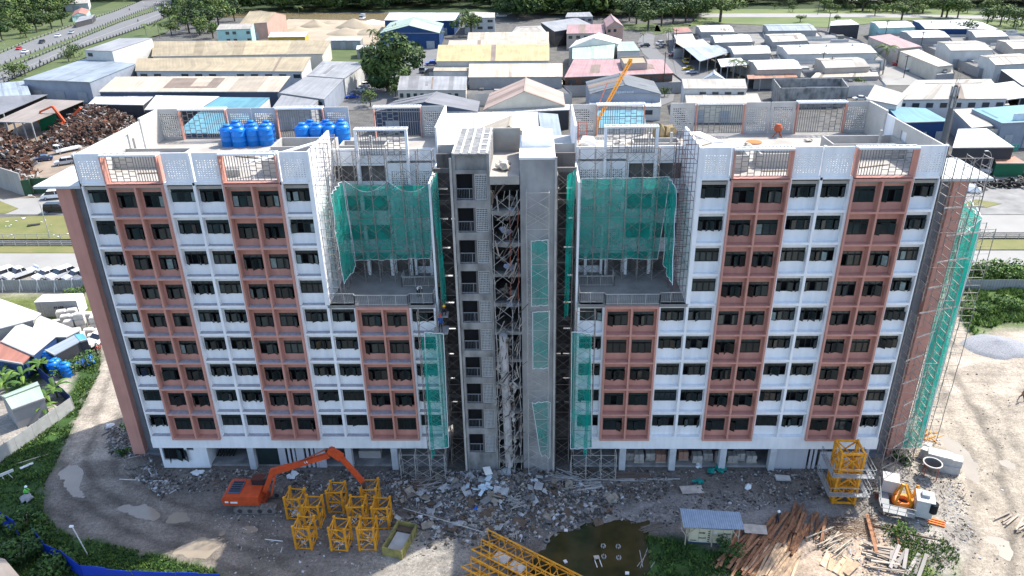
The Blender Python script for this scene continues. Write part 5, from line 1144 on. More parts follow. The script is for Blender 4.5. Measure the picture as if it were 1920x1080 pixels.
# banana plants
def banana(px, py, label, s=1.0, group='banana plants left of the block'):
    p = G(px, py); t = thing('banana_plant', label, 'banana plant', p, R.uniform(0, 6), group); t.scale = (s, s, s); MB().bar((0, 0, 0), (.1, 0, 1.6), .22, n=6).build('trunk', lf[2], t)
    for i in range(8):
        a = i*2*pi/8+R.uniform(-.3, .3); L = R.uniform(1.6, 2.4); lift = R.uniform(.3, 1.1); m = MB(); prev = None
        for k in range(6):
            f = k/5; r = L*f; z = 1.5+lift*sin(f*2.2)-.5*f*f; w_ = .28*sin(pi*min(1, f*.9+.1)); c = Vector((cos(a)*r, sin(a)*r, z)); sd = Vector((-sin(a), cos(a), 0))*w_
            cur = (c-sd-Vector((0, 0, .05)), c, c+sd-Vector((0, 0, .05)))
            if prev: m.face([prev[0], prev[1], cur[1], cur[0]]); m.face([prev[1], prev[2], cur[2], cur[1]])
            prev = cur
        m.build('leaf', lf[0] if i % 3 else lf[2], t)
for i, (px, py) in enumerate(((8, 715), (30, 700), (62, 690), (82, 700), (15, 740), (48, 722), (92, 760), (108, 745), (88, 780), (70, 668))):
    banana(px, py, 'broad leaved banana plant '+['at the left edge', 'behind the left edge plant', 'below the red brown roof', 'beside the blue tanks', 'left of the small hut', 'above the small hut', 'right of the small hut', 'inside the sheet fence bend', 'between hut and sheet fence', 'under the red brown eaves'][i], R.uniform(.8, 1.15))
# ================================================================== surroundings
asph = M('road_asphalt', (.15, .15, .15), .9, .08, .15, detail=8); cpav = M('concrete_road', (.27, .262, .245), .9, .10, .12, detail=8); lawn = M('mown_lawn', (.115, .135, .04), .9, .3, .25, c2=(.19, .17, .07), detail=8)
lush = M('lush_grass', (.045, .075, .022), .9, .35, .08, c2=(.105, .125, .045), detail=9); yard = M('dusty_yard', (.19, .175, .155), .95, .2, .12, detail=8); sandm = M('sand_ground', (.33, .275, .20), .95, .15, .08, detail=8)
kerb = M('kerb_pale', (.42, .41, .39), .85, .1, .5); line_ = M('road_paint_white', (.7, .7, .68), .7, .08)
def strip(name, px, z, mat, **kw):
    return sheet(name, [(AT(a, b).x, AT(a, b).y) for a, b in px], z, mat, **kw)
strip('road', [(-160, 510), (175, 510), (170, 476), (-160, 476)], .14, cpav); strip('road', [(1790, 500), (2100, 500), (2100, 471), (1790, 471)], .14, cpav)
strip('lawn', [(-160, 476), (170, 476), (168, 462), (-160, 462)], .2, lawn); strip('lawn', [(1795, 470), (2100, 470), (2100, 450), (1795, 450)], .2, lawn)
strip('lawn', [(-160, 450), (160, 450), (150, 404), (18, 408), (-160, 425)], .16, lawn); strip('road', [(1795, 437), (2100, 437), (2100, 404), (1795, 404)], .12, cpav)
strip('drain', [(-160, 460), (168, 460), (168, 454), (-160, 454)], .16, M('drain_dark', (.03, .03, .03))); strip('drain', [(1795, 448), (2100, 448), (2100, 443), (1795, 443)], .16, MATS['drain_dark'])
strip('yard', [(1800, 403), (2100, 403), (2100, 325), (1790, 325)], .10, M('gravel_lot', (.22, .215, .205), .95, .25, .3, detail=9)); strip('lawn', [(1800, 385), (1830, 375), (1878, 383), (1850, 390), (1810, 392)], .16, lawn)
strip('yard', [(-160, 403), (150, 403), (140, 370), (-160, 378)], .1, cpav); strip('lawn', [(-160, 402), (-160, 376), (0, 378), (35, 392), (10, 402)], .18, lawn)
strip('yard', [(-100, 390), (140, 360), (260, 300), (270, 235), (150, 205), (-100, 230)], .06, M('scrapyard_soil', (.24, .19, .145), .95, .3, .2, detail=9))
# highway: two carriageways and a green median
zr = .9
hw1 = [(-160, 222), (0, 158), (75, 124), (162, 86), (290, 43), (330, 22), (400, -6), (450, -30)]; hw2 = [(-160, 200), (0, 135), (75, 105), (160, 69), (225, 42), (300, 18), (330, 8), (385, -12)]
hw3 = [(-160, 184), (0, 123), (75, 94), (150, 66), (212, 41), (262, 22), (310, 5), (345, -10)]; hw4 = [(-160, 168), (0, 101), (55, 78), (110, 58), (160, 40), (215, 22), (255, 6), (290, -10)]
def band(name, a, b, z, mat):
    m = MB(); A = [AT(x, y, z) for x, y in a]; B = [AT(x, y, z) for x, y in b]
    for i in range(min(len(A), len(B))-1): m.face([A[i], A[i+1], B[i+1], B[i]])
    return tag(m.build(name, mat), kind='structure')
band('highway', hw1, hw2, zr, asph); band('highway', hw3, hw4, zr, asph); band('highway_median', hw2, hw3, zr+.05, lush)
def shift(q, d): return [(x, y+d) for x, y in q]
band('road_marking', shift([((a[0]+b[0])/2, (a[1]+b[1])/2) for a, b in zip(hw1, hw2)], -.2), shift([((a[0]+b[0])/2, (a[1]+b[1])/2) for a, b in zip(hw1, hw2)], .3), zr+.03, M('marking_faded', (.32, .32, .31), .8))
band('verge', [(-160, 300), (0, 172), (90, 135), (200, 92), (310, 62), (345, 30), (420, -5)], hw1, .5, lush); band('verge', hw4, [(-160, 60), (0, 40), (55, 45), (100, 40), (150, 24), (200, 8), (240, -10)], .5, lush)
def guard(label, q, z, step, h=.9, group='highway barriers'):
    t = thing('guard_rail', label, 'guard rail', (0, 0, 0), 0, group); A = [AT(x, y, z) for x, y in q]; m = MB(); pm = MB()
    for a, b in zip(A, A[1:]):
        m.bar(a+Vector((0, 0, h)), b+Vector((0, 0, h)), .1, .22); n_ = max(1, int((b-a).length/step))
        for i in range(n_): p = a.lerp(b, i/n_); pm.bar(p, p+Vector((0, 0, h+.25)), .35)
    m.build('rail', M('rail_dull', (.22, .22, .21), .7), t); pm.build('post', M('post_dark', (.05, .05, .05), .8), t, kind='stuff')
guard('barrier with dark posts along the near edge of the highway', hw1[:6], zr, 4); guard('barrier along the near side of the green median', hw2[:7], zr, 4); guard('barrier along the far side of the green median', hw3[:7], zr, 5); guard('barrier along the far edge of the highway', hw4[:7], zr, 5)
# other roads and greens
strip('road', [(1165, 200), (1225, 205), (1262, 190), (1270, 150), (1262, 118), (1238, 100), (1225, 84), (1228, 66), (1205, 62), (1195, 80), (1205, 100), (1232, 125), (1240, 170)], .12, asph)
strip('road', [(740, 205), (600, 208), (640, 170), (690, 130), (745, 90), (830, 88), (838, 100), (800, 120), (780, 160), (800, 200)], .12, asph)
strip('road', [(1440, 126), (1600, 160), (1745, 160), (1700, 128), (1640, 96), (1600, 90), (1655, 150)], .10, cpav); strip('road', [(1270, 150), (1330, 152), (1322, 100), (1262, 60), (1248, 62), (1262, 110)], .08, asph)
strip('lawn', [(560, 118), (700, 118), (712, 92), (640, 88), (610, 98)], .16, lush); strip('lawn', [(760, 104), (795, 106), (800, 97), (770, 92)], .2, lush)
strip('lawn', [(1290, 50), (1340, 44), (1560, 52), (1700, 38), (1920, 66), (2080, 66), (2080, 34), (1700, 16), (1320, 18), (1300, 40)], .16, M('bright_field', (.075, .115, .03), .9, .35, .05, c2=(.14, .165, .06), detail=9))
strip('road', [(1310, 33), (1600, 33), (1850, 36), (2080, 42), (2080, 36), (1850, 30), (1600, 26), (1310, 26)], .24, cpav)
strip('lawn', [(1160, 56), (1240, 60), (1232, 44), (1165, 44)], .16, lush); strip('lawn', [(1225, 66), (1300, 52), (1290, 44), (1230, 48)], .16, lush)
strip('river', [(380, 32), (732, 40), (735, 26), (530, 24), (380, 16)], .10, M('river_water', (.20, .16, .09), .2, .1, .02)); strip('yard', [(540, 88), (718, 84), (735, 40), (540, 36), (520, 60)], .14, sandm)
strip('river', [(1590, 2), (1720, 4), (1730, -2), (1590, -4)], .3, M('river_pale', (.45, .45, .42), .1, .1, .02))
for i, (px, py, r, h) in enumerate(((590, 50, 9, 4), (556, 58, 10, 2.2), (664, 52, 11, 5), (650, 64, 12, 3.4), (690, 64, 9, 3), (700, 44, 10, 2.4), (620, 44, 7, 1.6))):
    cone('sand_heap', 'tan sand heap by the brown river, '+['tallest on the left', 'low one at far left', 'tallest in the middle', 'broad brown one in front', 'front right one', 'pale grey one at the back right', 'small one between the two peaks'][i], 'sand heap', AT(px, py), r, h, sandm if i != 5 else M('pale_aggregate', (.5, .48, .46), .95, .15, .2), 'sand heaps', i)

# ---------------------------------------------------------------- sheds and warehouses
RC = {'white': (.52, .52, .51), 'cream': (.45, .38, .29), 'tan': (.33, .265, .165), 'beige': (.36, .325, .275), 'grey': (.26, .26, .265), 'dgrey': (.17, .17, .18), 'bluegrey': (.26, .30, .34), 'salmon': (.37, .27, .22), 'pink': (.34, .195, .19), 'mint': (.32, .40, .33), 'blue': (.10, .33, .47), 'lblue': (.10, .25, .31), 'yellow': (.42, .335, .155), 'rustg': (.25, .21, .18), 'red': (.32, .14, .10), 'orange': (.36, .17, .10), 'slate': (.12, .13, .14)}
WC = {'white': (.52, .52, .50), 'cream': (.52, .48, .40), 'beige': (.38, .34, .30), 'grey': (.28, .28, .28), 'blue': (.02, .055, .15), 'dark': (.05, .05, .055), 'navy': (.05, .07, .11), 'salmon': (.42, .27, .22), 'yellow': (.45, .30, .05), 'steel': (.26, .29, .34), 'green': (.02, .12, .06), 'brown': (.12, .07, .05), 'mint': (.35, .55, .52)}
wdk = M('far_window_dark', (.03, .04, .05), .25, .2, spec=.6); rdoor = M('roller_door', (.32, .34, .36), .7, .1, 1)
def shed(label, q, z, typ, rc, wc, rise=1.2, front=0, cat='warehouse', door=0, roofonly=False, name='warehouse', parapet=0, group=None):
    A = [AT(a, b, z) for a, b in q]; c = sum(A, Vector())/4; o = Vector((c.x, c.y, 0)); A = [p-o for p in A]; fl, fr_, br, bl_ = A
    t = thing(name, label, cat, o, 0, group)
    rm = M('roof_'+rc, RC[rc], .6, .14, .12, stripes=(0, 1.1, .08), detail=9, rnd=.07, streak=.16); wm = M('wall_'+wc, WC[wc], .85, .12, .3, rnd=.05); dn = Vector((0, 0, -1))
    up = Vector((0, 0, rise))
    def rq(nm, p):
        L = (p[1]-p[0]).length; D = (p[3]-p[0]).length; m = MB(); m.face(p, [(0, 0), (L, 0), (L, D), (0, D)]); m.face([v+dn*.12 for v in p][::-1]); 
        for a, b in zip(p, p[1:]+p[:1]): m.face([a, a+dn*.12, b+dn*.12, b])
        m.build(nm, rm, t)
        if L > 14 and D > 5:
            for _ in range(R.randint(1, 4)):
                u = R.uniform(.02, .9); du = R.uniform(.01, .10) if R.random() < .7 else R.uniform(.12, .3); v0, v1 = (0.01, .99) if R.random() < .6 else (R.uniform(0, .4), R.uniform(.55, 1)); u1 = min(.99, u+du)
                def UV(a, b): return p[0].lerp(p[1], a).lerp(p[3].lerp(p[2], a), b)+Vector((0, 0, .06))
                tone = R.choice((.72, .84, .84, 1.1, .78, 1.1, 'r')); c_ = (.20, .15, .115) if tone == 'r' else tuple(min(.6, x*tone) for x in RC[rc]); pm = M('patch_%s_%s' % (rc, tone), c_, .7, .15, .15, streak=.15)
                MB().face([UV(u, v0), UV(u1, v0), UV(u1, v1), UV(u, v1)], [(0, 0), (L*du, 0), (L*du, D), (0, D)]).build('roof_patch', pm, t)
    if typ == 'x': r0, r1 = (fl+bl_)/2+up, (fr_+br)/2+up; rq('roof_slope', [fl, fr_, r1, r0]); rq('roof_slope', [br, bl_, r0, r1]); gab = [(fl, bl_, r0), (fr_, br, r1)]; rd = (r0, r1)
    elif typ == 'y': r0, r1 = (fl+fr_)/2+up, (bl_+br)/2+up; rq('roof_slope', [bl_, fl, r0, r1]); rq('roof_slope', [fr_, br, r1, r0]); gab = [(fl, fr_, r0), (bl_, br, r1)]; rd = (r0, r1)
    elif typ == 'h':
        r0, r1 = (fl+bl_)/2*.8+(fr_+br)/2*.2+up, (fl+bl_)/2*.2+(fr_+br)/2*.8+up; rq('roof_slope', [fl, fr_, r1, r0]); rq('roof_slope', [br, bl_, r0, r1]); gab = []
        MB().face([bl_, fl, r0]).build('roof_hip', rm, t); MB().face([fr_, br, r1]).build('roof_hip', rm, t); rd = (r0, r1)
    else: rq('roof_sheet', [fl, fr_, br+up*.6, bl_+up*.6]); gab = [(fl, bl_, bl_+up*.6), (fr_, br, br+up*.6)]; rd = None
    if rd: MB().bar(rd[0]+Vector((0, 0, .05)), rd[1]+Vector((0, 0, .05)), .45, .12).build('ridge_cap', rm, t)
    ins = .985
    if not roofonly:
        for a, b in ((fl, fr_), (fr_, br), (br, bl_), (bl_, fl)):
            a, b = a*ins, b*ins; a = Vector((a.x, a.y, z-.1)); b = Vector((b.x, b.y, z-.1))
            MB().face([(a.x, a.y, 0), (b.x, b.y, 0), b, a]).build('wall', wm, t)
        for g_ in gab: MB().face([v*ins if k < 2 else v*ins for k, v in enumerate(g_)]).build('gable', wm, t)
    else:
        for f in range(5):
            p = (fl*.98).lerp(fr_*.98, f/4); MB().bar((p.x, p.y, 0), (p.x, p.y, z), .3).build('column', M('shed_post', (.3, .3, .3)), t)
        a, b = bl_*.96, br*.96; MB().face([(a.x, a.y, 0), (b.x, b.y, 0), (b.x, b.y, z), (a.x, a.y, z)]).build('wall', M('wall_dark', WC['dark']), t)
    d = (fr_-fl).normalized(); L = (fr_-fl).length; n_ = Vector((d.y, -d.x, 0))
    MB().bar(fl+Vector((0, 0, -.05)), fr_+Vector((0, 0, -.05)), .22).build('gutter', M('gutter_grey', (.30, .30, .30), .6), t)
    for i in range(front):
        if R.random() < .18: continue
        a = fl*ins+d*(L*(i+.25)/front); b = fl*ins+d*(L*(i+.75)/front)
        for zz0, zz1 in (((z-2.3, z-1.0),) if z < 7.5 else ((z-2.3, z-1.0), (z-5.6, z-4.3))):
            if zz0 > .5: MB().box(0, (b-a).length, -.08, -.02, 0, zz1-zz0).build('window', wdk, t, loc=(a.x+n_.x*.05, a.y+n_.y*.05, zz0), rot=(0, 0, atan2(d.y, d.x)))
    for i in range(door):
        a = fl*ins+d*(L*(i+.3)/door); MB().box(0, min(4.5, L*.4/door), -.08, -.02, 0, 3.4).build('roller_door', rdoor, t, loc=(a.x+n_.x*.07, a.y+n_.y*.07, .05), rot=(0, 0, atan2(d.y, d.x)))
    if rd and L > 25 and typ == 'x':
        for k in range(3):
            p = rd[0].lerp(rd[1], .2+.3*k); MB().lathe([(.35, -.3), (.35, .4), (.5, .45), (.1, .7)], 8).build('roof_vent', M('vent_metal', (.5, .5, .5), .4), t, loc=p+Vector((0, 0, .2)))
    return t
SH = [
 ('large grey blue roofed shed with panelled walls left of the long roofs', [(42, 149), (168, 154), (255, 121), (158, 112)], 7, 'm', 'bluegrey', 'steel', .6, 0),
 ('tall white box warehouse beside the highway', [(158, 94), (210, 96), (286, 72), (224, 73)], 11, 'm', 'grey', 'white', .4, 3),
 ('long tan roofed warehouse furthest back on the left', [(284, 106), (606, 101), (622, 79), (288, 81)], 7, 'm', 'tan', 'cream', 1.4, 16),
 ('second long tan roofed warehouse in front of the furthest one', [(253, 133), (567, 134), (584, 110), (257, 113)], 6.5, 'm', 'tan', 'white', 1.2, 12),
 ('long cream white roofed warehouse below the tan ones', [(184, 172), (522, 172), (545, 146), (218, 147)], 6.5, 'm', 'cream', 'navy', 1.0, 0),
 ('white roofed annex in front of the long cream roof', [(165, 195), (268, 197), (290, 180), (182, 180)], 5, 'm', 'white', 'dark', .3, 0),
 ('low white roofed hall with dark gable left of the teal roof', [(270, 206), (372, 206), (412, 182), (292, 180)], 5.5, 'm', 'white', 'dark', .4, 0),
 ('teal roofed hall behind the left roof parapet', [(374, 206), (478, 207), (506, 184), (412, 183)], 5.8, 'm', 'lblue', 'white', .3, 0),
 ('white and teal low hall seen through the left parapet screens', [(330, 250), (455, 250), (472, 214), (372, 212)], 5, 'm', 'lblue', 'navy', .3, 0),
 ('long grey roof running back, rear third', [(575, 142), (646, 147), (690, 117), (605, 115)], 6.5, 'm', 'grey', 'white', .2, 6),
 ('long grey roof running back, middle third', [(524, 174), (608, 186), (644, 149), (574, 144)], 6.3, 'm', 'grey', 'steel', .2, 4),
 ('long grey roof running back, near third', [(506, 208), (583, 202), (606, 180), (530, 176)], 5.8, 'm', 'grey', 'grey', .2, 0),
 ('pale blue roofed shed at the left picture edge', [(-60, 186), (58, 178), (48, 152), (-60, 162)], 5, 'm', 'bluegrey', 'grey', .3, 0),
 ('grey roofed house with cream walls behind the dark gable', [(745, 169), (874, 169), (876, 146), (750, 145)], 6.5, 'm', 'grey', 'cream', .8, 10),
 ('dark grey gabled hall behind the middle of the block', [(700, 209), (896, 209), (900, 190), (742, 188)], 6, 'y', 'dgrey', 'navy', 2.6, 0),
 ('salmon gabled hall with cream gable wall behind the core', [(906, 206), (1060, 198), (1056, 173), (918, 175)], 6, 'y', 'salmon', 'cream', 4.5, 0),
 ('long yellow roofed warehouse with rust streaks', [(818, 115), (1030, 114), (1030, 86), (822, 87)], 8, 'm', 'yellow', 'white', 1.0, 0),
 ('cream roofed range just behind the yellow roof', [(840, 86), (1030, 85), (1029, 76), (842, 77)], 8.5, 'm', 'cream', 'cream', .5, 0),
 ('pinkish cream roofed range behind the yellow roof', [(876, 76), (1029, 76), (1029, 61), (878, 62)], 8.5, 'm', 'cream', 'cream', .5, 0),
 ('beige hipped roof behind the pinkish cream range', [(958, 62), (1026, 62), (1014, 48), (968, 50)], 8.5, 'h', 'beige', 'cream', 1.0, 0),
 ('cream roofed workshop in front of the yellow roof', [(878, 145), (1055, 144), (1055, 121), (880, 122)], 7, 'm', 'cream', 'grey', .8, 0),
 ('small cream flat building left of the cream workshop', [(812, 133), (878, 133), (880, 122), (816, 122)], 6, 'm', 'cream', 'white', .2, 0),
 ('low cream awning range below the cream workshop', [(878, 159), (1055, 158), (1055, 151), (878, 152)], 4.5, 'm', 'cream', 'dark', .2, 0),
 ('big white roofed hall close behind the core', [(824, 270), (1012, 264), (1008, 211), (836, 212)], 5.5, 'm', 'white', 'white', .4, 0),
 ('cream gabled roof rising from the big white hall', [(884, 262), (1026, 262), (1020, 240), (900, 240)], 6.6, 'y', 'cream', 'cream', 3.2, 0),
 ('blue grey roof strip right of the big white hall', [(1016, 258), (1054, 258), (1046, 215), (1009, 212)], 5.6, 'm', 'bluegrey', 'grey', .3, 0),
 ('narrow white roof in front of the salmon gable', [(922, 212), (1068, 206), (1068, 196), (924, 203)], 5.5, 'm', 'white', 'dark', .2, 0),
 ('mint green roofed house', [(1073, 111), (1150, 110), (1153, 85), (1073, 86)], 6.5, 'm', 'mint', 'white', .8, 3),
 ('white hipped roof behind the mint green one', [(1066, 90), (1160, 82), (1166, 74), (1080, 76)], 7, 'y', 'white', 'white', 3.0, 0),
 ('small mint green flat roof right of the mint house', [(1158, 96), (1200, 95), (1188, 78), (1156, 79)], 6, 'm', 'mint', 'white', .2, 0),
 ('pink roofed hall at the back beside the pink house', [(1062, 63), (1134, 62), (1133, 47), (1064, 48)], 7, 'm', 'pink', 'beige', .8, 5),
 ('tall pink gabled house with balconies at the back', [(1137, 51), (1169, 49), (1158, 36), (1132, 37)], 9.5, 'y', 'pink', 'salmon', 2.4, 3),
 ('large open grey roof behind the pink hall', [(1040, 59), (1112, 47), (1082, 35), (1014, 44)], 7, 'm', 'grey', 'dark', .8, 0),
 ('long pink roofed workshop behind the yellow crane jib', [(1058, 145), (1263, 137), (1243, 114), (1076, 113)], 6, 'm', 'pink', 'brown', .8, 8),
 ('grey gabled hall with pale walls right of the crane jib', [(1106, 176), (1240, 176), (1226, 152), (1098, 153)], 6.5, 'y', 'slate', 'steel', 2.6, 0),
 ('white walled annex in front of the grey gabled hall', [(1106, 200), (1240, 200), (1238, 178), (1104, 178)], 4, 'm', 'white', 'white', .1, 2),
 ('blue roof with a white gutter seen through the right recess gap', [(1112, 240), (1212, 238), (1206, 206), (1122, 207)], 5, 'x', 'lblue', 'white', .5, 0),
 ('white walled house with beige roof right of the road', [(1282, 166), (1401, 166), (1397, 150), (1278, 150)], 7, 'm', 'beige', 'white', .6, 5),
 ('lower beige roof in front of the white walled house', [(1288, 198), (1430, 197), (1420, 177), (1284, 178)], 5, 'm', 'beige', 'cream', .5, 0),
 ('little pale blue gable roof behind the white walled house', [(1312, 151), (1364, 151), (1352, 143), (1324, 143)], 5, 'y', 'bluegrey', 'white', 2.0, 0),
 ('white roofed workshop at the far left of the right hand estate', [(1315, 60), (1377, 60), (1367, 47), (1304, 48)], 6, 'x', 'white', 'grey', .8, 0),
 ('small brick red roofed workshop by the road bend', [(1265, 62), (1298, 60), (1290, 51), (1262, 52)], 5.5, 'm', 'red', 'white', .3, 0),
 ('small pale roofed workshop below the brick red roof', [(1268, 80), (1305, 76), (1298, 64), (1264, 66)], 5, 'm', 'white', 'grey', .3, 0),
 ('white roofed workshop, second row left of the estate', [(1341, 80), (1411, 78), (1400, 64), (1332, 66)], 6, 'x', 'white', 'grey', .9, 0),
 ('white roofed workshop, third row left of the estate', [(1376, 102), (1446, 100), (1438, 85), (1364, 87)], 6, 'x', 'white', 'grey', .9, 0),
 ('white roofed workshop, fourth row left, above the orange awning', [(1421, 131), (1504, 129), (1487, 111), (1402, 113)], 6, 'x', 'white', 'beige', .9, 0),
 ('blue grey roofed workshop at the back of the estate', [(1441, 58), (1532, 57), (1515, 44), (1430, 46)], 6, 'x', 'bluegrey', 'grey', .8, 0),
 ('pale grey roofed workshop behind the long three part roof', [(1449, 79), (1515, 76), (1500, 62), (1434, 64)], 6, 'x', 'beige', 'grey', .8, 0),
 ('long white and grey three part roof in the estate', [(1478, 102), (1645, 99), (1617, 81), (1456, 85)], 6, 'x', 'white', 'white', .9, 0),
 ('beige roofed workshop left of the single palm tree', [(1548, 128), (1631, 125), (1608, 107), (1528, 109)], 6.5, 'x', 'beige', 'beige', .9, 0),
 ('ribbed beige lean-to roof in front of the beige workshop', [(1520, 146), (1648, 143), (1645, 136), (1530, 137)], 4.5, 'm', 'cream', 'beige', .3, 0),
 ('grey white roofed workshop behind the pink and beige one', [(1649, 53), (1716, 51), (1698, 39), (1632, 41)], 6, 'x', 'white', 'mint', .8, 0),
 ('widest bright white roof at the back right', [(1735, 54), (1872, 54), (1812, 37), (1711, 38)], 6, 'x', 'white', 'blue', .8, 0),
 ('pale roofed workshop below the widest white roof', [(1711, 71), (1782, 70), (1758, 56), (1688, 58)], 6, 'x', 'white', 'grey', .8, 0),
 ('half pink half beige roofed workshop on the estate lane', [(1685, 91), (1729, 87), (1668, 65), (1628, 70)], 6.5, 'm', 'pink', 'beige', .5, 0),
 ('beige roofed workshop with dark doorway on the lane', [(1759, 125), (1787, 122), (1722, 93), (1687, 97)], 5.5, 'm', 'cream', 'cream', .4, 0),
 ('grey roofed workshop right of the pink and beige one', [(1783, 95), (1862, 94), (1830, 76), (1757, 78)], 6.5, 'x', 'beige', 'white', .9, 0),
 ('pale roofed workshop behind the round bush', [(1830, 70), (1891, 68), (1865, 55), (1813, 56)], 6, 'x', 'white', 'grey', .8, 0),
 ('beige roofed workshop at the right edge, upper one', [(1900, 92), (1960, 90), (1930, 74), (1869, 75)], 6, 'x', 'beige', 'beige', .9, 0),
 ('grey beige roofed workshop at the right edge, lower one', [(1867, 122), (1948, 118), (1912, 100), (1837, 104)], 6.5, 'x', 'beige', 'white', .9, 0),
 ('bright white canopy at the right edge', [(1918, 160), (2010, 160), (1975, 130), (1876, 132)], 6, 'm', 'white', 'dark', .4, 0),
 ('blue roofed unit with lettered white fascia at the right edge', [(1879, 231), (1990, 226), (1960, 194), (1821, 205)], 6.5, 'm', 'lblue', 'steel', .2, 0),
 ('blue roofed hall right of the right parapet', [(1690, 230), (1780, 227), (1735, 204), (1662, 200)], 6, 'm', 'lblue', 'blue', .3, 0),
 ('grey roofed unit between the two blue roofs', [(1822, 240), (1862, 236), (1826, 204), (1786, 206)], 5.5, 'm', 'beige', 'grey', .3, 0),
 ('open white canopy shed behind the right end scaffold', [(1786, 277), (1902, 276), (1850, 242), (1796, 243)], 6, 'm', 'white', 'dark', .3, 0),
 ('small white roofed pavilion on posts behind the estate', [(1556, 48), (1612, 46), (1595, 36), (1558, 40)], 6.5, 'h', 'white', 'dark', 1.2, 0),
 ('blue walled long shed with white roof behind the round tree', [(720, 38), (852, 39), (862, 25), (730, 25)], 7, 'm', 'white', 'blue', .6, 0),
 ('blue walled gabled shed with pale green roof', [(712, 62), (824, 62), (832, 44), (732, 42)], 7, 'y', 'mint', 'blue', 3.4, 0),
 ('pale blue office block by the trees at upper left', [(405, 56), (470, 54), (476, 44), (412, 46)], 9, 'm', 'beige', 'mint', .2, 5),
 ('tan gabled shed with pinkish wall at the upper left', [(448, 46), (500, 42), (536, 27), (488, 20)], 8, 'x', 'tan', 'salmon', 3.0, 0),
 ('low yellow walled shed with white roof', [(502, 70), (572, 69), (578, 60), (508, 61)], 4.5, 'm', 'white', 'yellow', .3, 0),
 ('small white roofed hut on the green plot', [(668, 93), (722, 92), (725, 85), (669, 86)], 4, 'm', 'white', 'grey', .3, 2),
 ('small long white hut by the sand heaps', [(608, 76), (676, 76), (680, 70), (620, 70)], 4, 'm', 'white', 'grey', .3, 0),
 ('white office box behind the round tree', [(870, 34), (928, 33), (928, 24), (880, 22)], 8, 'm', 'beige', 'white', .2, 3),
 ('dark ruined looking flat building among the trees', [(1060, 32), (1112, 31), (1106, 23), (1064, 24)], 8, 'm', 'grey', 'grey', .2, 4),
 ('small pinkish roofed house beyond the highway', [(134, 30), (162, 27), (168, 18), (140, 20)], 4, 'y', 'red', 'mint', 1.5, 0, 'house'),
 ('grey roofed shack beyond the highway', [(140, 42), (172, 34), (178, 28), (150, 32)], 4, 'm', 'grey', 'dark', .5, 0, 'house'),
 ('long roofed house at the top left edge', [(44, 14), (78, 12), (84, 6), (50, 8)], 5, 'x', 'salmon', 'white', 1.2, 0, 'house'),
 ('white walled house at the top left by the trees', [(120, 8), (165, 6), (168, -2), (122, 0)], 5, 'x', 'beige', 'white', 1.2, 0, 'house')]
for r_ in SH:
    lb, q, z, ty, rc, wc, rise, fn = r_[:8]; shed(lb, q, z, ty, rc, wc, rise, fn, cat=r_[8] if len(r_) > 8 else 'warehouse', name='small_house' if len(r_) > 8 else 'warehouse', door=0 if fn or wc in ('dark',) else (3 if abs(q[1][0]-q[0][0]) > 60 else 1))
for lb, q, z, ty, rc, rise in (('dark grey open shed at the left edge above the scrap', [(-60, 228), (6, 212), (90, 178), (-60, 184)], 5, 'm', 'dgrey', .3), ('rusty grey open shed roof over the scrapyard', [(-10, 228), (58, 230), (158, 190), (84, 187)], 5.5, 'm', 'rustg', .3),
        ('blue grey carport roof beside the estate road', [(1312, 115), (1372, 97), (1345, 85), (1282, 90)], 5, 'm', 'bluegrey', .3), ('lower pale carport roof beside the estate road', [(1352, 126), (1402, 122), (1388, 108), (1345, 112)], 4.6, 'm', 'white', .3), ('cream lean-to roof beside the estate road', [(1282, 90), (1336, 88), (1318, 74), (1265, 80)], 5, 'm', 'cream', .3),
        ('orange tiled awning below the white roofs', [(1402, 148), (1496, 145), (1492, 140), (1400, 142)], 4, 'm', 'orange', .4), ('corrugated white lean-to roof at the right edge', [(1865, 190), (1960, 178), (1920, 150), (1860, 158)], 5.5, 'm', 'white', .2)):
    shed(lb, q, z, ty, rc, 'dark', rise, roofonly=True, cat='open shed', name='open_shed')
shed('large beige hipped roof with white trim at right', [(1678, 187), (1889, 185), (1858, 148), (1716, 150)], 7, 'h', 'beige', 'white', 1.6, 8, cat='warehouse'); shed('flat beige awning below the large hipped roof', [(1690, 201), (1893, 197), (1888, 188), (1684, 190)], 4.5, 'm', 'beige', 'dark', .1)
shed('white three bay office wing left of the large hipped roof', [(1624, 186), (1682, 197), (1700, 178), (1640, 160)], 7.5, 'm', 'beige', 'white', .4, 3)
def block(label, q, z):
    A = [AT(a, b, z) for a, b in q]; o = Vector((A[0].x, A[0].y, 0)); A = [p-o for p in A]; t = thing('terrace_block', label, 'flat building', o); MB().face(A).build('flat_roof', M('flat_roof_weathered', (.115, .112, .108), .95, .35, .12, c2=(.27, .26, .24), detail=10), t)
    for a, b in zip(A, A[1:]+A[:1]): MB().face([a-Vector((0, 0, z)), b-Vector((0, 0, z)), b+Vector((0, 0, .7)), a+Vector((0, 0, .7))]).build('wall', MATS['wall_grey'], t)
    xs_ = [p[0] for p in q]; ys_ = [p[1] for p in q]; k = 0
    while k < 46:
        px, py = R.uniform(min(xs_), max(xs_)), R.uniform(min(ys_), max(ys_))
        if not inpoly(px, py, q): continue
        k += 1; p = AT(px, py, z)-o; w_ = R.uniform(.8, 4); h_ = R.uniform(.4, 1.6)
        if R.random() < .5: MB().box(p.x, p.x+w_, p.y, p.y+w_*.7, z, z+h_).build('roof_box', MATS[R.choice(['roof_white', 'wall_grey', 'roof_beige', 'wall_white'])], t)
        else: MB().box(p.x, p.x+w_*3, p.y, p.y+.2, z, z+1.1).build('parapet', MATS['wall_white'], t)
block('low continuous flat roofed block under the left rows of the estate', [(1296, 66), (1540, 60), (1612, 78), (1652, 108), (1650, 136), (1428, 142), (1378, 122), (1330, 84)], 2.6)
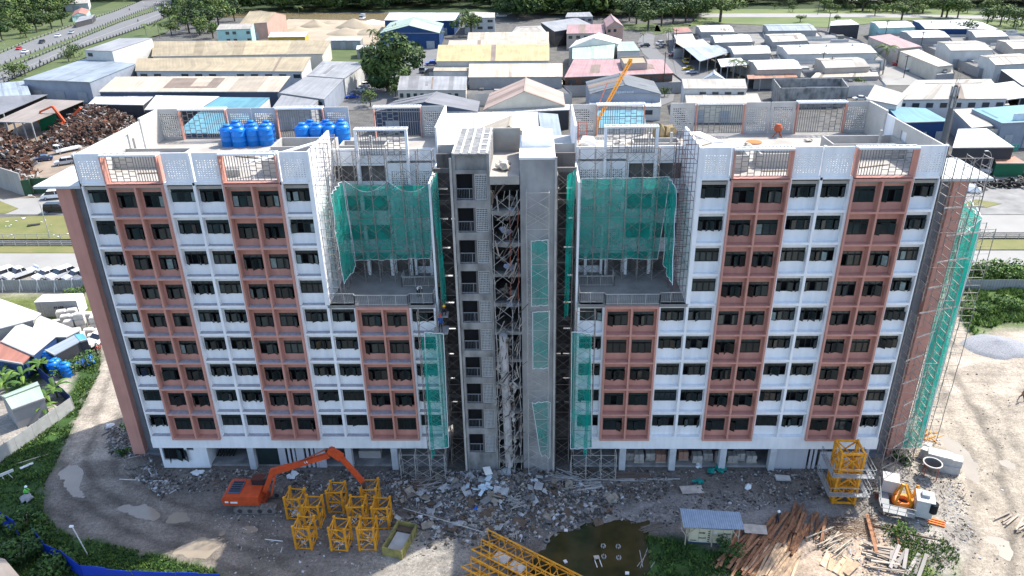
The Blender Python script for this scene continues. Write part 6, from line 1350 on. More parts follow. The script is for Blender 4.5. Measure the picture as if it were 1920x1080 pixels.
block('low continuous flat roofed block under the right rows of the estate', [(1640, 58), (1890, 60), (2010, 92), (2010, 136), (1836, 132), (1742, 92)], 2.6)
# low flat annexes and yard walls crowd the lanes of the estate
anx = [M('annex_slab_a', (.20, .195, .185), .9, .3, .3, detail=8), M('annex_slab_b', (.30, .285, .26), .9, .25, .3, detail=8), M('annex_slab_c', (.12, .12, .12), .9, .3, .3, detail=8)]
def annex(q, label, z=3.6, k=0, group='low flat annexes in the estate'):
    A = [AT(a, b, z) for a, b in q]; o = Vector((A[0].x, A[0].y, 0)); t = thing('annex', label, 'annex', o, 0, group); A = [p-o for p in A]; dz = Vector((0, 0, z))
    MB().face(A).build('flat_roof', anx[k % 3], t)
    for a, b in zip(A, A[1:]+A[:1]): MB().face([a-dz, b-dz, b+Vector((0, 0, .5)), a+Vector((0, 0, .5))]).build('wall', MATS['wall_grey'] if k % 2 else MATS['wall_white'], t)
    d = (A[1]-A[0]); e = (A[3]-A[0])
    for i in range(3):
        p = A[0]+d*R.uniform(.1, .8)+e*R.uniform(.2, .7); w_ = R.uniform(.8, 2.2); MB().box(p.x, p.x+w_, p.y, p.y+w_*.8, z, z+R.uniform(.5, 1.4)).build('roof_box', anx[i % 2] if i else MATS['roof_white'], t)
for k, (lb, q, z, ty, rc, wc, rise, fn) in enumerate([r_[:8] for r_ in SH if 'workshop' in r_[0] or 'three part' in r_[0] or 'widest' in r_[0]]):
    fl, fr_ = q[0], q[1]; w_ = fr_[0]-fl[0]
    h_ = 9+fl[1]*.07
    annex([(fl[0]-2-w_*.05, fl[1]+h_), (fr_[0]+w_*.1, fr_[1]+h_), (fr_[0]-2, fr_[1]+2), (fl[0]-w_*.12, fl[1]+2)], 'low flat annex before the '+' '.join(lb.split(',')[0].split()[:11]), 3.2, k)
# unfinished concrete yard walls
t = thing('concrete_enclosure', 'tall bare concrete enclosure without a roof, rubble inside', 'concrete walls', (0, 0, 0)); A = [AT(*a, 6) for a in ((1465, 165), (1590, 163), (1578, 147), (1452, 148))]
for a, b in zip(A, A[1:]+A[:1]): m = MB(); d = (b-a).normalized(); n_ = Vector((d.y, -d.x, 0))*.3; m.prism([(a.x, a.y, 0), (b.x, b.y, 0), (b.x, b.y, 6), (a.x, a.y, 6)], n_); m.build('wall', conc, t)
t = thing('water_tank_room', 'square concrete tank room on the long pink roof', 'tank room', (0, 0, 0)); A = [AT(*a, 8.5) for a in ((1170, 119), (1214, 117), (1208, 105), (1163, 106))]
for a, b in zip(A, A[1:]+A[:1]): MB().prism([(a.x, a.y, 5.8), (b.x, b.y, 5.8), (b.x, b.y, 8.5), (a.x, a.y, 8.5)], (0, .25, 0)).build('wall', MATS['wall_beige'], t)
MB().face([p-Vector((0, 0, .5)) for p in A]).build('tank_slab', MATS['roof_tan'] if 'roof_tan' in MATS else conc, t)
# signs with lettering at the right edge
p0 = AT(1893, 236, 5.0); p1 = AT(1985, 232, 5.0); rz = atan2(p1.y-p0.y, p1.x-p0.x); d = (p1-p0).normalized()
t = thing('shop_sign', 'white fascia sign with dark blue letters at the right edge', 'sign', (p0.x, p0.y-.6, 4.0), rz); MB().box(0, (p1-p0).length, 0, .15, 0, 4.2).build('sign_board', M('sign_white', (.62, .66, .72), .6), t)
nb = M('sign_navy', (.01, .03, .25), .5); text3('TPK', 1.9, nb, t, (4.6, -.02, 3.1), (pi/2, 0, 0), ext=.03); dashes(t, .6, -.03, 1.5, 12, .55, .7, nb); dashes(t, 2.2, -.03, .5, 6, .5, .7, nb)
p0 = AT(1851, 244, 4.6); p1 = AT(1892, 243, 4.6); t = thing('shop_sign', 'beige fascia sign with a blue bird-like mark and letters', 'sign', (p0.x, p0.y, 2.2), atan2(p1.y-p0.y, p1.x-p0.x)); MB().box(0, (p1-p0).length, 0, .15, 0, 2.6).build('sign_board', M('sign_beige', (.55, .50, .40), .6), t); text3('DAIKIN', 1.0, M('sign_blue', (.02, .25, .5)), t, (4.2, -.02, 1.1), (pi/2, 0, 0), ext=.03); MB().prism([(1.0, -.03, .6), (2.0, -.03, 1.6), (2.2, -.03, 1.0)], (0, .02, 0)).build('mark', MATS['sign_blue'], t)
p0 = AT(1104, 176, 6.4); p1 = AT(1240, 176, 6.4); c = (p0+p1)/2; t = thing('hall_sign', 'pale lettering sign on the grey gable right of the crane jib', 'sign', (c.x, c.y-.4, 7.0)); MB().box(-3.3, 3.3, -.05, 0, -.5, .5).build('sign_board', MATS['wall_steel'], t); dashes(t, -2.6, -.1, -.35, 10, .52, .75, M('sign_letter_pale', (.4, .47, .52)))

# ---------------------------------------------------------------- telecom mast and mobile crane behind the block
b0 = AT(1752, 335); zt_ = ATY(1796, 128, b0.y).z; t = thing('telecom_mast', 'grey telecom mast with white panel antennas rising behind the right end', 'telecom mast', (b0.x, b0.y, 0))
MB().lathe([(.75, 0), (.55, zt_*.6), (.4, zt_*.85), (.1, zt_*.86)], 10).build('pole', M('mast_grey', (.11, .115, .12), .6), t, smooth=True)
for k, z in enumerate((zt_*.66, zt_*.74)):
    for a in range(3):
        m = MB().box(-.2, .2, -.1, .1, 0, 2.4); m.build('antenna_panel', M('antenna_grey', (.42, .42, .41)), t, loc=(.75*cos(a*2.1), .75*sin(a*2.1), z), rot=(0, 0, a*2.1+pi/2))
    MB().bar((-1, 0, z+.5), (1, 0, z+.5), .1).bar((0, -1, z+1), (0, 1, z+1), .1).build('bracket', steel, t)
for a in range(4): MB().bar((.3*cos(a), .3*sin(a), zt_*.86), (.4*cos(a*1.57), .4*sin(a*1.57), zt_), .05).build('whip', steel, t)
m = MB()
for k in range(60): m.bar((.6, .1, k*zt_/70), (.95, .1, k*zt_/70), .05)
m.bar((.95, .1, 0), (.95, .1, zt_*.85), .06); m.build('mast_ladder', steel, t, kind='stuff')
a = ATY(1122, 224, 30); b = ATY(1182, 114, 36); t = thing('crane_boom', 'orange yellow lattice crane boom leaning up behind the right half of the block', 'crane boom', a); d = b-a; ym = M('boom_orange', (.72, .30, .03), .5)
for x, y in ((-1, -1), (1, -1), (1, 1), (-1, 1)): MB().bar((x*.15, y*.15, 0), (d.x+x*.18, d.y+y*.18, d.z), .08).build('chord', ym, t)
n_ = 18
for k in range(n_):
    p, q = d*(k/n_), d*((k+1)/n_); m = MB()
    for s_ in (-1, 1): m.bar(p+Vector((-.15, s_*.15, 0)), q+Vector((.17, s_*.15, 0)), .045).bar(p+Vector((s_*.15, -.15, 0)), q+Vector((s_*.15, .15, 0)), .045)
    m.build('lattice_bay', ym, t)
MB().box(-.22, .22, -.2, .2, -.5, .3).build('boom_head', ym, t, loc=d); MB().bar((-.3, 0, 1), d*.62+Vector((-1.4, 0, 0)), .1).build('hoist_rope', rust, t)
c0 = Vector((a.x-4, 30, 0)); m = MB().bar(c0+Vector((0, 0, 2))-a, Vector((0, 0, 0)), .35); m.build('boom_foot', ym, t)

# ---------------------------------------------------------------- vehicles
def vmat(c): return M('car_paint_%d_%d_%d' % tuple(int(x*99) for x in c), c, .25, .04, 1, spec=.6)
cglass = M('car_glass', (.015, .02, .03), .08, .1, spec=.8)
wh = MB().lathe([(.33, -.1), (.33, .1)], 12).mesh('tyre', black); rimm = MB().lathe([(.19, -.11), (.19, .115)], 8).mesh('rim', M('rim_grey', (.4, .4, .4), .4))
carc = {}
PROF = {'sedan': (4.4, 1.75, [(0, .35), (0, .75), (.35, .88), (1.15, .95), (3.6, .95), (4.3, .9), (4.4, .6), (4.4, .35)], [(1.15, .93), (1.75, 1.42), (3.0, 1.42), (3.75, .93)]),
        'suv': (4.6, 1.85, [(0, .4), (0, .9), (.4, 1.02), (1.2, 1.08), (4.5, 1.08), (4.6, .8), (4.6, .4)], [(1.2, 1.05), (1.8, 1.68), (3.9, 1.68), (4.45, 1.05)]),
        'van': (4.8, 1.8, [(0, .4), (0, .95), (.6, 1.15), (4.75, 1.15), (4.8, .4)], [(.6, 1.12), (1.35, 1.9), (4.5, 1.9), (4.74, 1.12)]),
        'pickup': (5.2, 1.85, [(0, .45), (0, 1.0), (1.3, 1.12), (3.3, 1.12), (3.32, .7), (5.1, .7), (5.12, 1.1), (5.2, 1.1), (5.2, .45)], [(1.3, 1.1), (1.9, 1.72), (2.9, 1.72), (3.3, 1.1)]),
        'truck': (6.5, 2.1, [(0, .5), (0, 1.3), (1.5, 1.4), (1.6, .9), (6.5, .9), (6.5, .5)], [(.0, 1.3), (.25, 2.2), (1.3, 2.2), (1.5, 1.3)]),
        'bike': (1.8, .35, [(0, .35), (.3, .8), (.9, .75), (1.6, .85), (1.8, .4)], [(.7, .75), (.8, 1.55), (1.05, 1.55), (1.1, .75)])}
def car(kind, c, px, py, rz, label, z=.12, group='cars', wld=None, box=None):
    key = (kind, c)
    if key not in carc:
        L, Wd, body, cab = PROF[kind]; bm_ = MB().prism([(x-L/2, -Wd/2, zz) for x, zz in body], (0, Wd, 0)); b1 = bm_.mesh('body', vmat(c))
        cb = MB(); n0 = [(x-L/2, zz) for x, zz in cab]; wi = .12
        A0 = [(n0[0][0], -Wd/2+.02, n0[0][1]), (n0[1][0], -Wd/2+wi, n0[1][1]), (n0[2][0], -Wd/2+wi, n0[2][1]), (n0[3][0], -Wd/2+.02, n0[3][1])]; B0 = [(x, -y, zz) for x, y, zz in A0]
        cb.face(A0); cb.face(B0[::-1]); cb.face([A0[0], B0[0], B0[1], A0[1]]); cb.face([A0[2], B0[2], B0[3], A0[3]]); b2 = cb.mesh('cabin_glass', cglass)
        rf = MB(); h = n0[1][1]; rf.box(n0[1][0]-.02, n0[2][0]+.02, -Wd/2+wi-.02, Wd/2-wi+.02, h, h+.05); mid = (n0[1][0]+n0[2][0])/2
        for s_ in (-1, 1):
            for xx in (n0[1][0]*.5+n0[2][0]*.5,): rf.bar((xx, s_*(Wd/2-wi+.03), h), (xx, s_*(Wd/2-.0), n0[0][1]), .09)
        b3 = rf.mesh('roof', vmat(c)); hl = MB().box(-L/2-.02, -L/2+.05, -Wd/2+.1, -Wd/2+.45, .62, .78).box(-L/2-.02, -L/2+.05, Wd/2-.45, Wd/2-.1, .62, .78).mesh('headlights', wmet)
        carc[key] = (b1, b2, b3, hl, L, Wd)
    b1, b2, b3, hl, L, Wd = carc[key]; p = wld if wld is not None else AT(px, py, z); nm = {'bike': 'motorcycle', 'truck': 'truck', 'van': 'van', 'pickup': 'pickup_truck'}.get(kind, 'car')
    t = thing(nm, label, nm.replace('_', ' ').replace('pickup truck', 'pickup'), (p.x, p.y, z), rz, group)
    link('body', b1, t); link('rider' if kind == 'bike' else 'cabin_glass', b2, t)
    if kind != 'bike': link('roof', b3, t); link('headlight', hl, t)
    for x in ((-L/2+.85, L/2-.85) if kind != 'bike' else (-.6, .6)):
        for y in ((-Wd/2+.08, Wd/2-.08) if kind != 'bike' else (0,)):
            w_ = link('wheel', wh, t, (x, y, .33), (pi/2, 0, 0)); link('rim', rimm, w_)
    if box: MB().box(-L/2+1.7, L/2, -Wd/2, Wd/2, .92, 2.9).build('cargo_box', vmat(box), t)
    return t
Wt, Bk, Sv, Bl, Rd, Yl, Gy = (.72, .72, .72), (.015, .016, .02), (.42, .43, .45), (.02, .08, .4), (.5, .02, .02), (.65, .42, .03), (.16, .17, .18)
hd = atan2(AT(262, 22).y-AT(0, 123).y, AT(262, 22).x-AT(0, 123).x)
for k, (kd, c, px, py, lb, up) in enumerate((('sedan', Rd, 36, 93, 'red car on the far carriageway of the highway', 1), ('sedan', Wt, 47, 99, 'white car just in front of the red one on the highway', 1), ('suv', Bk, 79, 81, 'dark car on the far carriageway behind the red one', 1), ('sedan', Wt, 109, 69, 'white car following the dark one on the highway', 1), ('suv', Sv, 134, 63, 'silver white car further up the far carriageway', 1),
        ('sedan', Sv, 293, 17, 'silver car on the near carriageway at the top', 0), ('truck', Wt, 308, 14, 'white lorry on the near carriageway at the top', 0), ('sedan', Wt, 322, 7, 'white car beyond the lorry on the highway', 0), ('sedan', Bl, 329, 9, 'blue car beyond the lorry on the highway', 0), ('sedan', Wt, 338, 3, 'white car furthest up the near carriageway', 0), ('suv', Bk, 351, 3, 'dark car furthest up the near carriageway', 0), ('sedan', Wt, 292, 7, 'white car at the top of the far carriageway', 1),
        ('bike', Bk, 57, 111, 'motorcycle beside the green median', 0), ('bike', Bk, 76, 118, 'motorcycle with rider on the near carriageway', 0), ('bike', Bk, 259, 40, 'motorcycle near the end of the green verge', 0), ('bike', Bk, 243, 19, 'motorcycle on the far carriageway near the top', 1), ('bike', Bk, 31, 128, 'motorcycle at the left of the near carriageway', 0))):
    car(kd, c, px, py, hd+(0 if up else pi), lb, zr+.02, 'vehicles on the highway')
for kd, c, px, py, rz, lb in (('van', Wt, 103, 372, .25, 'white car turning by the green gate'), ('van', Bk, 108, 397, pi+.05, 'black people carrier parked at the edge of the upper lawn'), ('suv', Wt, 8, 521, 1.0, 'white suv at the left end of the parked row'), ('pickup', Wt, 42, 518, 1.0, 'white pickup in the parked row'), ('sedan', Wt, 90, 520, 1.0, 'white car in the middle of the parked row'), ('suv', Wt, 118, 520, 1.0, 'white suv right of the middle of the parked row'), ('sedan', Sv, 146, 521, 1.0, 'silver hatchback in the parked row next to the end wall'), ('sedan', Gy, 165, 523, 1.0, 'grey car half hidden at the end of the parked row'),
        ('sedan', Wt, 190, 640, 1.15, 'white car parked by the concrete block piles'), ('suv', Bk, 20, 297, .1, 'black scrap car at the left of the scrapyard'), ('sedan', Bk, 42, 294, -.1, 'second black car beside the scrap heap'), ('sedan', (.03, .05, .12), 82, 301, .5, 'dark blue car in front of the scrap heap'), ('suv', Sv, 122, 308, .6, 'stripped silver car shell by the roof corner'), ('truck', Wt, 128, 284, .9, 'white lorry cab beside the scrapyard'),
        ('sedan', Bl, 660, 184, .35, 'blue car at the near end of the parking row behind the block'), ('sedan', Gy, 667, 177, .35, 'grey car second in the parking row behind the block'), ('sedan', Wt, 673, 172, .35, 'white car third in the parking row behind the block'), ('sedan', Sv, 678, 167, .35, 'silver car fourth in the parking row behind the block'), ('suv', Wt, 683, 163, .35, 'white car fifth in the parking row behind the block'), ('sedan', Gy, 688, 157, .35, 'grey car at the far end of the parking row behind the block'),
        ('truck', Wt, 762, 140, 1.4, 'white lorry parked beside the large dark tree'), ('truck', Gy, 795, 135, 1.4, 'dark lorry parked right of the white lorry'), ('suv', Bl, 808, 122, .3, 'blue vehicle by the long yellow roof'),
        ('suv', Bk, 1209, 88, .1, 'dark car parked at the bend behind the mint roof'), ('suv', Sv, 1237, 84, .8, 'silver car beside the palm at the road bend'), ('sedan', Gy, 1243, 88, .8, 'grey car beside the palm at the road bend'), ('truck', Yl, 1285, 118, 1.5, 'yellow tanker lorry on the estate road'), ('sedan', Yl, 1290, 131, .2, 'yellow car on the estate road'), ('sedan', Sv, 1297, 138, .1, 'silver car below the yellow car on the estate road'), ('sedan', (.3, .06, .05), 1261, 104, .8, 'red brown car at the road side near the palm'),
        ('suv', Rd, 1684, 123, -.1, 'dark red car on the estate lane'), ('pickup', Wt, 1710, 133, .05, 'white pickup on the estate lane'), ('suv', Wt, 1769, 143, .2, 'white suv parked under the trees at right'), ('sedan', Wt, 1612, 188, .0, 'white pickup below the white box lorry'), ('pickup', Wt, 1838, 322, 2.2, 'white and blue pickup under the open canopy'), ('suv', Wt, 1590, 78, .3, 'white car beside the pavilion'), ('truck', Wt, 940, 32, .2, 'white lorry behind the round tree')):
    car(kd, c, px, py, rz, lb)
t = car('truck', Wt, 1607, 178, pi, 'white box lorry with a blue oval mark by the concrete enclosure', box=(.74, .74, .74)); MB().lathe([(.62, 0), (.62, .03)], 18).build('oval_mark', nb, t, loc=(1.2, 1.06, 2.0), rot=(-pi/2, 0, 0), scale=(1.3, .9, 1)); text3('KA', .8, wmet, t, (1.2, 1.12, 2.0), (pi/2, 0, pi), ext=.01)

car('truck', Wt, 680, 36, 1.5, 'grey tipper lorry standing on the sand heap', 3.0, box=(.25, .26, .28))

# container, block piles, tanks, tarpaulin, huts on the left
p = AT(74, 596); q = AT(146, 593); rz = atan2(q.y-p.y, q.x-p.x); t = thing('shipping_container', 'grey white shipping container on the lawn left of the block', 'container', (p.x, p.y, .1), rz)
cg = M('container_grey', (.27, .28, .29), .6, .1, .8); cw = M('container_white', (.66, .66, .65), .6, .08, .8)
for i in range(16): MB().box(i*6.06/16, i*6.06/16+.24, -.04, .0, .1, 2.5).build('side_rib', cg, t)
MB().box(0, 6.06, .0, 2.44, 0, 2.55).build('body', cg, t); MB().box(-.02, 6.08, -.05, 2.46, 2.55, 2.6).build('roof', cw, t); MB().box(6.06, 6.1, .02, 2.42, .05, 2.5).build('end_door', cw, t)
for k in range(5): MB().bar((6.12, .3+k*.46, .15), (6.12, .3+k*.46, 2.45), .05).build('lock_bar', cw, t)
dashes(t, 2.6, -.06, 1.35, 5, .3, .4, frm)
blk = MB().box(-.65, .65, -.5, .5, 0, .75).box(-.55, .55, -.4, .4, .75, .85).mesh('block', M('pale_cast_block', (.50, .48, .44), .9, .2, 1.5))
k = 0
for i, (px, py, nst) in enumerate(((106, 606, 1), (118, 597, 2), (126, 606, 2), (138, 594, 2), (132, 616, 2), (146, 604, 2), (158, 592, 1), (142, 622, 1), (154, 612, 3), (166, 602, 2), (178, 596, 1), (166, 622, 1), (180, 608, 2), (174, 632, 1), (182, 640, 1), (186, 622, 1), (150, 630, 1))):
    for j in range(nst): p = AT(px, py, .4); link('cast_block', blk, None, (p.x, p.y, .05+j*.86), (0, 0, .35+R.uniform(-.06, .06)), label='pale cast concrete block in the rows beside the container', cat='concrete block', group='cast blocks piled beside the container')
for i, (px, py) in enumerate(((97, 688), (109, 696), (127, 704), (104, 700), (90, 683))): p = AT(px, py); tank(p.x, p.y, 0, 'light blue water tank on the ground left of the block, '+['rear one', 'middle one', 'nearest one', 'front left one', 'furthest left one'][i], .92, 'blue water tanks on the ground')
tarpm = M('blue_tarp', (.015, .14, .55), .5, .25, 1.5)
for lb, q, mt in (('crumpled bright blue tarpaulin behind the ground tanks', [(128, 685), (160, 690), (182, 680), (165, 658), (130, 670)], tarpm), ('white tarpaulin lying over the blue one', [(130, 670), (165, 655), (172, 648), (150, 648)], M('white_tarp', (.7, .7, .7), .7, .1, 1))):
    pg = poly(q); cx_, cy_ = sum(a[0] for a in pg)/len(pg), sum(a[1] for a in pg)/len(pg); m = MB()
    n_ = 14
    for i in range(len(pg)):
        a, b = pg[i], pg[(i+1) % len(pg)]
        for j in range(n_):
            for l in range(n_):
                def P_(u, v):
                    ex, ey = a[0]+(b[0]-a[0])*u, a[1]+(b[1]-a[1])*u; x, y = cx_+(ex-cx_)*v, cy_+(ey-cy_)*v; return (x, y, .15+.5*abs(nz(x, y, 1.1, 3))+.25*abs(nz(x, y, 3, 3)))
                m.face([P_(j/n_, l/n_), P_((j+1)/n_, l/n_), P_((j+1)/n_, (l+1)/n_), P_(j/n_, (l+1)/n_)])
    tag(m.build('tarpaulin', mt), lb, 'tarpaulin')
shed('big plain white roofed shed at the left edge', [(-90, 640), (62, 600), (78, 590), (-90, 530)], 3, 'm', 'white', 'cream', .4); shed('white roofed shed joining the blue sheet corner', [(55, 632), (125, 632), (150, 622), (72, 592)], 2.6, 'm', 'white', 'grey', .3)
shed('patched white and blue edged gable roof shed', [(2, 640), (62, 666), (106, 634), (36, 608)], 2.6, 'm', 'white', 'blue', .5); shed('red brown rusty lean-to roof at the left edge', [(-40, 668), (42, 682), (62, 666), (-20, 632)], 2.3, 'm', 'red', 'blue', .3)
shed('pale green striped lean-to roof by the dark yard', [(85, 656), (103, 665), (155, 640), (140, 630)], 2.4, 'm', 'bluegrey', 'dark', .3, cat='hut', name='hut'); shed('small hut with pale grey and yellow green roof', [(22, 768), (83, 746), (70, 715), (2, 742)], 2.8, 'x', 'mint', 'grey', .7, cat='hut', name='hut'); shed('blue metal awning beside the blocks', [(150, 640), (164, 636), (156, 626), (140, 628)], 2.6, 'm', 'blue', 'dark', .1, cat='hut', name='hut')
shed('pink and grey tiled roof corner at the bottom left', [(-60, 1180), (38, 1082), (10, 1050), (-90, 1020)], 3, 'm', 'rustg', 'grey', .2, cat='hut', name='hut')
# scrap yard
sc_m = [M('scrap_rust', (.095, .05, .034), .9, .4, 1.5), M('scrap_dark', (.05, .035, .03), .9, .4, 1.5), M('scrap_pale', (.30, .28, .26), .8, .3, 1.5), M('scrap_orange', (.20, .09, .05), .85, .3, 1.5)]
def scrap(label, q, n, h, wts=(6, 4.5, 1.2, .45)):
    pg = poly(q); m = MB(); x0, x1 = min(p[0] for p in pg), max(p[0] for p in pg); y0, y1 = min(p[1] for p in pg), max(p[1] for p in pg); k = 0
    while k < n:
        x, y = R.uniform(x0, x1), R.uniform(y0, y1); dd = pdist(x, y, pg)
        if dd < 0: continue
        k += 1; z = h*min(1, dd/8)*(1+.4*nz(x, y, .15)); m.mat(R.choices(range(4), wts)[0]); s = .15+1.1*R.random()**2
        if R.random() < .5: a = R.uniform(0, 6.28); m.bar((x, y, z), (x+cos(a)*s*2.2, y+sin(a)*s*2.2, z+R.uniform(-.5, .9)), R.uniform(.1, .4), R.uniform(.05, .9))
        else: m.rock((x, y, z), s*.9)
    tag(m.build('scrap_heap', sc_m, kind='stuff'), label, 'scrap heap')
scrap('big heap of brown scrap metal at the left edge', [(-60, 340), (60, 320), (75, 290), (45, 262), (-10, 248), (-60, 250)], 3800, 5); scrap('heap of mixed scrap metal beside the open shed', [(60, 290), (250, 262), (262, 232), (225, 205), (150, 215), (95, 245)], 4600, 4)
scrap('pale and grey scrap on the top right of the heap', [(170, 240), (262, 250), (262, 212), (225, 205), (180, 212)], 1300, 4.6, (3, 3, 5, .4))
scrap('flattened pale scrap behind the green fence', [(25, 345), (75, 350), (70, 320), (20, 325)], 220, 1.2, (3, 2, 5, 2))
t = thing('grapple_excavator', 'red orange scrap grapple machine in the scrapyard', 'excavator', AT(128, 248)); gr = M('grapple_red', (.55, .09, .03), .5)
MB().box(-1.5, 1.5, -1.2, 1.2, 1, 2.8).build('body', gr, t); MB().box(-2, 2, -1.3, 1.3, 0, 1).build('undercarriage', sc_m[1], t); MB().bar((0, 0, 2.5), (-2.5, 0, 7.5), .6).build('boom', gr, t); MB().bar((-2.5, 0, 7.5), (-6.5, 0, 6.0), .5).bar((-6.5, 0, 6), (-8, 0, 3), .4).build('arm', gr, t); MB().bar((0, 0, 2.5), (5.5, 0, 7.0), .6).build('second_boom', gr, t)
def wall_run(name, label, q, h, mat, th=.25, cat='wall'):
    pts_ = [AT(*a) for a in q]; t = thing(name, label, cat, (pts_[0].x, pts_[0].y, 0))
    for a, b in zip(pts_, pts_[1:]):
        L = (b-a).length; n_ = max(1, int(L/5)); d = (b-a)/L
        for i in range(n_): p = a+d*(L*i/n_)-pts_[0]; MB().box(0, L/n_-.04, 0, th, 0, h).build('wall_panel', mat, t, loc=(p.x, p.y, 0), rot=(0, 0, atan2(d.y, d.x)))
wall_run('yard_wall', 'pale concrete yard wall at the left edge by the scrap', [(-80, 345), (0, 352), (47, 368)], 5.2, streaked('yard_wall_grey', (.36, .35, .33), (.26, .25, .24), .6)); wall_run('yard_gate', 'dark green sheet gate closing the scrapyard', [(47, 368), (62, 366), (64, 364), (130, 362)], 3.6, M('gate_green', (.03, .075, .04), .7), cat='gate')
wall_run('green_wall', 'bright green sheet wall under the open scrapyard shed', [(78, 246), (112, 240)], 4.5, M('sheet_green', (.01, .16, .07), .7))
MB().box(0, 2.4, 0, 1.2, 0, 1.2)
# guard rails and lamps by the roads
def rail_run(label, q, h=1.1, step=2.2):
    pts_ = [AT(*a) for a in q]; t = thing('road_railing', label, 'railing', (0, 0, 0)); m = MB(); pm = MB().bar((0, 0, 0), (0, 0, h), .09).mesh('post', steelp)
    for a, b in zip(pts_, pts_[1:]):
        for z in (.4, .75, h): MB().bar(a+Vector((0, 0, z)), b+Vector((0, 0, z)), .07).build('rail', steelp, t)
        n_ = int((b-a).length/step)
        for i in range(n_+1): link('post', pm, t, a.lerp(b, i/n_))
rail_run('steel railing beside the drain at left', [(-100, 462), (160, 462)]); rail_run('second steel railing behind the drain at left', [(-100, 449), (158, 449)]); rail_run('steel railing beside the drain at right', [(1812, 449), (2080, 449)])
def lamp(px, py, h, label, dx=-1):
    p = AT(px, py); t = thing('street_lamp', label, 'street lamp', p, 0, 'street lamps'); MB().bar((0, 0, 0), (0, 0, h*.8), .16, n=8).build('pole', steelp, t); m = MB(); pr_ = Vector((0, 0, h*.8))
    for k in range(1, 6): q = Vector((dx*.5*h*.25*(k/5)**1.5, 0, h*.8+h*.2*sin(k/5*1.5))); m.bar(pr_, q, .1, n=6); pr_ = q
    m.build('arm', steelp, t); MB().box(-.35, .35, -.12, .12, -.05, .08).build('lamp_head', pb, t, loc=pr_+Vector((dx*.3, 0, 0)))
lamp(94, 446, 8.5, 'grey street lamp leaning over the upper lawn at left'); lamp(1842, 362, 9, 'grey street lamp standing by the tyre heaps at right'); lamp(18, 114, 9, 'street lamp by the highway at the left'); lamp(176, 50, 10, 'street lamp beyond the highway'); lamp(277, 34, 10, 'street lamp on the near edge of the highway')
for i, (px, py, h) in enumerate(((1243, 172, 13), (1265, 105, 11), (788, 128, 9), (793, 130, 9), (1655, 92, 12), (1720, 118, 12), (1538, 145, 9), (1552, 58, 9), (1533, 28, 9), (1903, 58, 9), (1694, 146, 8), (1554, 150, 8))):
    p = AT(px, py); t = thing('utility_pole', 'dark utility pole '+['beside the grey gabled hall', 'at the road bend near the palm', 'left one by the yellow roof', 'right one by the yellow roof', 'on the pink roofed workshop corner', 'on the estate lane', 'in front of the beige workshop', 'in the field by the pavilion', 'beside the far field road', 'at the right edge of the field', 'by the large hipped roof', 'beside the lean-to roof'][i], 'utility pole', p, 0, 'utility poles'); MB().bar((0, 0, 0), (0, 0, h), .28, n=6).build('pole', M('pole_dark', (.07, .06, .05), .9), t); MB().bar((-.9, 0, h-.6), (.9, 0, h-.6), .15).build('crossarm', MATS['pole_dark'], t)
# tyres
tm = MB().lathe([(.28, -.12), (.5, -.14), (.56, -.06), (.56, .06), (.5, .14), (.28, .12), (.28, -.12)], 14, cap=False).mesh('tyre', black)
for gx_, gy_, n_, gn_ in ((1838, 352, 34, 'left'), (1893, 348, 30, 'right')):
    c = AT(gx_, gy_)
    for i in range(n_):
        link('tyre', tm, None, (c.x+R.gauss(0, 2.4), c.y+R.gauss(0, 1.1), .3+R.choice((0, .35, .7))), (R.uniform(-.5, .5)+(pi/2 if R.random() < .3 else 0), R.uniform(-.4, .4), R.uniform(0, 6)), R.uniform(.9, 1.7), label=f'black tyre in the {gn_} tyre heap on the gravel lot', cat='tyre', group=f'tyres in the {gn_} heap')
shed('green walled kiosk with an orange roof at right', [(1868, 306), (1925, 306), (1902, 294), (1862, 292)], 3.2, 'm', 'orange', 'green', .3, cat='kiosk', name='kiosk')
t = thing('kiosk_sign', 'green banner sign above the orange kiosk roof', 'sign', AT(1868, 318)); MB().box(0, 3.6, 0, .08, 4.4, 5.8).build('banner', M('banner_green', (.01, .22, .17), .6), t); dashes(t, .9, -.04, 5.2, 7, .34, .4, M('banner_letter', (.3, .45, .42))); MB().bar((.1, .05, 0), (.1, .05, 4.4), .1).build('post', steelp, t)
blob('white_heap', 'white covered heap by the tyres behind the end wall', 'heap', AT(1818, 358), 1.6, wb, 6)
for i in range(34):
    px, py = R.uniform(10, 150), R.uniform(408, 448)
    if i % 3: slab('scrap of white litter on the upper left lawn', px, py, R.uniform(.2, .6), .2, pb, R.uniform(0, 3), cat='litter', name='litter', group='litter on the left lawn', z=.2)
slab('black board lying on the upper left lawn', 64, 424, 2.2, .8, black, .5, z=.25, th=.12)

# ---------------------------------------------------------------- trees
bark = M('bark', (.10, .08, .06), .9, .3, 1.5)
LV = [[M('crown_dark_a', (.034, .068, .02), .75, .35, .3, rnd=.2), M('crown_dark_b', (.065, .105, .026), .75, .3, .3, rnd=.2), M('crown_dark_c', (.014, .034, .012), .8, .3, .3, rnd=.2)],
      [M('crown_mid_a', (.07, .12, .026), .7, .3, .3, rnd=.2), M('crown_mid_b', (.12, .165, .036), .7, .3, .3, rnd=.2), M('crown_mid_c', (.025, .055, .016), .75, .3, .3, rnd=.2)]]
def tree_proto(name, r, h, n, q, tone, sq=.8, seed=0):
    t = tag(link(name, None), None, 'tree'); m = MB(); leafy(m, (0, 0, h-r*sq*.85), r, n, q, sq); m.build('crown', LV[tone], t)
    m = MB(); m.bar((0, 0, 0), (0, 0, h*.55), r*.14, n=6)
    for k in range(5): a = k*1.3+seed; m.bar((0, 0, h*.4), (cos(a)*r*.55, sin(a)*r*.55, h*.75), r*.05, n=4)
    m.build('trunk', bark, t); return t
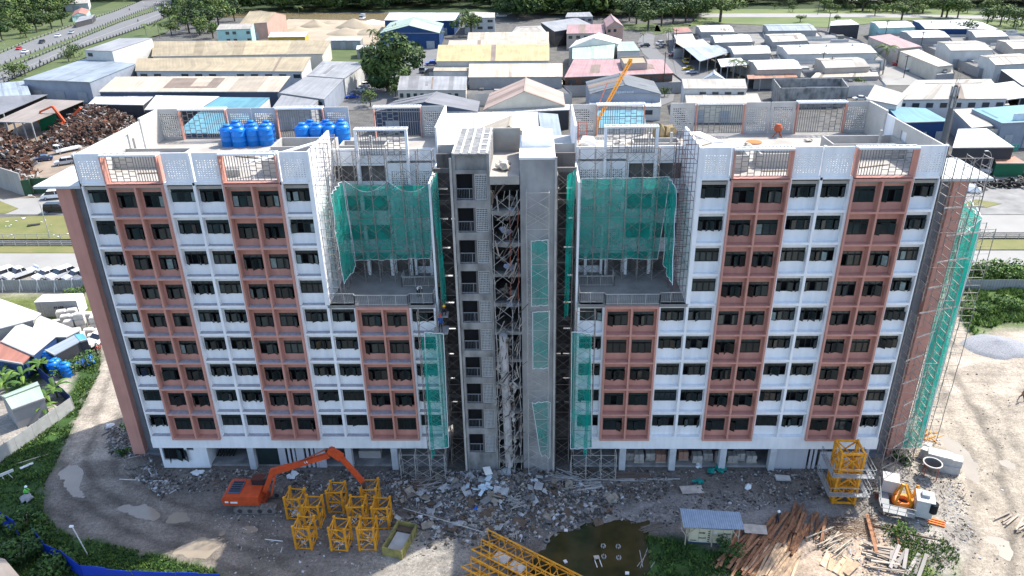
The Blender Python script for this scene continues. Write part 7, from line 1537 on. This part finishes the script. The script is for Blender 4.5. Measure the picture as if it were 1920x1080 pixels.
def palm_proto(h, L=4.2, nf=14):
    t = tag(link('palm_tree', None), None, 'palm tree'); m = MB(); prv = Vector((0, 0, 0))
    for k in range(1, 6): q = Vector((.25*sin(k*.5), 0, h*k/5)); m.bar(prv, q, .45-.04*k, n=6); prv = q
    m.build('trunk', M('palm_trunk', (.20, .17, .13), .9), t); top = prv
    for i in range(nf):
        a = i*2.399; el = R.uniform(-.2, 1.0); m = MB(); pv = None
        for k in range(7):
            f = k/6; rr = L*f*cos(el*.5); z = L*(sin(el)*f-.75*f*f); c = top+Vector((cos(a)*rr, sin(a)*rr, z)); w_ = .75*sin(pi*min(1, f*.85+.12)); sd = Vector((-sin(a), cos(a), -.5))*w_; s2 = Vector((sin(a), -cos(a), -.5))*w_
            if pv:
                for j in range(3):
                    u0, u1 = j/3, j/3+.2; b0 = pv[0].lerp(c, u0); b1 = pv[0].lerp(c, u1)
                    m.face([b0, b1, b1+pv[1].lerp(sd, u1)+(c-pv[0])*.25, b0+pv[1].lerp(sd, u0)+(c-pv[0])*.25]); m.face([b0, b1, b1+pv[2].lerp(s2, u1)+(c-pv[0])*.25, b0+pv[2].lerp(s2, u0)+(c-pv[0])*.25])
            pv = (c, sd, s2)
        m.build('frond', LV[1][i % 3], t)
    return t
big = tree_proto('broadleaf_tree', 8, 15, 5200, 1.15, 0, .85); mid1 = tree_proto('broadleaf_tree', 6, 12, 900, 1.1, 0, .8, 1); mid2 = tree_proto('broadleaf_tree', 6.5, 11, 900, 1.1, 1, .75, 2); small = tree_proto('small_tree', 3, 5.5, 500, .6, 1, .8, 3); rain = tree_proto('broadleaf_tree', 10, 14, 1700, 1.1, 1, .5, 4)
palm = palm_proto(8.5)
def tr(proto, px, py, s, label, cat='tree', group='trees behind the block', rz=None):
    o = inst(proto, AT(px, py), R.uniform(0, 6) if rz is None else rz, label, s); o['category'] = cat; o['group'] = group; return o
tr(big, 728, 172, 1.3, 'large dark tree between the long grey roof and the grey house'); tr(big, 716, 150, .8, 'crown rising behind the large dark tree'); tr(mid2, 884, 68, 1.15, 'round bright green tree right of the blue sheds'); tr(small, 695, 200, 1.0, 'small yellow green tree at the end of the parking row'); tr(small, 742, 182, .8, 'little bush at the foot of the large dark tree')
for px, py, s, w_ in ((700, 84, .8, 'left of the blue gabled shed'), (825, 86, .75, 'right of the blue gabled shed'), (1252, 88, .9, 'at the bend of the estate road'), (1655, 140, 1.15, 'standing alone before the beige workshops'), (1372, 150, .8, 'left one beside the orange awning'), (1388, 148, .7, 'right one beside the orange awning'), (1206, 80, .5, 'low one beside the road bend'), (562, 34, .8, 'by the sand heaps'), (300, 72, .9, 'nearest the white box warehouse'), (330, 62, 1, 'beside the highway bridge'), (350, 58, .9, 'in the group below the bridge'), (275, 68, .7, 'small one by the grass slope')):
    tr(palm, px, py, s, 'palm tree '+w_, 'palm tree', 'palm trees')
for px, py, s, w_ in ((1104, 168, .9, 'between the pink workshop and the grey gable'), (1092, 176, .7, 'left of the grey gabled hall'), (1246, 182, .6, 'right of the grey gabled hall'), (1808, 76, 1.6, 'round one between the estate roofs'), (1590, 160, .9, 'inside the concrete enclosure corner'), (1606, 170, .8, 'behind the white box lorry'), (742, 82, 1.6, 'in front of the blue gabled shed'), (715, 84, 1.2, 'beside the left palm'), (780, 84, .8, 'under the blue wall'), (800, 84, .8, 'under the right part of the blue wall'), (1290, 96, .6, 'by the carport'), (892, 178, .7, 'under the cream awning'), (850, 160, .5, 'beside the cream workshop'), (460, 74, 1.0, 'in front of the pale blue office block'), (425, 74, 1.0, 'left of the pale blue office block'), (1480, 180, .5, 'below the enclosure'), (140, 110, 1.2, 'on the verge beside the white box'), (130, 118, 1.0, 'on the verge beside the bluegrey shed'), (30, 150, 1.2, 'at the left end of the verge'), (48, 144, 1.0, 'second at the left end of the verge'), (50, 72, 1.4, 'on the slope beyond the highway')):
    tr(small, px, py, s, 'leafy bush '+w_, 'bush', 'bushes among the roofs')
R2 = random.Random(5)
for i, (px, py, s) in enumerate(((355, 62, 1.1), (375, 66, 1.0), (395, 60, 1.1), (410, 46, 1.2), (430, 30, 1.2), (320, 44, 1.0), (345, 22, 1.1), (322, 66, .7), (440, 40, 1.0), (400, 72, .8), (5, 78, .9), (40, 66, 1.1), (70, 62, .9), (98, 56, 1.0), (15, 46, 1.2), (45, 36, 1.2), (75, 34, 1.2), (110, 30, 1.0), (10, 60, .9), (30, 52, 1.1), (55, 44, 1), (80, 50, .9), (100, 38, 1), (20, 38, 1.2), (60, 28, 1.1), (95, 22, 1), (118, 50, .8), (345, 40, 1.1), (372, 42, 1.2), (360, 30, 1.2), (392, 34, 1.3), (410, 24, 1.1), (380, 52, .9), (335, 50, .8))):
    tr((mid1, mid2)[i % 2], px, py, s, 'broadleaf tree in the clump '+('beyond the highway at the top left' if px < 200 else 'beside the highway bridge'), 'tree', 'trees beside the highway')
for i, (px, py, s) in enumerate(((1193, 46, 1.2), (1215, 56, 1.1), (1240, 50, 1.2), (1262, 44, 1.2), (1285, 42, 1.2), (1300, 40, 1.0), (1180, 40, 1.1))): tr((mid1, mid2)[i % 2], px, py, s, 'green tree in the row behind the road bend', 'tree', 'trees behind the road bend')
tr(rain, 1350, 42, 1.1, 'wide spreading tree at the edge of the field'); 
for i, (px, py, s) in enumerate(((1617, 21, .9), (1640, 30, .7), (1674, 21, .9), (1700, 26, .8), (1730, 24, .8), (1774, 34, 1.2), (1765, 33, .8), (1795, 34, .9), (1545, 20, .6), (1858, 26, .9), (1500, 42, .3), (1568, 40, .3), (1690, 38, .7))): tr((rain, mid2)[i % 2], px, py, s, ['first', 'second', 'third', 'fourth', 'fifth', 'tallest, sixth', 'seventh', 'eighth', 'small leftmost', 'rightmost', 'tiny left', 'tiny right', 'low bushy'][i]+' tree in the line across the field', 'tree', 'trees across the field')
for i in range(26):
    px = R.uniform(1360, 1860); tr(small, px, R.uniform(20, 26) if i % 2 else R.uniform(9, 18), R.uniform(.5, 1.1), 'low bush in the hedge beyond the far field road', 'bush', 'hedge beyond the far field road')
for i, (px, py, s) in enumerate(((1850, 46, 1.6), (1875, 48, 1.8), (1900, 52, 1.7), (1915, 48, 1.6), (1935, 55, 1.8), (1860, 38, 1.5), (1890, 40, 1.6))): tr(small, px, py, s, 'lime green thicket bush at the right end of the field', 'bush', 'thicket at the right end of the field')
for p_ in (big, mid1, mid2, small, rain, palm):
    if p_.name not in used: bpy.data.objects.remove(p_)
# forest belt: reads as one mass
me_f = []
for k in range(4):
    m = MB(); leafy(m, (0, 0, 7), 7, 330, 1.7, .8, (0, 1, 2)); me_f.append((m.v, m.f, m.m))
fv, ff, fm_ = [], [], []; rf = random.Random(3); cnt = 0
def forest_ok(px, py):
    if px < -40: return py < 60
    if px < 125: return py < 46-px*.16
    if px < 300: return py < 3
    if px < 540: return py < 24 if px > 400 else py < 12
    if px < 740: return py < 22
    if px < 940: return py < 16
    if px < 1060: return py < 38 and not (px > 1000 and py > 34)
    if px < 1330: return py < 34
    if px < 1560: return py < 8
    return py < 14-(px-1560)*.004
tries = 0
while cnt < 1500 and tries < 60000:
    tries += 1; px, py = rf.uniform(-120, 2040), rf.uniform(-22, 60)
    if rf.random() > (1.0 if py > 0 else .7) or not forest_ok(px, py): continue
    p = AT(px, py); s = rf.uniform(.8, 1.5); a = rf.uniform(0, 6.28); v, f, mm = rf.choice(me_f); o = len(fv); ca_, sa_ = cos(a)*s, sin(a)*s
    tn = rf.choice((0, 0, 1))
    fv += [(p.x+x*ca_-y*sa_, p.y+x*sa_+y*ca_, z*s*1.15) for x, y, z in v]; ff += [tuple(i+o for i in q) for q in f]; fm_ += [k+3*tn for k in mm]; cnt += 1
me = bpy.data.meshes.new('forest'); me.from_pydata(fv, [], ff)
for x in LV[0]+LV[1]: me.materials.append(x)
me.polygons.foreach_set('material_index', fm_); tag(link('forest', me, kind='stuff'), 'dense dark tropical forest along the horizon', 'forest')
strip('forest_floor', [(-200, 60), (200, 30), (540, 24), (740, 22), (1330, 34), (2080, 14), (2080, -60), (-200, -60)], .05, M('forest_floor', (.03, .05, .015), .95))
# ================================================================== people
skin_m = M('skin', (.28, .15, .09), .6, .05); drkc = M('dark_clothes', (.03, .032, .04), .9, .2, 3); redc = M('red_clothes', (.45, .05, .04), .9, .1, 3); blc = M('blue_clothes', (.03, .08, .25), .9, .1, 3); vest = M('lime_vest', (.2, .7, .12), .7, .05); whtc = M('white_clothes', (.7, .7, .7), .9, .1, 3); brc = M('brown_clothes', (.25, .13, .07), .9, .1, 3)
def person(p, rz, label, pose='stand', top=drkc, legs=drkc, helmet=None, s=1.0):
    J = {'pel': (0, 0, .95, .14), 'ch': (0, 0, 1.32, .17), 'nk': (0, 0, 1.48, .06), 'hd': (.01, 0, 1.66, .105), 'cr': (0, 0, 1.75, .07)}
    for sd, n_ in ((1, 'l'), (-1, 'r')):
        J.update({'s'+n_: (0, sd*.19, 1.42, .065), 'e'+n_: (.03, sd*.25, 1.14, .048), 'w'+n_: (.16, sd*.22, .92, .035), 'f'+n_: (.2, sd*.2, .84, .035), 'h'+n_: (0, sd*.1, .9, .1), 'k'+n_: (.03*sd, sd*.11, .5, .065), 'a'+n_: (-.02*sd, sd*.11, .08, .045), 't'+n_: (.16-.02*sd, sd*.12, .04, .035)})
    if pose == 'crouch':
        J.update({'pel': (0, 0, .38, .15), 'ch': (.16, 0, .72, .17), 'nk': (.24, 0, .86, .06), 'hd': (.3, 0, 1.0, .105), 'cr': (.3, 0, 1.1, .07)})
        for sd, n_ in ((1, 'l'), (-1, 'r')): J.update({'s'+n_: (.18, sd*.19, .8, .065), 'e'+n_: (.35, sd*.26, .58, .048), 'w'+n_: (.5, sd*.15, .5, .035), 'f'+n_: (.56, sd*.12, .46, .035), 'h'+n_: (0, sd*.12, .34, .1), 'k'+n_: (.38, sd*.18, .5, .07), 'a'+n_: (.12, sd*.16, .08, .045), 't'+n_: (.3, sd*.17, .04, .035)})
    if pose == 'bend':
        J.update({'ch': (.3, 0, 1.1, .17), 'nk': (.42, 0, 1.16, .06), 'hd': (.54, 0, 1.18, .105), 'cr': (.62, 0, 1.2, .07)})
        for sd, n_ in ((1, 'l'), (-1, 'r')): J.update({'s'+n_: (.34, sd*.19, 1.12, .065), 'e'+n_: (.4, sd*.24, .85, .048), 'w'+n_: (.5, sd*.15, .62, .035), 'f'+n_: (.54, sd*.12, .55, .035)})
    if pose == 'walk':
        for sd, n_ in ((1, 'l'), (-1, 'r')): J.update({'k'+n_: (.2*sd+.05, sd*.11, .5, .065), 'a'+n_: (.3*sd-.05, sd*.11, .09, .045), 't'+n_: (.3*sd+.12, sd*.12, .04, .035), 'w'+n_: (-.15*sd+.1, sd*.24, .92, .035), 'f'+n_: (-.2*sd+.12, sd*.23, .84, .035)})
    ks = list(J); E_ = [('pel', 'ch'), ('ch', 'nk'), ('nk', 'hd'), ('hd', 'cr')]
    for n_ in 'lr': E_ += [('ch', 's'+n_), ('s'+n_, 'e'+n_), ('e'+n_, 'w'+n_), ('w'+n_, 'f'+n_), ('pel', 'h'+n_), ('h'+n_, 'k'+n_), ('k'+n_, 'a'+n_), ('a'+n_, 't'+n_)]
    me_ = bpy.data.meshes.new('person'); me_.from_pydata([J[k][:3] for k in ks], [(ks.index(a), ks.index(b)) for a, b in E_], []); o = bpy.data.objects.new('person', me_); col.objects.link(o)
    md = o.modifiers.new('skin', 'SKIN'); o.modifiers.new('sub', 'SUBSURF').levels = 1
    for i, k in enumerate(ks): v = me_.skin_vertices[0].data[i]; v.radius = (J[k][3],)*2; v.use_root = (k == 'pel')
    dg = bpy.context.evaluated_depsgraph_get(); nm = bpy.data.meshes.new_from_object(o.evaluated_get(dg)); o.modifiers.clear(); o.data = nm
    nm.materials.clear(); [nm.materials.append(x) for x in (top, legs, skin_m, black)]
    pz, hz_ = J['pel'][2], J['nk'][2]
    for f in nm.polygons:
        c = f.center; dh = (Vector(c)-Vector(J['hd'][:3])).length
        f.material_index = 2 if dh < .2 or min((Vector(c)-Vector(J['f'+n_][:3])).length for n_ in 'lr') < .1 else (3 if c.z < .09 else (1 if (c.z < pz-.02 and pose != 'crouch') or (pose == 'crouch' and c.z < .5 and c.x > -.2 and c.z < .45) else 0)); f.use_smooth = True
    o.location = p; o.rotation_euler = (0, 0, rz); o.scale = (s, s, s); tag(o, label, 'person', 'people on the site')
    hx, hy, hz = J['hd'][:3]
    if helmet: MB().lathe([(.15, -.01), (.15, .02), (.13, .03), (.12, .1), (.07, .15), (.01, .165)], 12).build('helmet', helmet, o, loc=(hx, 0, hz+.06), smooth=True)
    return o
hy, hw_, hrd = M('helmet_yellow', (.8, .45, .02), .4), M('helmet_white', (.75, .85, .9), .35), M('helmet_red', (.6, .04, .02), .4)
person(G(48, 930), 0.4, 'crouching worker in a lime vest and white helmet by the flat stone', 'crouch', vest, drkc, hw_)
person(G(1456, 985), 2.0, 'worker in black with a pale blue helmet left of the planks', 'stand', drkc, drkc, hw_)
person(G(1914, 752), 2.2, 'man in a brown shirt walking at the right picture edge', 'walk', brc, drkc)
pt = ATX(828, 562, -7.2); zt = 19.92; p = AT(822, 562, zt); person((p.x, p.y, zt), 1.2, 'worker with a yellow helmet bending at the right end of the left terrace', 'bend', drkc, drkc, hy)
p = AT(785, 556, zt); person((p.x, p.y, zt), -1.0, 'dark haired worker behind the left terrace railing', 'bend', whtc, drkc)
person((-6.3, -.6, 17.5), -1.6, 'worker in blue with a red helmet standing on the gap scaffold', 'stand', blc, drkc, hrd)
person((-6.1, .2, 18.9), -1.0, 'worker with a yellow helmet high in the gap scaffold', 'crouch', drkc, drkc, hy)
MB().box(-7.0, -5.6, -1.0, .6, 17.42, 17.5).build('scaffold_board', steelp); bpy.context.scene.objects['scaffold_board']['label'] = 'grey walk board in the gap scaffold under the blue worker'; bpy.context.scene.objects['scaffold_board']['category'] = 'board'
MB().box(-6.6, -5.6, -.2, .9, 18.82, 18.9).build('scaffold_board', steelp, label='upper walk board in the gap scaffold under the yellow helmet', cat='board')
person(AT(182, 664), .3, 'person in red bending over the blue tarpaulin', 'bend', redc, drkc); person(AT(188, 656), 2.6, 'second person by the tarpaulin in white', 'bend', whtc, redc)
